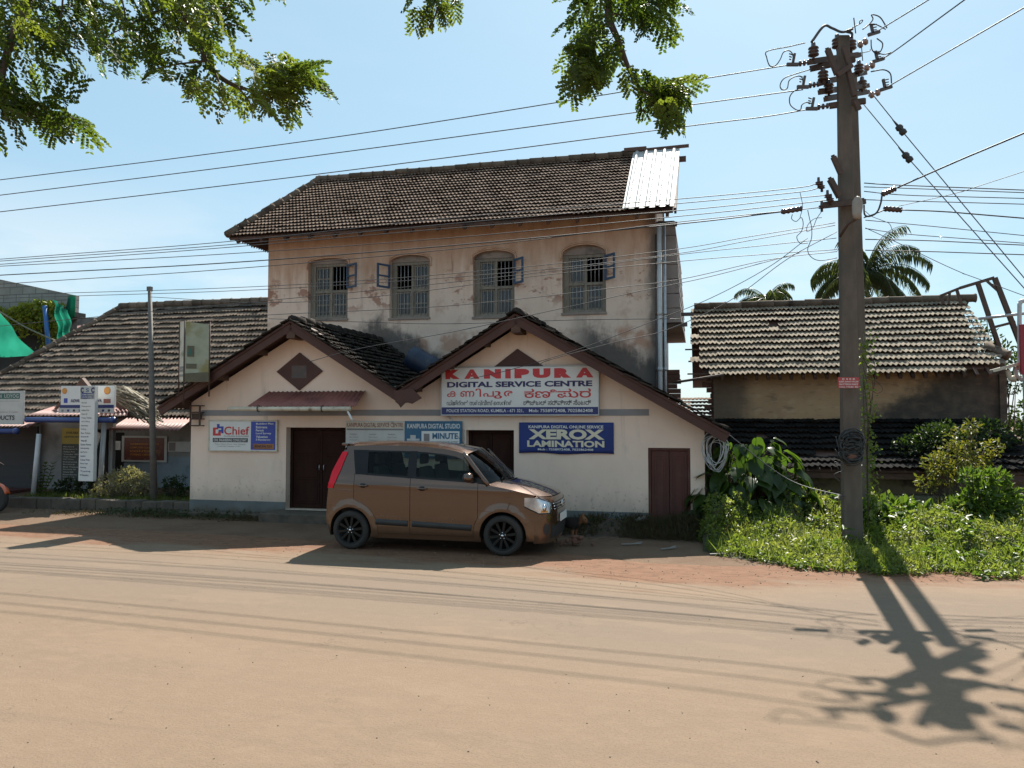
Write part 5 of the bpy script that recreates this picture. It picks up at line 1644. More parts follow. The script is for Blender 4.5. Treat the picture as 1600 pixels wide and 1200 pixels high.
strain((1266, 97), (1247, 100), 'porcelain'); strain((1281, 131), (1263, 134), 'porcelain'); strain((1296, 165), (1276, 168), 'porcelain')
strain((1340, 72), (1356, 63), 'porcelain_pale', 2, .055); strain((1350, 108), (1367, 100), 'porcelain_pale', 2, .055); strain((1357, 150), (1376, 143), 'porcelain_pale', 2, .055)
def clamp(px, py, Y=12.2, sgn=1):
    c = PL(pp(px, py, Y)); mb = MB()
    mb.beam(c + Vector((-.09, 0, -.03)), c + Vector((.1, 0, .03 * sgn)), .04, .05)
    mb.beam(c + Vector((-.01 * sgn, 0, 0)), c + Vector((-.04 * sgn, 0, .15)), .035, .04)
    for k in range(3): mb.beam(c + Vector((-.02 - .012 * k * sgn, 0, .05 + .04 * k)), c + Vector((.05 * sgn, 0, .06 + .045 * k)), .014, .014)
    mb.build("wire_clamp", M['steel_dark'], pole)
for x, y, s in ((1238, 98, -1), (1254, 133, -1), (1268, 167, -1), (1365, 52, 1), (1372, 94, 1), (1384, 138, 1)): clamp(x, y, 12.2, s)
# loose jumper loops
def jumper(pts, Y=12.15, r_=.009, name="jumper_loop"):
    mb = MB(); mb.tube(spline([PL(pp(x, y, Y + (0.04 * math.sin(i)))) for i, (x, y) in enumerate(pts)], 6), r_, 6)
    mb.build(name, M['wire'], pole)
jumper([(1258, 67), (1232, 73), (1199, 80), (1198, 90), (1203, 103), (1212, 102), (1219, 93), (1224, 82), (1232, 79), (1238, 84), (1240, 96)])
jumper([(1268, 108), (1248, 114), (1226, 122), (1219, 133), (1222, 140), (1230, 138), (1233, 126), (1242, 120), (1252, 120), (1255, 130)])
jumper([(1250, 138), (1240, 143), (1234, 152), (1235, 164), (1245, 172), (1251, 171), (1253, 164), (1260, 160), (1269, 162)])
jumper([(1268, 66), (1287, 41), (1300, 44), (1315, 50), (1330, 47)], r_=.022, name="arc_horn")
jumper([(1333, 45), (1322, 49), (1331, 52), (1331, 58)], r_=.02, name="arc_horn")
jumper([(1334, 28), (1337, 52)], r_=.01, name="arc_horn"); jumper([(1332, 43), (1344, 37), (1348, 32), (1344, 32), (1343, 37)], r_=.008)
jumper([(1348, 46), (1358, 38), (1364, 30), (1362, 23), (1375, 27), (1386, 44)], r_=.01)
jumper([(1358, 38), (1368, 38), (1384, 46)], r_=.009); jumper([(1361, 62), (1362, 76), (1368, 83), (1376, 80), (1379, 68), (1370, 60)], r_=.01)
jumper([(1365, 80), (1380, 85), (1392, 82), (1385, 88)], r_=.009); jumper([(1361, 112), (1380, 109), (1391, 115), (1393, 130)], r_=.011)
jumper([(1345, 83), (1358, 80), (1360, 77)], r_=.007); jumper([(1346, 72), (1348, 95)], r_=.008)
# tangle of service wires below
jumper([(1238, 335), (1237, 342), (1244, 346), (1252, 340), (1255, 350), (1252, 362), (1245, 370), (1250, 380), (1262, 380)], 12.0, .006, "loose_wire")
jumper([(1262, 328), (1265, 342), (1268, 355), (1268, 372), (1262, 390), (1268, 402), (1282, 407), (1308, 403)], 11.95, .006, "loose_wire")
jumper([(1284, 330), (1276, 342), (1270, 356), (1261, 362), (1262, 352), (1272, 342), (1284, 340)], 12.0, .005, "loose_wire")
jumper([(1250, 300), (1254, 322), (1250, 340)], 12.0, .005, "loose_wire")
jumper([(1352, 330), (1362, 338), (1380, 345), (1390, 350), (1395, 362)], 12.05, .005, "loose_wire")
jumper([(1350, 320), (1351, 335), (1358, 338), (1370, 332), (1376, 318), (1378, 306)], 12.0, .014, "loose_wire")
jumper([(1350, 340), (1362, 336), (1382, 328)], 12.0, .010, "loose_wire")
# spool insulators and dead-end grips on the low-voltage lines
for x, y in ((1279, 286), (1284, 292), (1293, 306), (1298, 312), (1284, 323)): insulator(x, y, .06, .05, 12.05, 'porcelain', 2)
def grip(p, q, Y0=12.1, Y1=12.1):
    a, b_ = PL(pp(*p, Y0)), PL(pp(*q, Y1)); mb = MB()
    n_ = 9; pts = [a.lerp(b_, k / n_) for k in range(n_ + 1)]
    mb.tube(pts, [.035 + (.014 if k % 2 else 0) for k in range(n_ + 1)], 8); mb.build("cable_grip", M['porcelain'], pole)
grip((1221, 331), (1252, 326)); grip((1378, 304), (1398, 295)); grip((1381, 326), (1408, 328))
# black cable lump tied low on the pole
mb = MB()
c = PL(pp(1328, 700, 12.06))
for k in range(46):
    t0 = random.uniform(0, 6.28); rr_ = random.uniform(.10, .19); zc = random.uniform(-.16, .20); tl_ = random.uniform(-.5, .5)
    pts = [c + Vector((rr_ * math.cos(t0 + u) * 1.02, random.uniform(-.10, .0) * (1 - .2 * k / 46) - .02, zc * .9 + rr_ * .75 * math.sin(t0 + u) + tl_ * .04 * math.cos(u))) for u in np.linspace(0, random.uniform(2.5, 6.2), 14)]
    mb.tube(pts, random.uniform(.008, .018), 5)
mb.ball(c + Vector((0, .06, .10)), .165, 12, (1.0, .5, .75)); mb.ball(c + Vector((0, .06, -.12)), .175, 12, (1.0, .45, .6))
mb.build("cable_bundle", M['black_plastic'], pole)
mb = MB(); mb.ball(c + Vector((.0, -.04, -.12)), .13, 12, (1.0, .45, .62)); mb.build("meter_box_cover", M['laterite'], pole)
for k in range(4):
    jumper([(1318 - k * 2, 735 - k * 9), (1303 + k, 742 - k * 20), (1312 - k, 752 - k * 18)], 12.0, .006, "loose_wire")

# warning plate
ps = pp(1326, 598, 12.0); hw = .165
pl = thing("warning_plate", "small red enamel warning plate with white lettering fixed to the double pole", "sign", ps)
mb = MB(); mb.boxb(-hw, hw, 0, .012, -.085, .085); mb.build("panel", pm("red_enamel", (.42, .055, .05), (.36, .05, .045), 5, .5), pl)
for i, w in enumerate(("K S E B", "KEEP AWAY FROM", "MATTRESS MART", "CALL 9 ELEC BD")):
    lettering(pl, w, -hw * (.6 if i == 0 else .9), hw * (.6 if i == 0 else .9), .045 - i * .041, .07 - i * .041, -.003, M['white_ink'], .01)
# street lamp
lp = pp(1335, 325, 11.9)
lamp = thing("street_lamp", "grey street lamp head on a bent arm strapped to the double pole", "street lamp", lp)
mb = MB()
Mx = Matrix.Translation((0, -.1, -.02)) @ Matrix.Rotation(R(12), 4, 'Y') @ Matrix.Rotation(R(-18), 4, 'X')
mb.lathe([(.001, -.21), (.05, -.205), (.072, -.12), (.085, 0), (.082, .1), (.055, .17), (.03, .2), (.001, .205)], 14, Mx @ Matrix.Diagonal((1, .65, 1, 1)))
mb.build("lamp_head", pm("grey_lamp_shell", (.30, .235, .185), (.25, .195, .155), 6, .6), lamp)
mb = MB(); mb.tube([Vector((-.02, -.08, -.2)), pp(1325, 350, 12.0) - lp, pp(1312, 370, 12.12) - lp], .024, 8); mb.build("arm", M['rust'], lamp)

# ------------------------------------------------------------------ overhead wires
def wire(pts, r_, label, extra=14.0, ext0=0.0, mt='wire', group=None, name="overhead_wire", k=8):
    P = [pp(*p) for p in pts]
    d = (P[-1] - P[-2]).normalized()
    if extra: P.append(P[-1] + d * extra)
    if ext0: P.insert(0, P[0] + (P[0] - P[1]).normalized() * ext0)
    Q = spline(P, k)
    mb = MB(); mb.tube(Q, r_, 5)
    return single(mb, name, M[mt], label, "wire", P[0], group)
GW = "overhead wires along the street"
HT = .0095
wire([(1242, 100, 12.2), (1080, 126, 12.85), (600, 203, 14.5), (300, 244, 15.6), (0, 281, 16.5)], HT, "topmost power line running left across the sky from the double pole", group=GW)
wire([(1255, 140, 12.2), (1100, 161, 12.8), (600, 229, 14.5), (300, 268, 15.6), (0, 305, 16.5)], HT, "second power line down running left across the sky just above the ridge", group=GW)
wire([(1268, 170, 12.2), (1190, 183, 12.5), (1060, 199, 12.9), (600, 259, 14.5), (300, 296, 15.6), (0, 331, 16.5)], HT, "third power line down crossing the sky just over the tiled ridge", group=GW)
lv = [((1279, 286), (1240, 294), (1060, 311), (700, 341), (350, 378), (0, 405)), ((1283, 293), (1240, 301), (1060, 318), (700, 350), (350, 383), (0, 408)),
      ((1292, 305), (1240, 310), (1060, 329), (700, 357), (350, 387), (0, 413)), ((1297, 312), (1230, 320), (1060, 338), (700, 372), (350, 397), (0, 416)),
      ((1221, 331), (1060, 350), (700, 384), (350, 411), (0, 430)), ((1284, 324), (1060, 347), (700, 390), (350, 421), (0, 444))]
names = ("uppermost wire of the bundle below the eave of the old building", "second wire of the bundle below the eave of the old building", "third wire of the bundle below the eave of the old building", "fourth wire of the bundle below the eave of the old building", "thicker wire with a ribbed grip just above the window arches", "lowest wire of the eave bundle crossing the window arches")
for i, (w, nm) in enumerate(zip(lv, names)):
    m_ = len(w)
    wire([(x, y, 12.1 + (16.4 - 12.1) * ((1290 - x) / 1290) ** 1.0) for x, y in w], .0075 if i != 4 else .011, nm, group=GW)
tl_ = [(((1305, 348), (1170, 370), (1060, 389), (850, 414), (600, 436), (350, 450), (0, 461)), "higher cable crossing the upper panes of the shuttered windows"),
       (((1305, 352), (1170, 376), (1060, 396), (850, 421), (600, 441), (350, 455), (0, 466)), "cable just under the one crossing the upper window panes"),
       (((1307, 372), (1170, 386), (1060, 398), (850, 425), (600, 452), (350, 476), (235, 487)), "cable slanting across the middle of the windows towards the iron pole"),
       (((1308, 390), (1200, 397), (1065, 408), (850, 430), (600, 462), (420, 473), (235, 464)), "cable sagging across the lower panes to the iron pole top"),
       (((1308, 393), (1200, 406), (1065, 436), (950, 451), (700, 478), (420, 492), (240, 503)), "cable crossing the lower edge of the shuttered windows"),
       (((1250, 395), (1110, 432), (1000, 455), (827, 493), (700, 520), (560, 545), (480, 566)), "thin drop cable falling from the pole to the left gable vent"),
       (((1262, 372), (1200, 418), (1110, 466), (1020, 502), (906, 545), (800, 577), (735, 592)), "drop cable ending behind the long white shop sign"),
       (((1308, 362), (1230, 405), (1140, 470), (1040, 516), (960, 535), (860, 562), (840, 572)), "drop cable ending at the triangular vent of the right gable"),
       (((1064, 498), (900, 500), (700, 506), (560, 503), (420, 498)), "level cable along the foot of the shuttered windows")]
for i, (w, nm) in enumerate(tl_):
    if i < 3: y_ = lambda x: 12.1 + 4.3 * (1290 - x) / 1290
    elif i < 5: y_ = lambda x: 12.1 + 4.2 * (1308 - x) / 1070
    elif i < 8: y_ = lambda x: 12.1 + 2.2 * (1290 - x) / 700
    else: y_ = lambda x: 16.6 + 2.0 * (1064 - x) / 640
    wire([(x, y, y_(x)) for x, y in w], .0062, nm, extra=14 if i < 2 else (8 if i == 2 else 0), group=GW)
rt = [(((1350, 286), (1400, 289), (1600, 297)), .0085, "upper of the level wires running right from the double pole"), (((1350, 292), (1410, 294), (1600, 301)), .0075, "second level wire running right from the double pole"),
      (((1350, 299), (1420, 305), (1600, 310)), .0075, "third level wire running right from the double pole"), (((1350, 312), (1420, 314), (1600, 319)), .0075, "fourth level wire running right from the double pole"),
      (((1408, 328), (1480, 331), (1600, 341)), .011, "thick level cable with a ribbed grip running right"), (((1352, 344), (1440, 352), (1600, 368)), .0065, "cable sloping gently down right below the ribbed grip"),
      (((1352, 357), (1420, 366), (1600, 380)), .0065, "lower sagging cable running right above the palm crown"), (((1352, 374), (1450, 376), (1600, 383)), .0085, "level cable running right just over the palm crown"),
      (((1352, 391), (1450, 393), (1600, 398)), .0085, "lowest level cable running right across the palm crown"), (((1352, 356), (1400, 378), (1500, 425), (1600, 462)), .0055, "thin cable falling right from pole to the steel frame"),
      (((1405, 322), (1500, 300), (1600, 268)), .0055, "thin cable rising gently right towards the picture edge")]
for w, r_, nm in rt: wire([(x, y, 12.15 - .6 * (x - 1350) / 250) for x, y in w], r_, nm, extra=8, group=GW)
wire([(1398, 295, 12.1), (1500, 250, 11.0), (1600, 208, 10.0)], .013, "thick cable rising right from a ribbed grip on the pole", extra=6, group=GW)
wire([(1372, 48, 12.1), (1452, -1, 10.3)], .0095, "upper power line leaving the pole top towards the upper right", extra=9, group=GW)
wire([(1378, 92, 12.1), (1400, 78, 11.6), (1508, -1, 9.5)], .0095, "middle power line leaving the pole top towards the upper right", extra=9, group=GW)
wire([(1386, 137, 12.1), (1400, 128, 11.8), (1600, 12, 9.0)], .0095, "lower power line leaving the pole top towards the upper right", extra=9, group=GW)
# two stays with their black insulators
for i, (w, ins, nm) in enumerate(((((1359, 142), (1408, 203), (1600, 434)), (1408, 203), "upper stay wire slanting down right with a black egg insulator"), (((1347, 160), (1418, 246), (1600, 450)), (1418, 246), "lower stay wire slanting down right with a black egg insulator"))):
    pts = [pp(x, y, 12.3 - .8 * (x - 1350) / 250) for x, y in w]
    d = (pts[-1] - pts[-2]).normalized(); end = pts[-1] + d * (pts[-1].z / -d.z)
    root = thing("stay_wire", nm, "stay wire", pts[0], 0, "stay wires of the double pole")
    mb = MB(); mb.tube([p - pts[0] for p in pts + [end]], .008, 5); mb.build("strand", M['wire'], root)
    c = pts[1] - pts[0]; Mx = Matrix.Translation(c) @ d.to_track_quat('Z', 'Y').to_matrix().to_4x4()
    mb = MB(); mb.lathe([(.01, -.09), (.05, -.085), (.058, -.03), (.04, 0), (.058, .03), (.05, .085), (.01, .09)], 10, Mx); mb.build("egg_insulator", M['black_plastic'], root)
    mb = MB()
    for s_ in (-1, 1):
        mb.tube(spline([Mx @ Vector((.0, 0, -.22)), Mx @ Vector((.05 * s_, 0, -.08)), Mx @ Vector((.055 * s_, 0, .02))], 4), .008, 5)
    mb.build("loop", M['wire'], root)
# hanging coil of grey cable under the eave at the right shop corner
cc = wf(1118, 700, -.2)
mb = MB()
for k in range(9):
    w_ = random.uniform(.12, .2); h_ = random.uniform(.26, .34); dx = random.uniform(-.05, .05)
    mb.tube([(cc[0] + dx + w_ * math.sin(u) * (1 - .25 * math.cos(u)), -.2 + .02 * k - .08 + .02 * math.sin(3 * u), cc[1] - h_ * math.cos(u) * .9 - .02 * k) for u in np.linspace(0, 6.283, 22)], .007, 5)
mb.tube([(cc[0] + .1, -.25, cc[1] + .25), (cc[0] + .12, -.3, cc[1] + .36), (cc[0] + .16, -.3, cc[1] + .28), (cc[0] + .17, -.22, cc[1] + .05)], .01, 5)
wsingle(mb, "cable_coil", M['pvc'], "coil of grey cable hanging under the right end of the shop roof", "cable", cc[0], -.2, cc[1])
mb = MB(); mb.tube(spline([W(cc[0] + .15, -.25, cc[1] + .3), pp(1230, 748, 13.0), pp(1320, 776, 12.2)], 8), .008, 5)
single(mb, "overhead_wire", M['wire'], "slack grey cable drooping from the shop eave to the pole foot", "wire", W(cc[0], 0, 1), GW)
# ------------------------------------------------------------------ the parked brown hatchback
def paint_material():
    m, nt, n, l, out = _new("brown_metallic_paint")
    b = NB(nt)
    c = b.mix(b.noise(900, 1), (.078, .037, .020), (.105, .053, .030))
    z = b.xyz()[2]
    dz = b.remap(b.math('ADD', z, b.math('MULTIPLY', b.math('SUBTRACT', b.noise(3.5, 6), .5), .45)), .62, .22)
    dust = b.math('MULTIPLY', dz, .22)
    c = b.mix(dust, c, (.25, .165, .10))
    ro = b.math('ADD', .24, b.math('MULTIPLY', dust, .6))
    l.new(b.principled(c, ro, .55, None, Coat_Weight=1.0, Coat_Roughness=.03), out.inputs["Surface"])
    return m
M['paint'] = paint_material()
def glass_material(name, tint, tr):
    m, nt, n, l, out = _new(name)
    b = NB(nt)
    g = n.new("ShaderNodeBsdfGlossy"); g.inputs["Roughness"].default_value = .02; g.inputs["Color"].default_value = (.9, .92, .92, 1)
    t = n.new("ShaderNodeBsdfTransparent"); t.inputs["Color"].default_value = (*tint, 1)
    f = n.new("ShaderNodeFresnel"); f.inputs["IOR"].default_value = 1.26
    mx = n.new("ShaderNodeMixShader"); l.new(f.outputs[0], mx.inputs[0]); l.new(t.outputs[0], mx.inputs[1]); l.new(g.outputs[0], mx.inputs[2])
    l.new(mx.outputs[0], out.inputs["Surface"])
    return m
M['car_glass'] = glass_material("tinted_car_glass", (.42, .47, .44), .5)
M['lamp_glass'] = glass_material("clear_lamp_glass", (.92, .94, .96), .9)
M['chrome'] = pm("chrome_trim", (.75, .75, .76), (.7, .7, .71), 3, .12, 1.0)
M['black_gloss'] = pm("gloss_black_trim", (.012, .012, .013), (.016, .016, .017), 3, .2, Specular_IOR_Level=.2)
M['tail_red'] = pm("red_lamp_lens", (.62, .010, .03), (.55, .01, .025), 3, .3, Specular_IOR_Level=.25)
M['alloy'] = pm("dark_alloy", (.008, .008, .008), (.012, .012, .011), 6, .4, 0, Specular_IOR_Level=.25)
M['seat'] = pm("beige_grey_seat", (.10, .09, .08), (.08, .075, .068), 5, .9)

rwc = gp(549, 857.5)
CARO = rwc + N * .74
car = thing("parked_car", "brown metallic hatchback with black alloy wheels parked in front of the shop", "car", CARO, -A)
WB, WR = 2.435, .297
zs_ = [.18, .3, .5, .7, .9, 1.05, 1.15, 1.35, 1.55, 1.65]
ys_ = [.765, .79, .803, .806, .800, .788, .772, .712, .640, .600]
def taper(x):
    f = 1.0
    if x > 2.45: f -= .085 * ((x - 2.45) / .45) ** 2.2
    if x < .05: f -= .075 * ((.05 - x) / .47) ** 2.2
    return f
def SY(x, z):
    y = float(np.interp(z, zs_, ys_)) * taper(x)
    for cx in (0, WB):
        d = math.hypot(x - cx, z - WR)
        if .33 < d < .50 and z > .2: y += .011 * max(0, 1 - abs(d - .38) / .085)
    # shoulder crease
    y += .010 * math.exp(-((z - 1.0 + .02 * x) / .03) ** 2) - .004 * math.exp(-((z - .74) / .16) ** 2) * (1 if .1 < x < 2.2 else .4)
    return y
def rearx(z): return float(np.interp(z, [.2, .3, .42, .7, .93, 1.2, 1.5, 1.58, 1.64], [-.33, -.39, -.435, -.425, -.40, -.33, -.19, -.15, -.12]))
def seamR(z):
    q = .46 ** 2 - (z - WR) ** 2
    return max(.055, math.sqrt(q) if q > 0 else 0)
def seamF(z):
    q = .455 ** 2 - (z - WR) ** 2
    return min(2.055, WB - (math.sqrt(q) if q > 0 else 0))
AR = .352
def archx(z):
    q = AR ** 2 - (z - WR) ** 2
    return math.sqrt(q) if q > 0 else 0
def belt(x): return 1.165 - .05 * (x - .2)
def roofz(x): return float(np.interp(x, [-.14, .3, .8, 1.2, 1.5, 1.7, 1.84], [1.585, 1.605, 1.60, 1.585, 1.555, 1.52, 1.475]))
def hoodz(x): return float(np.interp(x, [2.05, 2.3, 2.6, 2.85, 3.0, 3.12], [1.055, 1.02, .965, .905, .865, .825]))

def patch(xl, xr, zl, zh, nx=14, nz=14, off=0.0, side=-1, zlist=None, mb=None):
    """surface on the car's side between two curves"""
    mb = mb or MB()
    zz = zlist if zlist is not None else np.linspace(zl, zh, nz)
    P = []
    for z in zz:
        a, c = xl(z), xr(z)
        P.append([Vector((a + (c - a) * i / nx, side * (SY(a + (c - a) * i / nx, z) + off), z)) for i in range(nx + 1)])
    mb.grid(P, flip=(side < 0))
    return mb
def cpart(mb, name, mt, parent=None, **k): return mb.build(name, M[mt] if isinstance(mt, str) else mt, parent or car, **k)
arcz = [WR + AR * math.sin(t) for t in np.linspace(math.asin((.22 - WR) / AR), math.pi / 2, 18)]
ZT = WR + AR
body = None
for side in (-1, 1):
    mb = MB()
    # rear quarter
    patch(rearx, lambda z: -archx(z), 0, 0, 10, 0, 0, side, arcz, mb)
    patch(archx, lambda z: max(archx(z) + .001, seamR(z)), 0, 0, 5, 0, 0, side, arcz, mb)
    patch(rearx, seamR, ZT, 1.165, 16, 18, 0, side, None, mb)
    patch(rearx, lambda z: .10 - .10 * (z - 1.165) / .42 - .01, 1.165, 1.53, 8, 10, 0, side, None, mb)
    # front wing
    patch(lambda z: min(WB - archx(z) - .001, seamF(z) + .007), lambda z: WB - archx(z), 0, 0, 5, 0, 0, side, arcz, mb)
    patch(lambda z: WB + archx(z), lambda z: 2.90, 0, 0, 8, 0, 0, side, arcz, mb)
    P = []
    for x in np.linspace(2.062, 2.90, 22):
        zt = hoodz(x)
        P.append([Vector((x, side * SY(x, ZT + (zt - ZT) * j / 12), ZT + (zt - ZT) * j / 12)) for j in range(13)])
    mb.grid(P, flip=(side > 0))
    # arch lips turned in
    for cx in (0, WB):
        P = []
        for t in np.linspace(R(-12), R(192), 30):
            x, z = cx + AR * math.cos(t), WR + AR * math.sin(t)
            P.append([Vector((x, side * SY(x, z), z)), Vector((x, side * (SY(x, z) - .05), z))])
        mb.grid(P, flip=(side < 0))
    # sill
    patch(lambda z: .34, lambda z: 2.10, .19, .262, 20, 5, -.012, side, None, mb)
    # roof rail above the glass
    P = []
    for x in np.linspace(-.14, 1.80, 34):
        zt = roofz(x)
        P.append([Vector((x, side * SY(x, zt - .085 + .085 * j / 4), zt - .085 + .085 * j / 4)) for j in range(5)])
    mb.grid(P, flip=(side > 0))
    if body is None: body = cpart(mb, "body", 'paint')
    else: cpart(mb, "side_panel", 'paint')
    # doors
    for nm, a, c in (("rear", lambda z: seamR(z) + .006, lambda z: .982), ("front", lambda z: .990, lambda z: seamF(z))):
        mb = patch(a, c, .268, 1.0, 22, 26, 0, side)
        zz = np.linspace(1.0, 1.12, 6)
        P = []
        for i in range(23):
            row = []
            for j in range(6):
                xx = a(1.0) + (c(1.0) - a(1.0)) * i / 22
                z = 1.0 + (belt(xx) - .012 - 1.0) * j / 5
                row.append(Vector((xx, side * SY(xx, z), z)))
            P.append(row)
        mb.grid(P, flip=(side > 0))
        d = cpart(mb, "door", 'paint')
        x0 = .13 if nm == "rear" else 1.10
        hz = 1.0 - .01 if nm == "rear" else .965
        mb = MB()
        yb = side * (SY(x0 + .1, hz) + .012)
        mb.tube([(x0, yb - side * .02, hz), (x0 + .02, yb + side * .012, hz), (x0 + .14, yb + side * .012, hz - .005), (x0 + .165, yb - side * .02, hz - .005)], [.012, .014, .014, .012], 8)
        cpart(mb, "handle", 'paint', d)
        mb = MB(); mb.ball((x0 + .08, side * (SY(x0 + .08, hz) - .004), hz - .004), .05, 8, (1.3, .12, .7)); cpart(mb, "handle_recess", 'black_gloss', d)
        # black rubbing strip
        za, zb_ = (.425, .375) if nm == "rear" else (.395, .345)
        xa, xb = (.43, .95) if nm == "rear" else (1.02, 1.96)
        mb = MB(); P = []
        for i in range(16):
            x = xa + (xb - xa) * i / 15
            zc = (.455 - .03 * x)
            P.append([Vector((x, side * (SY(x, zc + h_) + o_), zc + h_)) for h_, o_ in ((-.045, 0), (-.04, .012), (0, .015), (.04, .012), (.045, 0))])
        mb.grid(P, flip=(side > 0)); cpart(mb, "rubbing_strip", 'black_plastic', d)
    # dark gap behind the shut lines
    mb = MB()
    patch(lambda z: .0 if z > .66 else .36, lambda z: 2.10 if z > .66 else 2.07, .25, 1.13, 20, 20, -.035, side, None, mb)
    cpart(mb, "inner_panel", 'black_plastic')
    # pillars and glass
    mb = MB()
    def gl(z): return (z - 1.10) / .42
    patch(lambda z: .085 - .10 * gl(z), lambda z: .28 - .035 * gl(z), 1.155, 1.53, 6, 8, .001, side, None, mb)
    patch(lambda z: .93 - .01 * gl(z), lambda z: 1.075 - .02 * gl(z), 1.11, 1.52, 4, 8, .001, side, None, mb)
    def apil(z): return 2.16 - (z - 1.06) * .90
    patch(lambda z: apil(z) - .15 + .13 * gl(z), lambda z: apil(z) + .02, 1.06, 1.14, 4, 4, .0, side, None, mb)
    # thin frames above and below the glass
    for (xa, xb) in ((.27, .94), (1.06, 1.90)):
        P = []
        for i in range(16):
            x = xa + (xb - xa) * i / 15
            P.append([Vector((x, side * (SY(x, belt(x) - .014 + d_) + o_), belt(x) - .014 + d_)) for d_, o_ in ((0, .004), (.03, .004))])
        mb.grid(P, flip=(side > 0))
    P = []
    for i in range(24):
        x = .22 + (1.70 - .22) * i / 23; zt = roofz(x)
        P.append([Vector((x, side * (SY(x, zt - .105 + d_) + .002), zt - .105 + d_)) for d_ in (0, .026)])
    mb.grid(P, flip=(side > 0))
    cpart(mb, "window_frame", 'black_gloss')
    for (a, c, zl, zh) in ((lambda z: .275 - .035 * gl(z), lambda z: .935 - .01 * gl(z), 1.125, 1.515), (lambda z: 1.07 - .02 * gl(z), lambda z: apil(z) - .06, 1.075, 1.475)):
        cpart(patch(a, c, zl, zh, 10, 10, -.006, side), "side_window", 'car_glass')
    mb = patch(lambda z: rearx(z) - .012, lambda z: rearx(z) + .085 + .05 * (1 - abs(z - 1.2) / .3), .935, 1.50, 6, 16, .010, side)
    cpart(mb, "tail_light", 'tail_red')
    # windscreen pillar
    mb = MB()
    pts = [(apil(z) + .03, side * (SY(min(apil(z), 2.3), z) - .012), z) for z in np.linspace(1.03, 1.50, 8)]
    mb.tube(pts, [.038] * 7 + [.03], 8); cpart(mb, "pillar", 'paint')
    # mirror
    mb = MB()
    mx_, my_, mz_ = 1.94, side * (SY(1.94, 1.12) + .10), 1.145
    mb.ball((mx_, my_, mz_), .105, 12, (.72, 1.0, .72)); mir = cpart(mb, "mirror", 'paint')
    mb = MB(); mb.beam((mx_ + .03, side * SY(1.98, 1.08), 1.08), (mx_ + .01, my_, mz_ - .03), .05, .05)
    mb.ball((mx_ - .045, my_, mz_), .085, 10, (.5, 1.0, .72)); cpart(mb, "mirror_foot", 'black_plastic', mir)
# roof
mb = MB(); P = []
for x in np.linspace(-.16, 1.84, 26):
    zt = roofz(x); yw = SY(x, zt)
    P.append([Vector((x + .05 * (1 - (v * v)) * (1 if x > 1.7 else 0), v * yw, zt + .055 * (1 - abs(v) ** 2.4))) for v in np.linspace(-1, 1, 17)])
mb.grid(P); cpart(mb, "roof", 'paint')
mb = MB(); mb.boxb(-.27, -.06, -.57, .57, 1.588, 1.632); cpart(mb, "spoiler", 'paint', bevel=.018)
mb = MB(); mb.tube([(1.62, .0, 1.58), (1.45, 0, 1.77)], .004, 5); cpart(mb, "aerial", 'black_plastic')
# rear end
mb = MB(); P = []
for z in np.linspace(.2, 1.62, 24):
    x = rearx(z); yw = SY(x, z)
    P.append([Vector((x - .05 * (1 - v * v), v * yw, z)) for v in np.linspace(-1, 1, 13)])
mb.grid(P, flip=True); cpart(mb, "tailgate", 'paint')
mb = MB(); patch(lambda z: rearx(z) - .002, lambda z: -archx(z) - .02, .2, .37, 6, 6, .004, -1, None, mb); cpart(mb, "bumper_trim", 'black_plastic')
# bonnet
mb = MB(); P = []
for i in range(20):
    u = i / 19; row = []
    for v in np.linspace(-1, 1, 21):
        x0 = 2.20 + .15 * (1 - v * v); x1 = 2.955 + .17 * (1 - abs(v) ** 2.6)
        x = x0 + (x1 - x0) * u
        zz = hoodz(x); yw = SY(min(x, 2.9), zz) * (1 - .02 * u) - .004
        row.append(Vector((x, v * yw, zz + .075 * (1 - abs(v) ** 2.5) * (1 - .55 * u ** 3))))
    P.append(row)
mb.grid(P); cpart(mb, "bonnet", 'paint')
# windscreen
mb = MB(); P = []
for i in range(14):
    u = i / 13; row = []
    for v in np.linspace(-1, 1, 15):
        b0 = Vector((2.17 + .22 * (1 - v * v), v * .735, 1.045 + .045 * (1 - v * v))); t0_ = Vector((1.73 + .12 * (1 - v * v), v * .60, 1.505 + .055 * (1 - v * v)))
        row.append(b0.lerp(t0_, u) + Vector((.02, 0, .02)) * math.sin(math.pi * u))
    P.append(row)
mb.grid(P, flip=True); cpart(mb, "windscreen", 'car_glass')
mb = MB(); P = []
for v in np.linspace(-1, 1, 15):
    P.append([Vector((2.15 + .22 * (1 - v * v), v * .75, 1.035 + .04 * (1 - v * v))), Vector((2.24 + .20 * (1 - v * v), v * .735, 1.035 + .045 * (1 - v * v)))])
mb.grid(P)
mb.tube([(2.34, -.45, 1.10), (2.30, -.2, 1.13), (2.12, .12, 1.31)], .010, 6); mb.tube([(2.36, .2, 1.12), (2.28, .42, 1.16), (2.05, .5, 1.30)], .010, 6)
cpart(mb, "wiper", 'black_plastic')
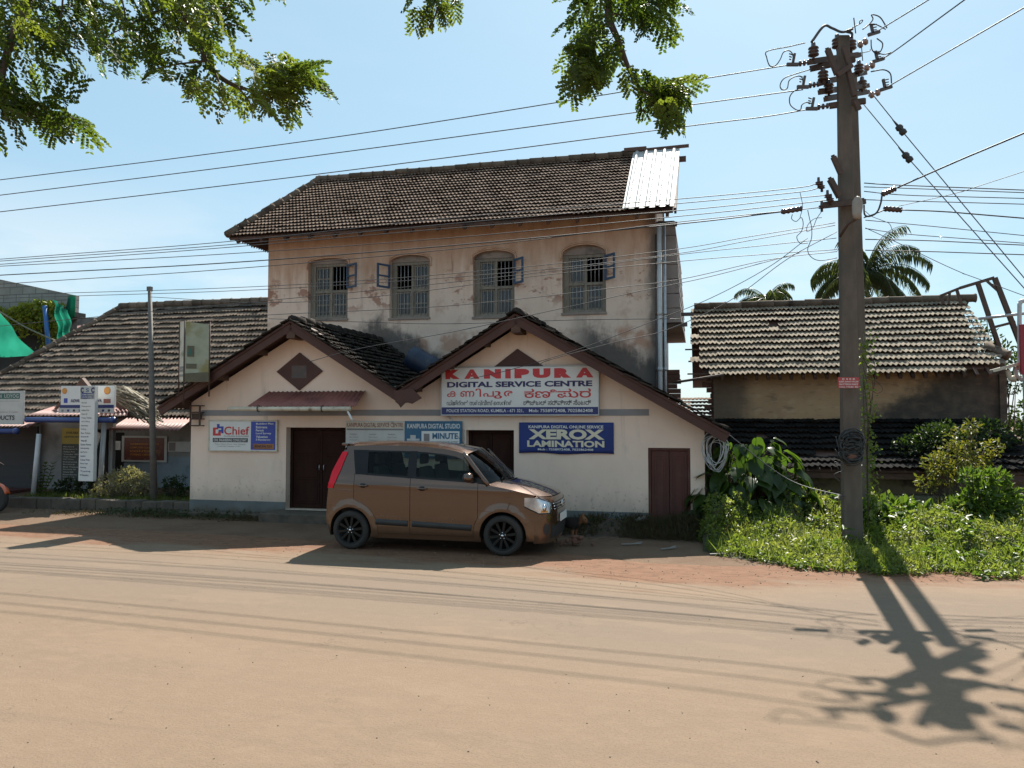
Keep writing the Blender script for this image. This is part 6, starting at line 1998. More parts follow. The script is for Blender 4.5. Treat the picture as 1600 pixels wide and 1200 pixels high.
# nose: everything in front of the wings
def nose(th, z, off=0.0):
    """th from -90 (near side) to 90 degrees"""
    c, s = math.cos(th), math.sin(th)
    dx = float(np.interp(z, [.18, .30, .45, .60, .72, .80, .86], [.25, .285, .305, .305, .285, .255, .20]))
    x = 2.885 + (dx + off) * max(0, c) ** .62
    y0 = SY(2.895, z) + off
    y = y0 * (abs(s) ** .72) * (1 if s > 0 else -1)
    return Vector((x, y, z))
def nosepatch(t0, t1, z0, z1, nt=14, nz=8, off=0.0, mb=None, ztop=None):
    mb = mb or MB(); P = []
    for i in range(nt + 1):
        th = R(t0 + (t1 - t0) * i / nt); row = []
        for j in range(nz + 1):
            zt = ztop(t0 + (t1 - t0) * i / nt) if ztop else z1
            row.append(nose(th, z0 + (zt - z0) * j / nz, off))
        P.append(row)
    mb.grid(P); return mb
ntop = lambda d: .80 + .075 * (abs(d) / 90) ** 2
nm_ = nosepatch(-90, 90, .19, .8, 60, 16, 0, None, ntop)
P = []
for i in range(61):
    d = -90 + 3 * i; a_ = nose(R(d), ntop(d))
    v = max(-1, min(1, a_.y / (SY(2.9, .82) * .98)))
    h_ = Vector((2.955 + .17 * (1 - abs(v) ** 2.6), a_.y, hoodz(2.955 + .17 * (1 - abs(v) ** 2.6)) + .075 * (1 - abs(v) ** 2.5) * .45 - .012))
    P.append([a_, a_.lerp(h_, .5) + Vector((0, 0, .006)), h_])
nm_.grid(P)
cpart(nm_, "front_bumper", 'paint')
cpart(nosepatch(-36, 36, .655, .775, 24, 4, .006), "grille", 'black_gloss')
mb = MB()
for z in (.675, .715, .755):
    mb.tube([nose(R(t), z, .012) for t in np.linspace(-34, 34, 17)], .008, 6)
cpart(mb, "grille_bar", 'chrome')
mb = MB(); e = nose(0, .715, .02)
mb.lathe([(.045, -.006), (.062, -.006), (.062, .006), (.045, .006)], 18, Matrix.Translation(e) @ Matrix.Rotation(R(90), 4, 'Y')); cpart(mb, "emblem", 'chrome')
cpart(nosepatch(-44, 44, .25, .44, 20, 5, .005), "lower_intake", 'black_plastic')
for s_ in (-1, 1):
    a0, a1 = (s_ * 72, s_ * 52)
    mb = MB(); P = []
    cth, cz = s_ * 62, .40
    ring = [[nose(R(cth + 9.5 * rr_ * math.cos(t)), cz + .085 * rr_ * math.sin(t), .006 - (.0 if rr_ > .9 else .0)) for rr_ in (.01, .5, 1.0)] for t in np.linspace(0, 2 * math.pi, 19)]
    mb.grid(ring, flip=(s_ < 0)); cpart(mb, "fog_lamp_recess", 'black_plastic')
    # headlamp: bright reflector bowl under a clear cover, sweeping back along the wing
    zt = lambda d: .80 + .07 * min(1, max(0, (abs(d) - 40) / 45))
    zb_ = .60
    lampm = MB(); P = []
    for i in range(15):
        d = 42 + (100 - 42) * i / 14
        row = []
        for j in range(9):
            lo = .63 + .04 * ((d - 42) / 58) ** 2 * 0 + (.05 if d < 50 else 0) + .10 * max(0, (d - 84) / 16)
            hi = .775 + .085 * min(1, (d - 42) / 46)
            z = lo + (hi - lo) * j / 8
            if d <= 90: p = nose(R(s_ * d), z, .007)
            else:
                x = 2.885 - (d - 90) * .012; p = Vector((x, s_ * (SY(x, z) + .007), z))
            row.append(p)
        P.append(row)
    lampm.grid(P, flip=(s_ < 0))
    hl_ = cpart(lampm, "headlight", pm("chrome_reflector", (.62, .64, .67), (.30, .31, .34), 5, .18, .8) if s_ < 0 else M['chrome'])
    mb = MB(); c_ = nose(R(s_ * 66), .71, .004); mb.ball(c_, .055, 12, (.5, .9, 1)); cpart(mb, "headlight_bulb", M['lamp_glass'] if False else 'chrome', hl_)
    mb = MB(); 
    mb.tube([P[i][0] for i in range(15)], .008, 5); cpart(mb, "headlight_trim", 'black_gloss', hl_)
    mb = MB(); a_ = s_ * 78; mb.beam(nose(R(s_ * 58), .655, .012), nose(R(s_ * 76), .66, .012), .012, .03); cpart(mb, "indicator", 'orange', hl_)
mb = MB(); c_ = nose(0, .53, .012); mb.boxb(c_.x - .004, c_.x + .012, -.25, .25, .47, .585); pl_ = cpart(mb, "number_plate", 'white')
# wheels
def wheel(x, y, name):
    s = -1 if y < 0 else 1
    hub = Matrix.Translation((x, y, WR)) @ Matrix.Rotation(R(90) * (1 if s < 0 else -1), 4, 'X')
    mb = MB()
    mb.lathe([(.215, -.085), (.262, -.085), (.286, -.07), (WR, -.045), (WR, .045), (.286, .07), (.262, .083), (.222, .086), (.205, .07), (.205, -.07)], 40, hub)
    for k in range(36):
        for zz in (-.03, .03):
            t = 2 * math.pi * (k + (.5 if zz > 0 else 0)) / 36
            mb.box((WR * math.cos(t), WR * math.sin(t), zz), (.006, .012, .05), hub) if False else None
    w = cpart(mb, "wheel", 'rubber')
    mb = MB()
    mb.lathe([(.20, .02), (.205, .07), (.222, .082), (.212, .088), (.196, .07), (.19, .02)], 32, hub)
    for k in range(10):
        t = 2 * math.pi * k / 10 + .15
        for da in (-.055, .055):
            a = Vector((.05 * math.cos(t + da * 2), .05 * math.sin(t + da * 2), .062)); b_ = Vector((.202 * math.cos(t + da), .202 * math.sin(t + da), .066))
            mb.beam(hub @ a, hub @ b_, .020, .016, up=(0, 1, 0))
    mb.lathe([(.001, .05), (.06, .05), (.055, .072), (.028, .078), (.001, .079)], 20, hub)
    cpart(mb, "rim", 'alloy', w)
    mb = MB(); mb.lathe([(.001, -.02), (.19, -.02), (.19, .0), (.001, .0)], 24, hub); cpart(mb, "brake_disc", 'black_plastic', w)
    mb = MB()
    mb.lathe([(.001, .078), (.022, .078), (.018, .086), (.001, .087)], 14, hub)
    for k in range(5):
        t = 2 * math.pi * k / 5 + .3
        mb.lathe([(.001, .07), (.009, .07), (.008, .08), (.001, .081)], 8, hub @ Matrix.Translation((.045 * math.cos(t), .045 * math.sin(t), 0)))
    cpart(mb, "wheel_nuts", 'chrome', w)
for x in (0, WB):
    for y in (-.715, .715): wheel(x, y, "wheel")
# underbody, wheel wells and cabin
mb = MB()
mb.boxb(.40, 2.04, -.72, .72, .20, .30); mb.boxb(-.38, 2.9, -.5, .5, .22, .55)
for cx in (0, WB):
    for s in (-1, 1):
        P = []
        for t in np.linspace(R(-15), R(195), 24):
            x, z = cx + (AR + .01) * math.cos(t), WR + (AR + .01) * math.sin(t)
            P.append([Vector((x, s * .76, z)), Vector((x, s * .46, z))])
        mb.grid(P)
cpart(mb, "underbody", 'dark')
mb = MB()
mb.boxb(-.2, 2.1, -.68, .68, .55, .62)
cpart(mb, "cabin_floor", 'dark')
mb = MB(); mb.boxb(1.72, 2.25, -.68, .68, .62, 1.03); mb.boxb(1.68, 1.74, -.45, -.2, .95, 1.1)
mb.tube([(1.62 + .04 * math.sin(t), -.36 + .17 * math.cos(t), 1.0 + .16 * math.sin(t)) for t in np.linspace(0, 2 * math.pi, 17)], .014, 6); cpart(mb, "dashboard", 'black_plastic')
for (x, y) in ((1.18, -.36), (1.18, .36), (.42, -.36), (.42, .36)):
    mb = MB()
    mb.boxb(x, x + .48, y - .24, y + .24, .62, .78)
    mb.add([(x - .08, y - .23, .75), (x + .06, y - .23, .75), (x - .06, y - .20, 1.27), (x - .16, y - .20, 1.27), (x - .08, y + .23, .75), (x + .06, y + .23, .75), (x - .06, y + .20, 1.27), (x - .16, y + .20, 1.27)],
           [(0, 1, 2, 3), (7, 6, 5, 4), (0, 4, 5, 1), (1, 5, 6, 2), (2, 6, 7, 3), (3, 7, 4, 0)])
    mb.boxb(x - .17, x - .09, y - .13, y + .13, 1.31, 1.47)
    cpart(mb, "car_seat", 'seat', bevel=.03)
# ------------------------------------------------------------------ black and tan dog beside the car's nose
def dog_material():
    m, nt, n, l, out = _new("black_and_tan_fur")
    b = NB(nt); x, y, z = b.xyz()
    tan = b.mix(b.noise(40, 4), (.19, .095, .045), (.13, .06, .03))
    blk = b.mix(b.noise(40, 4), (.012, .010, .009), (.022, .018, .016))
    nz = b.math('MULTIPLY', b.math('SUBTRACT', b.noise(9, 4), .5), .10)
    # saddle: dark above a line that drops towards the middle of the trunk; head and legs tan
    sad = b.math('MULTIPLY', b.remap(b.math('ADD', z, nz), .27, .33), b.remap(b.math('ADD', x, nz), .42, .36))
    muz = b.remap(b.math('ADD', x, nz), .535, .57)
    c = b.mix(b.math('MAXIMUM', sad, muz), tan, blk)
    l.new(b.principled(c, .85, 0, b.bump(b.noise(70, 3, (.4, 1, 1)), .4, .01), Specular_IOR_Level=.2), out.inputs["Surface"])
    return m
def skinned(name, nodes, edges, mat, parent=None, loc=None, rot=(0, 0, 0), sub=2, root=0):
    me = bpy.data.meshes.new(name)
    me.from_pydata([n_[0] for n_ in nodes], edges, [])
    o = bpy.data.objects.new(name, me); COL.objects.link(o)
    o.modifiers.new("skin", 'SKIN')
    if not me.skin_vertices: 
        bm_ = None
    lay = me.skin_vertices[0] if me.skin_vertices else me.attributes.new("skin", 'FLOAT', 'POINT')
    for i, n_ in enumerate(nodes):
        r_ = n_[1]
        me.skin_vertices[0].data[i].radius = r_ if isinstance(r_, tuple) else (r_, r_)
        me.skin_vertices[0].data[i].use_root = (i == root)
    s = o.modifiers.new("round", 'SUBSURF'); s.levels = sub; s.render_levels = sub
    me.materials.append(mat)
    if parent is not None: o.parent = parent
    if loc is not None: o.location = loc
    o.rotation_euler = rot
    return o
dgp = gp(877, 850)
dog = thing("dog", "black and tan dog standing beside the front bumper of the brown car", "dog", dgp, R(-20))
dog.scale = (.80, .80, .80)
nd = [((.0, 0, .44), (.085, .095)), ((.14, 0, .43), (.10, .125)), ((.26, 0, .435), (.10, .13)),      # loin, ribs, chest
      ((.35, 0, .475), (.07, .085)), ((.42, 0, .51), (.058, .066)), ((.475, -.015, .52), (.062, .066)), ((.545, -.03, .475), (.040, .042)), ((.61, -.045, .435), (.027, .028)),   # neck, skull, muzzle
      ((-.14, 0, .45), (.075, .085)), ((-.24, 0, .44), (.03, .035)), ((-.33, 0, .36), (.022, .024)), ((-.38, 0, .27), (.014, .016))]
eg = [(0, 1), (1, 2), (2, 3), (3, 4), (4, 5), (5, 6), (6, 7), (0, 8), (8, 9), (9, 10), (10, 11)]
def leg(at, pts):
    prev = at
    for p, r_ in pts:
        nd.append((p, r_)); eg.append((prev, len(nd) - 1)); prev = len(nd) - 1
for s, dx in ((-1, .0), (1, .03)):
    leg(2, [((.27 + dx, s * .07, .36), .05), ((.25 + dx, s * .075, .24), .032), ((.262 + dx, s * .075, .12), .023), ((.262 + dx, s * .075, .03), .022), ((.295 + dx, s * .075, .018), .022)])
    leg(8, [((-.12 + dx, s * .075, .34), (.07, .06)), ((-.07 + dx, s * .08, .245), .042), ((-.17 + dx, s * .08, .15), .024), ((-.155 + dx, s * .08, .03), .021), ((-.12 + dx, s * .08, .018), .021)])
for s in (-1, 1):
    nd.append(((.455, s * .045 - .015, .58), .022)); eg.append((5, len(nd) - 1)); a_ = len(nd) - 1
    nd.append(((.46, s * .055 - .015, .65), .008)); eg.append((a_, len(nd) - 1))
skinned("body", nd, eg, dog_material(), dog)
for s in (-1, 1):
    mb = MB(); mb.ball((.52, s * .038 - .022, .525), .011, 8); mb.build("eye", M['black_gloss'], dog)
mb = MB(); mb.ball((.635, -.05, .435), .016, 8); mb.build("nose", M['black_gloss'], dog)

# ------------------------------------------------------------------ motorcycle, mostly outside the left edge
wr_ = gp(-2, 799)
bike = thing("motorcycle", "orange motorcycle cut off by the left edge, front wheel showing", "motorcycle", wr_ + Vector((-.12, .1, 0)), -A - R(4))
bike.location = gp(-5, 800)
M['orange_paint'] = pm("orange_red_paint", (.55, .10, .02), (.5, .085, .018), 3, .25, Coat_Weight=.8)
def tyre(x):
    mb = MB(); H = Matrix.Translation((x, 0, .30)) @ Matrix.Rotation(R(90), 4, 'X')
    mb.lathe([(.22, -.045), (.27, -.05), (.30, -.025), (.305, 0), (.30, .025), (.27, .05), (.22, .045)], 36, H)
    w = mb.build("wheel", M['rubber'], bike)
    mb = MB(); mb.lathe([(.205, -.03), (.225, -.035), (.225, .035), (.205, .03)], 30, H)
    for k in range(6):
        t = k * math.pi / 3; mb.beam(H @ Vector((.03 * math.cos(t), .03 * math.sin(t), 0)), H @ Vector((.21 * math.cos(t), .21 * math.sin(t), 0)), .03, .025, up=(0, 1, 0))
    mb.lathe([(.001, -.06), (.05, -.06), (.05, .06), (.001, .06)], 14, H)
    mb.build("rim", M['alloy'], bike if False else w)
tyre(0); tyre(-1.28)
mb = MB()
for s in (-1, 1): mb.tube([(0, s * .09, .30), (-.22, s * .09, .86)], .022, 8)
mb.build("fork", M['metal_grey'], bike)
mb = MB(); P = [[Vector((.325 * math.cos(t), v * .065, .30 + .335 * math.sin(t) - abs(v) * .03)) for v in (-1, -.5, 0, .5, 1)] for t in np.linspace(R(20), R(150), 14)]
mb.grid(P, flip=True); mb.build("mudguard", M['orange_paint'], bike, solid=.006)
mb = MB(); mb.ball((-.42, 0, .86), .2, 14, (1.35, .8, .8)); mb.ball((-.16, 0, .88), .11, 12, (1, 1.1, 1.2)); mb.build("fuel_tank", M['orange_paint'], bike)
mb = MB(); mb.ball((-.06, 0, .88), .085, 12, (.5, 1, 1)); mb.build("headlight", M['lamp_glass'], bike)
mb = MB(); mb.tube(spline([(-.62, 0, .80), (-.9, 0, .80), (-1.25, 0, .88)], 5), [.10] * 11, 10); mb.build("saddle", M['black_plastic'], bike)
mb = MB(); mb.tube(spline([(-.30, -.36, .98), (-.24, -.2, 1.04), (-.2, 0, 1.0), (-.24, .2, 1.04), (-.30, .36, .98)], 5), .016, 8); mb.build("handlebar", M['steel_dark'], bike)
mb = MB(); mb.boxb(-.75, -.35, -.13, .13, .28, .62); mb.tube([(-.4, -.16, .3), (-.8, -.2, .27), (-1.4, -.2, .36)], [.03, .04, .05], 10)
mb.beam((-.3, 0, .75), (-.75, 0, .35), .06, .08); mb.beam((-.75, 0, .4), (-1.28, 0, .3), .2, .04); mb.beam((-.6, 0, .72), (-1.2, 0, .78), .12, .06)
mb.build("engine", M['steel_dark'], bike, bevel=.02)
# ------------------------------------------------------------------ plants
M['weed'] = leafmat("weed_leaf", (.085, .125, .024), (.16, .205, .05), c3=(.20, .225, .07), trans=.48, rough=.42, spec=.4, lit=.78)
M['grass'] = leafmat("grass_blade", (.10, .14, .025), (.16, .19, .04), trans=.4, rough=.5)
M['dry_grass'] = leafmat("dry_grass_blade", (.13, .10, .055), (.085, .07, .04), trans=.2, rough=.8, spec=.1)
M['bigleaf'] = leafmat("broad_leaf", (.04, .085, .014), (.075, .13, .022), trans=.5, rough=.38, spec=.5)
M['bush_dark'] = leafmat("dark_bush_leaf", (.028, .05, .014), (.05, .085, .022), trans=.35, rough=.5)
M['bush_yellow'] = leafmat("yellow_tipped_leaf", (.085, .12, .025), (.24, .22, .05), trans=.4, rough=.5)
M['bush_grey'] = leafmat("grey_green_leaf", (.27, .255, .17), (.36, .335, .235), trans=.3, rough=.7, spec=.2)
M['fern'] = leafmat("fresh_green_leaf", (.07, .13, .022), (.12, .19, .035), trans=.45, rough=.45)

def in_poly(x, y, poly):
    c = np.zeros(len(x), bool); n_ = len(poly)
    for i in range(n_):
        x0, y0 = poly[i]; x1, y1 = poly[(i + 1) % n_]
        cond = ((y0 > y) != (y1 > y)) & (x < (x1 - x0) * (y - y0) / (y1 - y0 + 1e-12) + x0)
        c ^= cond
    return c
# ground cover in front of the shed: low heaped creepers and grass
front = [(1104, 866), (1150, 876), (1200, 884), (1270, 893), (1340, 900), (1430, 902), (1520, 905), (1640, 910), (1800, 914)]
fs = [st(gp(x, y)) for x, y in front]
poly = [(p[0], p[1]) for p in fs] + [(fs[-1][0] + .5, 2.4), (qR + .3, 2.4), (qR + .12, .1), (qR - .0, -.3)]
ps_ = np.array(poly)
def sample(n_, poly, clump=0.0):
    q = np.array(poly); out = []
    while sum(len(o_) for o_ in out) < n_:
        x = rng.uniform(q[:, 0].min(), q[:, 0].max(), n_ * 2); y = rng.uniform(q[:, 1].min(), q[:, 1].max(), n_ * 2)
        k_ = in_poly(x, y, poly); out.append(np.stack([x[k_], y[k_]], 1))
    return np.concatenate(out)[:n_]
bumps = [(rng.uniform(ps_[:, 0].min(), ps_[:, 0].max()), rng.uniform(-2.6, 2.2), rng.uniform(.25, .7), rng.uniform(.10, .36)) for _ in range(70)] + [(rng.uniform(ps_[:, 0].min(), ps_[:, 0].max()), rng.uniform(-2.2, 2.2), rng.uniform(.12, .34), rng.uniform(.28, .55)) for _ in range(34)]
def mound(s, t):
    h = np.full_like(s, .06)
    edge = np.interp(s, [p[0] for p in fs], [p[1] for p in fs])
    for (a, b_, r_, hh) in bumps: h = np.maximum(h, hh * np.exp(-((s - a) ** 2 + (t - b_) ** 2) / (r_ * r_)))
    rise = np.clip((t - edge) / 2.0, .22, 1.0)
    ps, pt = st(PB)
    near = np.clip((np.hypot(s - ps, (t - pt + .45) * .8) - .35) / .9, .10, 1.0)      # kept low round the pole foot
    return (h * rise + np.clip((t - edge) * .06, 0, .22)) * near
mb = MB()
gs = np.linspace(ps_[:, 0].min() - .05, ps_[:, 0].max(), 90)
P = []
for s in gs:
    e = float(np.interp(s, [p[0] for p in fs], [p[1] for p in fs]))
    if s < fs[0][0]: e = max(e, fs[0][1])
    tt_ = np.linspace(e + .06, 2.45, 40)
    hs = mound(np.full(40, s), tt_)
    P.append([Vector((s, t, max(-.02, h * .8 - .035) if k_ else -.02)) for k_, (t, h) in enumerate(zip(tt_, hs))])
mb.grid(P, flip=True)
M['leafmould'] = pm("leaf_mould", (.045, .05, .018), (.035, .03, .015), 6, .95, bump=.5, bs=20)
tag(mb.build("weed_bank", M['leafmould'], loc=W(0, 0, 0), rotz=-A), kind="structure")
lv = Leaves()
n_ = 52000
q = sample(n_, poly)
edge = np.interp(q[:, 0], [p[0] for p in fs], [p[1] for p in fs])
jit = .10 * np.sin(q[:, 0] * 5) + .07 * np.sin(q[:, 0] * 13 + 1) + .12 * np.maximum(0, np.sin(q[:, 0] * 2.3 + 2)) + np.abs(rng.normal(0, .06, n_))
keep = (q[:, 1] > edge + jit + .06) & ~((np.abs(q[:, 0] - fs[0][0] - 2.2) < .0))
q = q[keep]; n_ = len(q)
h = mound(q[:, 0], q[:, 1])
z = h * rng.uniform(.55, 1.06, n_) + rng.uniform(0, .07, n_)
D = rdir(n_, .15); Nn = rdir(n_, 1.4)
lv.add(np.stack([q[:, 0], q[:, 1], z], 1), D, Nn, rng.uniform(.03, .06, n_) * (1 + 1.0 * (rng.random(n_) < .18)), rng.uniform(.02, .042, n_) * (1 + .8 * (rng.random(n_) < .18)))
# grass tufts among them
n_ = 2600
q = sample(n_, poly); h = mound(q[:, 0], q[:, 1])
D = rdir(n_, 2.0)
lv.add(np.stack([q[:, 0], q[:, 1], h * .8], 1), D, rdir(n_), rng.uniform(.10, .34, n_), rng.uniform(.007, .014, n_))
o = lv.build("ground_cover", M['weed'], None, (0, 0, 0), loc=W(0, 0, 0), rotz=-A, fold=.12, droop=.1)
tag(o, "bright green weeds and creepers covering the verge round the utility pole", "weeds", kind="stuff")

# dry stems and dead leaves among the weeds, and a few taller seedlings
lv = Leaves()
n_ = 1500
q = sample(n_, poly)
k_ = (np.sin(q[:, 0] * 2.7 + 1) + np.sin(q[:, 1] * 3.3) + rng.normal(0, .5, n_)) > .7
q = q[k_]; n_ = len(q)
lv.add(np.stack([q[:, 0], q[:, 1], mound(q[:, 0], q[:, 1]) * .9], 1), rdir(n_, .8), rdir(n_), rng.uniform(.12, .42, n_), rng.uniform(.006, .012, n_))
o = lv.build("dead_stems", M['dry_grass'], None, loc=W(0, 0, 0), rotz=-A)
tag(o, "dry brown stems scattered among the bright weeds on the verge", "weeds", kind="stuff")
lv = Leaves()
for c_ in range(46):
    q = sample(1, poly)[0]; hh = float(mound(np.array([q[0]]), np.array([q[1]]))[0])
    e_ = float(np.interp(q[0], [p[0] for p in fs], [p[1] for p in fs]))
    H_ = rng.uniform(.12, .38) * min(1.0, max(.3, (q[1] - e_) / 1.5)); m_ = int(rng.integers(8, 20))
    a_ = rng.uniform(0, 6.28, m_); zz_ = hh * .8 + H_ * rng.uniform(.2, 1, m_)
    D_ = np.stack([np.cos(a_), np.sin(a_), rng.uniform(-.3, .7, m_)], 1)
    lv.add(np.stack([q[0] + .02 * np.cos(a_), q[1] + .02 * np.sin(a_), zz_], 1), D_, np.tile([0, 0, 1.0], (m_, 1)) + .3 * rng.normal(size=(m_, 3)), rng.uniform(.08, .17, m_), rng.uniform(.035, .075, m_))
o = lv.build("seedlings", M['fern'], None, loc=W(0, 0, 0), rotz=-A, droop=.2)
tag(o, "taller broad leaved seedlings standing out of the weeds on the verge", "weeds", kind="stuff")

def place(px, py_base): return gp(px, py_base)
def bush(name, label, cat, base, blobs, n, L, Wd, mat, twigs=14, up=.2, outward=.8, group=None, fold=.12, tw=.012, droop=.15):
    """blobs: (dx, dy, dz, radius) relative to the base"""
    root = thing(name, label, cat, base, 0, group)
    b_ = np.array(blobs); wgt = b_[:, 3] ** 2; pick = rng.choice(len(b_), n, p=wgt / wgt.sum())
    d = rdir(n); r_ = b_[pick, 3] * (rng.uniform(.25, 1.0, n) ** .45)
    P = b_[pick, :3] + d * r_[:, None] * np.array([1, 1, .85])
    # leave holes: drop leaves in noise-like bands
    keep = (np.sin(P[:, 0] * 9 / max(.3, b_[:, 3].mean() * 2) + 1.3) * np.sin(P[:, 1] * 11 + .7) * np.sin(P[:, 2] * 13 + 2.1)) > -.35
    keep &= P[:, 2] > .02
    P, d = P[keep], d[keep]; n = len(P)
    D = d * outward + rdir(n, up) * .8
    lv = Leaves(); lv.add(P, D, rdir(n, 1.0), rng.uniform(L * .6, L * 1.25, n), rng.uniform(Wd * .6, Wd * 1.25, n))
    lv.build("foliage", mat, root, fold=fold, droop=droop)
    mb = MB()
    for k in range(twigs):
        e = b_[rng.integers(len(b_))]; tip = Vector(e[:3]) + Vector(rng.normal(0, e[3] * .5, 3))
        tip.z = max(.08, tip.z)
        st_ = Vector((rng.normal(0, .05), rng.normal(0, .05), -.05))
        mid = st_.lerp(tip, .5) + Vector(rng.normal(0, .05, 3)); mid.z = max(mid.z, .04)
        mb.tube(spline([st_, mid, tip], 4), tw, 5, tw * .35)
    mb.build("stems", M['twig'], root)
    return root

# broad-leaved plant by the shop corner: big drooping heart-shaped leaves
bp = W(*st(gp(1180, 838)), 0) + N * .75
root = thing("broad_leaved_plant", "big dark shrub with large drooping heart shaped leaves beside the shop corner", "shrub", bp)
mb = MB(); ms = MB()
def heart(mb, c, D, Nn, L, Wd, droop):
    D = Vector(D).normalized(); S = D.cross(Vector(Nn)).normalized(); Nn = S.cross(D)
    rows = [(-.10, .30), (.04, .78), (.20, 1.0), (.42, .92), (.62, .68), (.80, .38), (.93, .13), (1.0, .0)]
    v = []
    for u, w in rows:
        drp = -droop * max(0, u) ** 2 * L
        for k in (-1, -.5, 0, .5, 1):
            v.append(c + D * (u * L - (.10 * L if k == 0 and u < 0 else 0) * -1) + S * (k * w * Wd / 2) + Nn * (drp + abs(k) * w * Wd * .10 + .012 * math.sin(u * 25) * abs(k)))
    f = []
    for i in range(len(rows) - 1):
        for k in range(4): f.append((i * 5 + k, i * 5 + k + 1, (i + 1) * 5 + k + 1, (i + 1) * 5 + k))
    mb.add(v, f)
mb.smooth = True
for k in range(240):
    a_ = rng.uniform(0, 2 * math.pi); rr_ = .92 * rng.uniform(.05, 1) ** .5
    hgt = 1.85 * (1 - .62 * (rr_ / .92) ** 2.0) * rng.uniform(.42, 1.0)
    c = Vector((rr_ * math.cos(a_) * 1.25, rr_ * math.sin(a_) * .7, max(.3, hgt)))
    out = Vector((math.cos(a_), math.sin(a_), 0))
    D = out * .7 + Vector((rng.normal(0, .3), rng.normal(0, .3), -rng.uniform(.2, 1.3)))
    L = rng.uniform(.22, .42)
    heart(mb, c, D, out * .8 + Vector((0, 0, .8)) + Vector(rng.normal(0, .25, 3)), L, L * .78, .28)
    ms.tube(spline([Vector((rng.normal(0, .1), rng.normal(0, .1), 0)), Vector((c.x * .4, c.y * .4, c.z * .75)), c], 4), .010, 5, .004)
mb.build("foliage", M['bigleaf'], root); ms.build("stems", M['twig'], root)

# shrubs on the right
b1 = gp(1545, 848); b1 = b1 + N * .3
bush("leafy_shrub", "fresh green leafy bush rising from the weeds at the right", "bush", b1, [(0, 0, .55, .38), (-.25, .1, .4, .32), (.3, .1, .5, .36), (.05, .05, .95, .22), (.45, .2, .75, .25), (-.45, .1, .3, .25), (-.2, 0, 1.05, .12), (.35, .1, 1.05, .14)], 2600, .14, .05, M['fern'], 22)
b2 = W(*st(gp(1530, 838)), 0) + N * 1.2
bush("yellow_tipped_shrub", "tall shrub with yellowish leaf tips against the dark lean-to roof at right", "bush", b2, [(0, 0, 1.25, .38), (-.35, 0, 1.15, .25), (.38, .1, 1.3, .32), (.1, 0, 1.65, .25), (-.15, .1, 1.0, .3), (.5, .1, 1.0, .28), (.3, 0, 1.85, .16), (-.55, 0, .8, .2), (.7, 0, 1.45, .2)], 2100, .085, .04, M['bush_yellow'], 26, tw=.014)
b3 = W(*st(gp(1430, 800)), 0); b3 = W(st(b3)[0] + .25, 3.3, 1.2)
bush("roof_creeper", "dark green creeper heaped on the dark lean-to roof", "creeper", b3, [(0, 0, .3, .5), (.6, .1, .28, .5), (1.2, .2, .35, .55), (-.5, .1, .18, .35), (.3, .3, .45, .4)], 4200, .085, .045, M['bush_dark'], 10)
b4 = W(st(b3)[0] + 2.35, 2.9, .6)
bush("dark_bush", "dark bush in the shade at the right edge below the red board", "bush", b4, [(0, 0, .9, .55), (.5, .1, .8, .6), (.1, 0, .45, .5), (.4, .2, 1.3, .45), (1.0, .1, .9, .6), (-.15, .3, 1.35, .3)], 4200, .09, .045, M['bush_dark'], 16)
b5 = W(wf(1560, 560, 7.5)[0], 7.5, 0)
bush("shrub_tree", "thin leafy tree peeping over the broken right end of the shed roof", "tree", b5, [(0, 0, 3.6, .45), (-.35, 0, 4.0, .35), (.35, 0, 3.3, .4), (-.25, 0, 3.2, .45), (.3, .2, 2.9, .4), (-.55, 0, 4.35, .22)], 1500, .12, .05, M['bush_dark'], 26, tw=.025)
b5b = W(wf(1625, 640, 9.5)[0], 9.5, 0)
bush("background_hedge", "dark overgrown hedge filling the gap behind the right end of the shed", "hedge", b5b, [(-.9, 0, .6, .7), (-.2, 0, .7, .8), (.7, 0, .7, .8), (-.7, .2, 1.5, .6), (.1, .1, 1.6, .7), (.9, .1, 1.7, .7), (1.6, .1, .9, .9), (-.2, .2, 2.1, .45), (.8, .2, 2.3, .5)], 6000, .16, .08, M['bush_dark'], 20, tw=.02)
b6 = gp(1380, 850) + N * .8
bush("big_leaved_weeds", "cluster of larger pale green leaves just right of the pole foot", "weeds", b6, [(0, 0, .35, .22), (.5, .1, .4, .22), (.95, .1, .35, .22), (.25, .3, .45, .18), (1.5, .1, .35, .2)], 420, .20, .09, M['fern'], 10)
b7 = gp(1118, 850) + N * .15
bush("corner_weeds", "dim tangle of leafy weeds at the right corner of the white shop", "weeds", b7, [(0, 0, .25, .22), (.12, .25, .55, .25), (-.1, .1, .12, .16), (.3, .3, .3, .28)], 1300, .07, .04, M['weed'], 12)
# ivy climbing the pole's right side
lv = Leaves()
n_ = 620
u = rng.uniform(0, 1, n_) ** 1.25
zz = .1 + u * 3.35
x = .19 - .012 * zz + np.abs(rng.normal(0, .05, n_)) * (1 + .9 * np.sin(zz * 5) ** 2) + .02
lv.add(np.stack([x + .045, rng.normal(.12, .12, n_), zz], 1), rdir(n_, -.3), rdir(n_, .4), rng.uniform(.035, .075, n_), rng.uniform(.03, .055, n_))
ivy = thing("climbing_vine", "small leaved vine climbing the right side of the double utility pole", "vine", PB)
lv.build("foliage", M['weed'], ivy)
mb = MB()
for k in range(5):
    mb.tube(spline([(.2 + .02 * k, .05 + .04 * k, 0), (.25, .1, 1.0 + .2 * k), (.21 + .05 * k, .1, 1.8 + .25 * k), (.2, .1, 2.6 + .15 * k)], 5), .006, 4)
mb.tube(spline([(.2, .0, 2.7), (.3, -.05, 2.66), (.42, -.1, 2.5), (.33, -.1, 2.42), (.22, -.1, 2.5)], 5), .005, 4)
mb.build("stems", M['twig'], ivy)

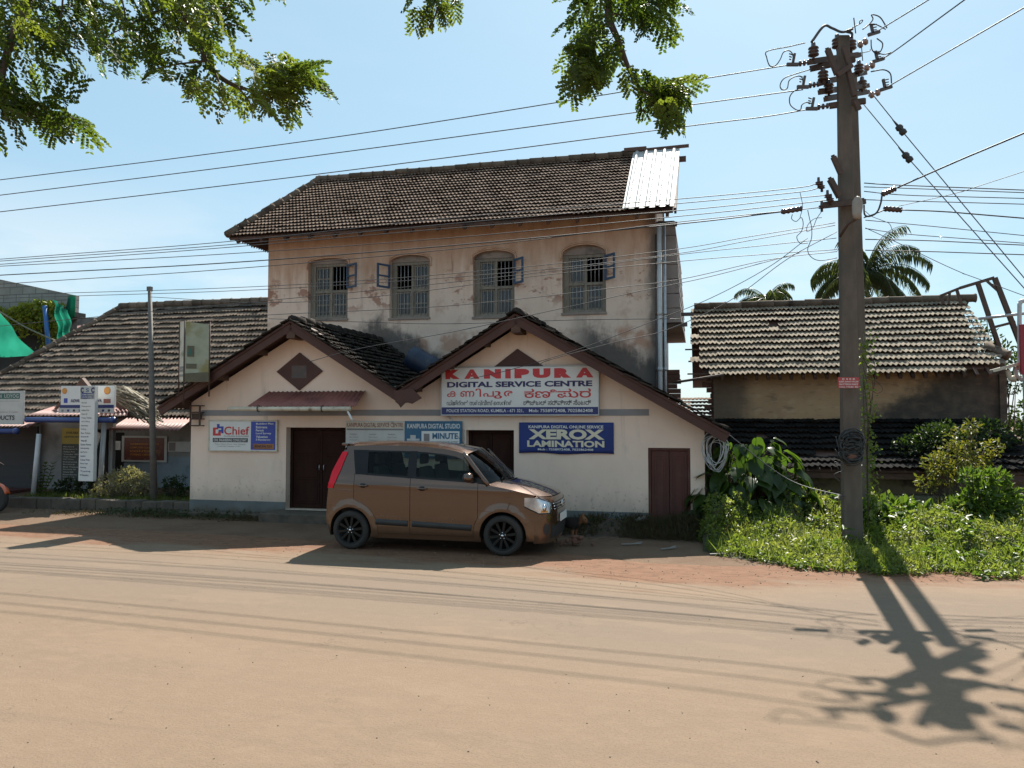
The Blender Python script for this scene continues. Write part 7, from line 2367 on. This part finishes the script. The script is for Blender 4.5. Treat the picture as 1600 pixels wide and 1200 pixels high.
# ------------------------------------------------------------------ left strip plants
b8 = W(wf(195, 775, .75)[0], .75, .18)
bush("grey_bush", "dry looking grey green bush beside the thin iron pole", "bush", b8, [(0, 0, .42, .36), (-.38, 0, .32, .28), (.36, 0, .32, .32), (.1, .1, .52, .2), (-.62, 0, .12, .16), (.55, 0, .22, .22)], 4200, .075, .026, M['bush_grey'], 40, tw=.008)
b9 = W(wf(272, 776, .9)[0], .9, .18)
bush("small_dark_bush", "small dark leafy bush in the shade left of the shop corner", "bush", b9, [(0, 0, .22, .2), (.1, 0, .42, .14), (.22, 0, .14, .18), (-.12, 0, .38, .12)], 700, .085, .03, M['bush_dark'], 14)
b10 = W(wf(110, 776, 1.3)[0], 1.3, .18)
bush("low_dark_plant", "low dark plant at the foot of the narrow white pillar sign", "plant", b10, [(0, 0, .2, .22), (.35, 0, .22, .2), (-.22, 0, .16, .18), (.6, .1, .2, .16)], 1000, .075, .035, M['bush_dark'], 12)
# upright stem plant with pairs of pale leaves
b11 = W(wf(64, 778, .7)[0], .7, .18)
root = thing("milkweed_plant", "upright plant with pale paired leaves on tall stems at the left post", "plant", b11)
lv = Leaves(); mb = MB()
for k in range(7):
    bx = rng.normal(0, .09); lean = rng.normal(0, .18); H = rng.uniform(.4, .78) if k else .8
    pts = [Vector((bx, .05 * rng.normal(), 0)), Vector((bx + lean * .4, 0, H * .5)), Vector((bx + lean, 0, H))]
    mb.tube(spline(pts, 4), .010, 5, .005)
    for j in range(int(H / .075)):
        f = (j + 1) / (H / .075); p = np.array(pts[0].lerp(pts[2], f))
        a_ = (j % 2) * 1.57 + rng.normal(0, .3)
        for s in (-1, 1):
            d = np.array([math.cos(a_) * s, math.sin(a_) * s, .55]); lv.add(p, d, np.array([0, 0, 1.0]) - d * .3, rng.uniform(.09, .14), rng.uniform(.05, .075))
lv.build("foliage", M['fern'], root); mb.build("stems", M['twig'], root)
# low bank of dark earth heaped against the foot of the shop wall
bs0, bs1 = wf(868, 820, -.4)[0], qR + .15
def bank(s, t):
    e = -1.05 + .10 * np.sin(s * 2.1) + .06 * np.sin(s * 5.7 + 1)
    f = np.clip((t - e) / .5, 0, 1); g_ = np.clip((s - bs0) / .5, 0, 1) * np.clip((bs1 - s) / .25, 0, 1)
    return (f * f * (3 - 2 * f)) * g_ * (.17 + .035 * np.sin(s * 4.3) + .02 * np.sin(s * 11 + t * 7))
mb = MB()
mb.grid([[Vector((s, t, float(bank(s, t)) - .014 + .012 * math.sin(s * 37 + t * 23) * math.sin(t * 41))) for t in np.linspace(-1.25, -.012, 22)] for s in np.linspace(bs0 - .1, bs1, 90)], flip=True)
M['bank_soil'] = pm("dark_littered_earth", (.085, .058, .040), (.055, .040, .028), 9, .95, c3=(.13, .09, .06), s3=6, t3=(.55, .68), bump=.7, bs=30)
tag(mb.build("earth_bank", M['bank_soil'], loc=W(0, 0, 0), rotz=-A), kind="structure")
# grass along the strip and the dry weeds at the foot of the shop wall
lv = Leaves()
n_ = 5000
s = rng.uniform(wf(40, 780, .5)[0], qL - .1, n_); t = rng.uniform(.2, 1.3, n_)
k_ = (np.sin(s * 2.3) + np.sin(s * 5.1 + 2) + rng.normal(0, .8, n_)) > -.6
s, t = s[k_], t[k_]; n_ = len(s)
lv.add(np.stack([s, t, np.full(n_, .18)], 1), rdir(n_, 1.3), rdir(n_), rng.uniform(.05, .16, n_), rng.uniform(.008, .016, n_))
o = lv.build("grass", M['grass'], None, loc=W(0, 0, 0), rotz=-A)
tag(o, "short bright grass growing along the kerb strip at left", "grass", kind="stuff")
lv = Leaves()
def dry(n_, s0, s1, t0, t1, L):
    s = rng.uniform(s0, s1, n_); t = rng.uniform(t0, t1, n_)
    k_ = (np.sin(s * 3.1 + 1) + np.sin(s * 7.3) + rng.normal(0, .7, n_)) > -.5
    s, t = s[k_], t[k_]; m_ = len(s)
    lv.add(np.stack([s, t, bank(s, t) - .01], 1), rdir(m_, .9), rdir(m_), rng.uniform(L * .4, L, m_), rng.uniform(.006, .013, m_))
dry(7500, wf(862, 820, -.4)[0], qR + .2, -1.05, -.05, .22)
dry(2600, wf(1000, 820, -.4)[0], qR + .3, -1.2, -.1, .3)
dry(2200, qL - 1.2, dA[0] - .2, -.75, -.05, .16)
dry(1800, qL - 3.5, qL + 2.2, -.9, -.02, .12)
o = lv.build("dry_grass", M['dry_grass'], None, loc=W(0, 0, 0), rotz=-A)
tag(o, "dry brownish grass and litter along the foot of the shop wall", "grass", kind="stuff")
lv = Leaves()
n_ = 1500
s = np.concatenate([rng.uniform(wf(862, 820, -.4)[0], qR + .1, 700), rng.uniform(qL - 1.8, qL + 1.6, 800)]); n_ = len(s); t = np.concatenate([rng.uniform(-.95, -.35, 700), rng.uniform(-.8, -.05, 800)])
lv.add(np.stack([s, t, bank(s, t) + rng.uniform(.0, .10, n_)], 1), rdir(n_, .4), rdir(n_, 1), rng.uniform(.03, .07, n_), rng.uniform(.02, .04, n_))
o = lv.build("low_weeds", M['bush_dark'], None, loc=W(0, 0, 0), rotz=-A)
tag(o, "low green weeds among the dry grass at the foot of the shop", "weeds", kind="stuff")

# small things lying about: stones, litter, fallen leaves
def stones(n_, region, r0, r1, name, label, mt):
    mb = MB()
    for k in range(n_):
        p = region(); r_ = rng.uniform(r0, r1)
        ang = [rng.uniform(.7, 1.2) for _ in range(6)]
        v = [(p.x + r_ * ang[i] * math.cos(i * 1.047), p.y + r_ * ang[i] * math.sin(i * 1.047), -.004) for i in range(6)]
        v += [(p.x + .6 * r_ * ang[i] * math.cos(i * 1.047 + .3), p.y + .6 * r_ * ang[i] * math.sin(i * 1.047 + .3), r_ * rng.uniform(.4, .8)) for i in range(6)]
        mb.add(v, [(i, (i + 1) % 6, 6 + (i + 1) % 6, 6 + i) for i in range(6)] + [tuple(range(6, 12))])
    return tag(mb.build(name, mt), label, "stones", kind="stuff")
M['stone'] = pm("road_stone", (.36, .27, .20), (.28, .20, .14), 10, .9, isl=.3, lit=.6)
def reg_shoulder():
    while True:
        x = rng.uniform(-40, 1640); y = float(np.interp(x, [p[0] for p in edge_px[1:-1]], [p[1] for p in edge_px[1:-1]])) - abs(rng.normal(0, 16)) + rng.normal(0, 5)
        if x > 1105 and y < 905 - 20: continue
        return gp(x, max(805, y))
stones(320, reg_shoulder, .005, .015, "pebbles", "loose pebbles scattered along the red soil road edge", M['stone'])
def reg_road(): 
    return gp(rng.uniform(-50, 1650), 900 + 320 * rng.uniform(0, 1) ** 1.4)
stones(160, reg_road, .003, .009, "grit", "scattered grit on the dusty road surface", M['stone'])
M['litter'] = pm("pale_litter", (.36, .34, .31), (.28, .26, .24), 5, .7, lit=.6)
for (x, y, dx, dz, lb, an) in ((987, 851, .16, .012, "white plastic strip lying in the dry grass below the blue banner", 4), (1045, 858, .14, .012, "pale stick lying in the soil near the right brown door", 22), (1122, 867, .12, .015, "pale flattened scrap lying beside the weeds edge", -6)):
    p = gp(x, y); p.z = float(bank(*st(p))) - .02; mb = MB(); mb.beam(Vector((-dx, 0, .03)), Vector((dx, .02, .035)), .035, dz); mb.beam(Vector((dx * .3, .02, .035)), Vector((dx * 1.15, .06, .05)), .03, dz * .8)
    o = mb.build("litter", M['litter'], loc=p, rotz=R(an)); tag(o, lb, "litter")
def rubble(px, py, n_, r0, r1, label, mt):
    p = gp(px, py); mb = MB()
    for k in range(n_):
        r_ = rng.uniform(r0, r1); mb.ball((rng.normal(0, .14), rng.normal(0, .08), r_ * .7 + abs(rng.normal(0, .05))), r_, 5, (rng.uniform(.8, 1.4), rng.uniform(.7, 1.2), rng.uniform(.5, .9)))
    for i in range(len(mb.sm)): mb.sm[i] = False
    tag(mb.build("rubble", mt, loc=p), label, "rubble")
rubble(906, 853, 9, .03, .065, "small heap of dusty broken stones in front of the dog", M['laterite'])
mb = MB(); p = gp(1000, 832); p.z = float(bank(*st(p))) - .05
mb.ball((0, 0, .1), .07, 7, (1.3, .8, .6)); mb.ball((.1, .0, .13), .05, 6, (1.2, .8, .5))
for i in range(len(mb.v)): mb.v[i] = tuple(c + random.gauss(0, .012) for c in mb.v[i])
tag(mb.build("plastic_bag", M['litter'], loc=p), "crumpled white plastic bag on the grass left of the right door", "bag")
# stick leaning at the shop's right corner
s0, s1 = gp(1118, 808), pp(1102, 762, 13.6)
mb = MB(); mb.tube([Vector((0, 0, 0)), s1 - s0], .02, 6); tag(mb.build("leaning_stick", M['twig'], loc=s0), "dark stick leaning against the right corner of the white shop", "stick")

# ------------------------------------------------------------------ coconut palms behind
M['palm'] = leafmat("palm_leaflet", (.085, .115, .05), (.15, .18, .08), trans=.4, rough=.4, spec=.6)
def palm(px, py, Y, size, fronds, seed, label):
    r_ = np.random.default_rng(seed)
    top = pp(px, py, Y); base = Vector((top.x + .4, top.y + .5, 0))
    root = thing("coconut_palm", label, "palm tree", base, 0, "coconut palms behind the shed")
    T = top - base
    mb = MB(); mb.tube(spline([Vector((0, 0, -.1)), T * .5 + Vector((.25, 0, 0)), T], 8), [.22 - .008 * k for k in range(17)], 10); mb.build("trunk", M['twig'], root)
    lv = Leaves(); ms = MB()
    for k in range(fronds):
        a_ = 2 * math.pi * k / fronds * 2.4 + r_.normal(0, .25); el = r_.uniform(-.3, 1.4)
        L = size * r_.uniform(.85, 1.1)
        d0 = Vector((math.cos(a_) * math.cos(el), math.sin(a_) * math.cos(el), math.sin(el)))
        pts = []; p = T.copy(); d = d0.copy()
        for j in range(15):
            pts.append(p.copy()); p = p + d * (L / 14); d = (d + Vector((0, 0, -.10 - .008 * j))).normalized()
        ms.tube(pts, .035, 5, .008)
        for j in range(2, 15):
            for m_ in range(3):
                f = j - 1 + m_ / 3
                i0 = int(f); q_ = pts[i0].lerp(pts[min(14, i0 + 1)], f - i0); dd = (pts[min(14, i0 + 1)] - pts[i0]).normalized()
                side = dd.cross(Vector((0, 0, 1)));
                if side.length < .1: side = Vector((1, 0, 0))
                side.normalize()
                for s in (-1, 1):
                    ld = side * s * .85 + dd * .55 + Vector((0, 0, -.75 - .7 * r_.uniform()))
                    lv.add(np.array(q_), np.array(ld), np.array(side.cross(dd) + Vector((0, 0, .2))), size * .25 * (1 - .55 * abs(f / 14 - .4)) * r_.uniform(.8, 1.15), .032)
    lv.build("fronds", M['palm'], root, droop=.35); ms.build("frond_ribs", M['palm'], root)
    mb = MB()
    for k in range(9): mb.ball(T + Vector((r_.normal(0, .28), r_.normal(0, .28), -.25 - .15 * r_.uniform())), .13, 8, (1, 1, 1.2))
    mb.build("coconuts", pm("green_coconut", (.12, .13, .03), (.16, .12, .04), 4, .5), root)
palm(1352, 428, 42, 3.6, 28, 5, "tall coconut palm directly behind the double pole, larger crown")
palm(1198, 468, 52, 2.7, 26, 9, "smaller looking coconut palm left of the pole behind the shed ridge")
palm(405, 496, 60, 2.3, 14, 12, "distant palm tip peeping over the left house ridge beside the old building")
# ------------------------------------------------------------------ the tree overhead whose boughs hang into the picture
M['tree_leaf'] = leafmat("rain_tree_leaflet", (.035, .065, .012), (.085, .125, .022), c3=(.13, .16, .03), trans=.55, rough=.45, spec=.35, lit=.72)
TREE = Vector((-5.5, -2.5, 0))
tree = thing("rain_tree", "overhanging tree with feathery leaves whose boughs hang into the top of the view", "tree", TREE)
def TL_(p): return Vector(p) - TREE
lv = Leaves()
tpl = []                                       # one twice-feathered leaf, pointing along +x, flat in xy
for i in range(5):
    x = .05 + i * .036
    for s in (-1, 1):
        an = s * (1.05 - .10 * i); pl = .10 * (1 - .07 * abs(i - 2.4))
        for j in range(6):
            q0 = (x + math.cos(an) * pl * (j + 1) / 6, math.sin(an) * pl * (j + 1) / 6)
            for t in (-1, 1):
                a2 = an + t * 1.05
                tpl.append((q0[0], q0[1], 0, math.cos(a2), math.sin(a2), .0, .027 + .005 * (j > 1)))
tpl = np.array(tpl)
def leaf(P, D, up, sc=1.0):
    D = np.array(D, float); D /= np.linalg.norm(D); S = np.cross(np.array(up, float), D); S /= np.linalg.norm(S) + 1e-9; U_ = np.cross(D, S)
    Rm = np.stack([D, S, U_], 0)
    k_ = len(tpl)
    pos = tpl[:, :3] * sc; pos = pos.copy(); pos[:, 2] = -1.1 * (pos[:, 0] ** 2) * 1.5 + rng.normal(0, .004, k_) - np.abs(pos[:, 1]) * .25
    keep = rng.random(k_) > .08
    pos = (pos @ Rm + np.array(P))[keep]; dd = tpl[:, 3:6].copy(); dd[:, 2] -= .25
    dd = (dd @ Rm)[keep]
    nn = U_[None, :] + rng.normal(0, .45, (len(pos), 3))
    lv.add(pos, dd, nn, tpl[keep, 6] * sc * rng.uniform(.85, 1.2, len(pos)), .0225 * sc)
mb_tw = MB()
def foliage(poly, n_, D0, spread, dirpx, sc=1.0):
    """n_ leaves whose roots fall inside a region of the sky, hanging from twigs"""
    q = np.array(poly, float); got = 0
    while got < n_:
        x = rng.uniform(q[:, 0].min(), q[:, 0].max()); y = rng.uniform(q[:, 1].min(), q[:, 1].max())
        if not in_poly(np.array([x]), np.array([y]), poly)[0]: continue
        y -= 16
        Y = D0 + rng.normal(0, spread); P = pp(x, y, Y)
        dx, dy = dirpx(x, y)
        d = np.array([dx, rng.normal(0, .55), dy]) + rng.normal(0, .45, 3)
        leaf(np.array(TL_(P)), d, (rng.normal(0, .4), rng.normal(0, .4), 1), sc * rng.uniform(.65, 1.1)); got += 1
A1 = [(-60, -60), (360, -60), (372, 25), (345, 62), (392, 95), (440, 98), (492, 112), (478, 140), (430, 172), (385, 178), (345, 168), (318, 150), (265, 138), (222, 118), (190, 98), (150, 92), (112, 92), (78, 96), (60, 120), (38, 125), (-60, 150)]
foliage(A1, 215, 5.2, .35, lambda x, y: (.6, -.55))
foliage([(-60, -60), (340, -60), (300, 60), (200, 70), (80, 70), (-60, 110)], 75, 5.6, .4, lambda x, y: (.3, -.5))
foliage([(370, -40), (440, -40), (432, -12), (400, -8)], 5, 5.2, .1, lambda x, y: (.8, -.2), .7)
foliage([(-40, 140), (20, 150), (60, 160), (110, 172), (118, 195), (85, 205), (40, 195), (-40, 190)], 44, 5.0, .15, lambda x, y: (.8, -.35), .9)
foliage([(395, 105), (485, 112), (470, 140), (400, 150)], 30, 5.1, .15, lambda x, y: (1.0, -.2))
foliage([(640, -40), (715, -40), (708, 25), (690, 38), (668, 42), (650, 20)], 28, 5.0, .15, lambda x, y: (.15, -.8), .8)
foliage([(905, -40), (1050, -40), (1050, 25), (1020, 45), (975, 30), (940, 60), (905, 35)], 56, 5.0, .2, lambda x, y: (.5 * (1 if x > 955 else -1), -.5), .9)
foliage([(905, 40), (955, 40), (962, 100), (950, 130), (915, 125), (895, 95)], 38, 5.0, .15, lambda x, y: (-.15, -.9), .9)
foliage([(985, 128), (1040, 130), (1060, 150), (1045, 175), (1005, 172), (985, 155)], 40, 4.9, .12, lambda x, y: (.5, -.6), .85)
foliage([(965, 100), (1010, 112), (1000, 128), (975, 120)], 6, 4.9, .1, lambda x, y: (.2, -.5), .7)
lv.build("foliage", M['tree_leaf'], tree, fold=.05)
# boughs
def bough(pts, r0, r1):
    mb_tw.tube(spline([TL_(p) for p in pts], 6), r0, 7, r1)
def S_(lst, Y): return [pp(x, y, Y) for x, y in lst]
trunk = MB(); trunk.tube(spline([Vector((0, 0, -.2)), Vector((.1, 0, 1.5)), Vector((.35, .3, 3.2)), Vector((.8, .8, 4.6))], 6), .34, 12, .20)
trunk.build("trunk", M['twig'], tree)
fork = TREE + Vector((.8, .8, 4.6))
h1 = pp(270, -160, 5.4); h2 = pp(945, -200, 5.2); h3 = pp(60, -150, 5.3); h4 = pp(690, -160, 5.2)
bough([fork, fork + Vector((1.2, 2.6, 1.2)), h1] + S_([(280, 0), (304, 44), (324, 95), (337, 115), (371, 135), (422, 145), (488, 130)], 5.2), .05, .004)
bough([fork, fork + Vector((2.2, 2.2, 1.6)), h4, h2] + S_([(951, 0), (953, 32), (967, 65), (984, 110), (1006, 143), (1055, 158)], 4.95), .05, .004)
bough([fork, fork + Vector((.4, 2.0, .8)), h3] + S_([(42, 0), (22, 50), (4, 110), (8, 140), (30, 165), (58, 180), (120, 186)], 5.0), .045, .004)
bough([h4] + S_([(685, -40), (684, 10), (672, 45)], 5.0), .018, .003)
for a in (((304, 44), (340, 38), (372, 40)), ((324, 95), (280, 100), (230, 110)), ((337, 115), (350, 150), (360, 175)), ((371, 135), (390, 160), (395, 185)), ((953, 20), (985, 25), (1040, 22)), ((953, 32), (930, 50), (905, 60)), ((967, 65), (940, 95), (925, 130)), ((22, 50), (80, 60), (130, 80)), ((280, 0), (220, 30), (160, 60)), ((280, 0), (300, 20), (360, 10)), ((180, -40), (195, 20), (200, 80)), ((100, -40), (95, 30), (80, 80)), ((1006, 143), (1000, 165), (1010, 180))):
    bough(S_(a, 5.1), .008, .003)
mb_tw.build("branches", M['twig'], tree)
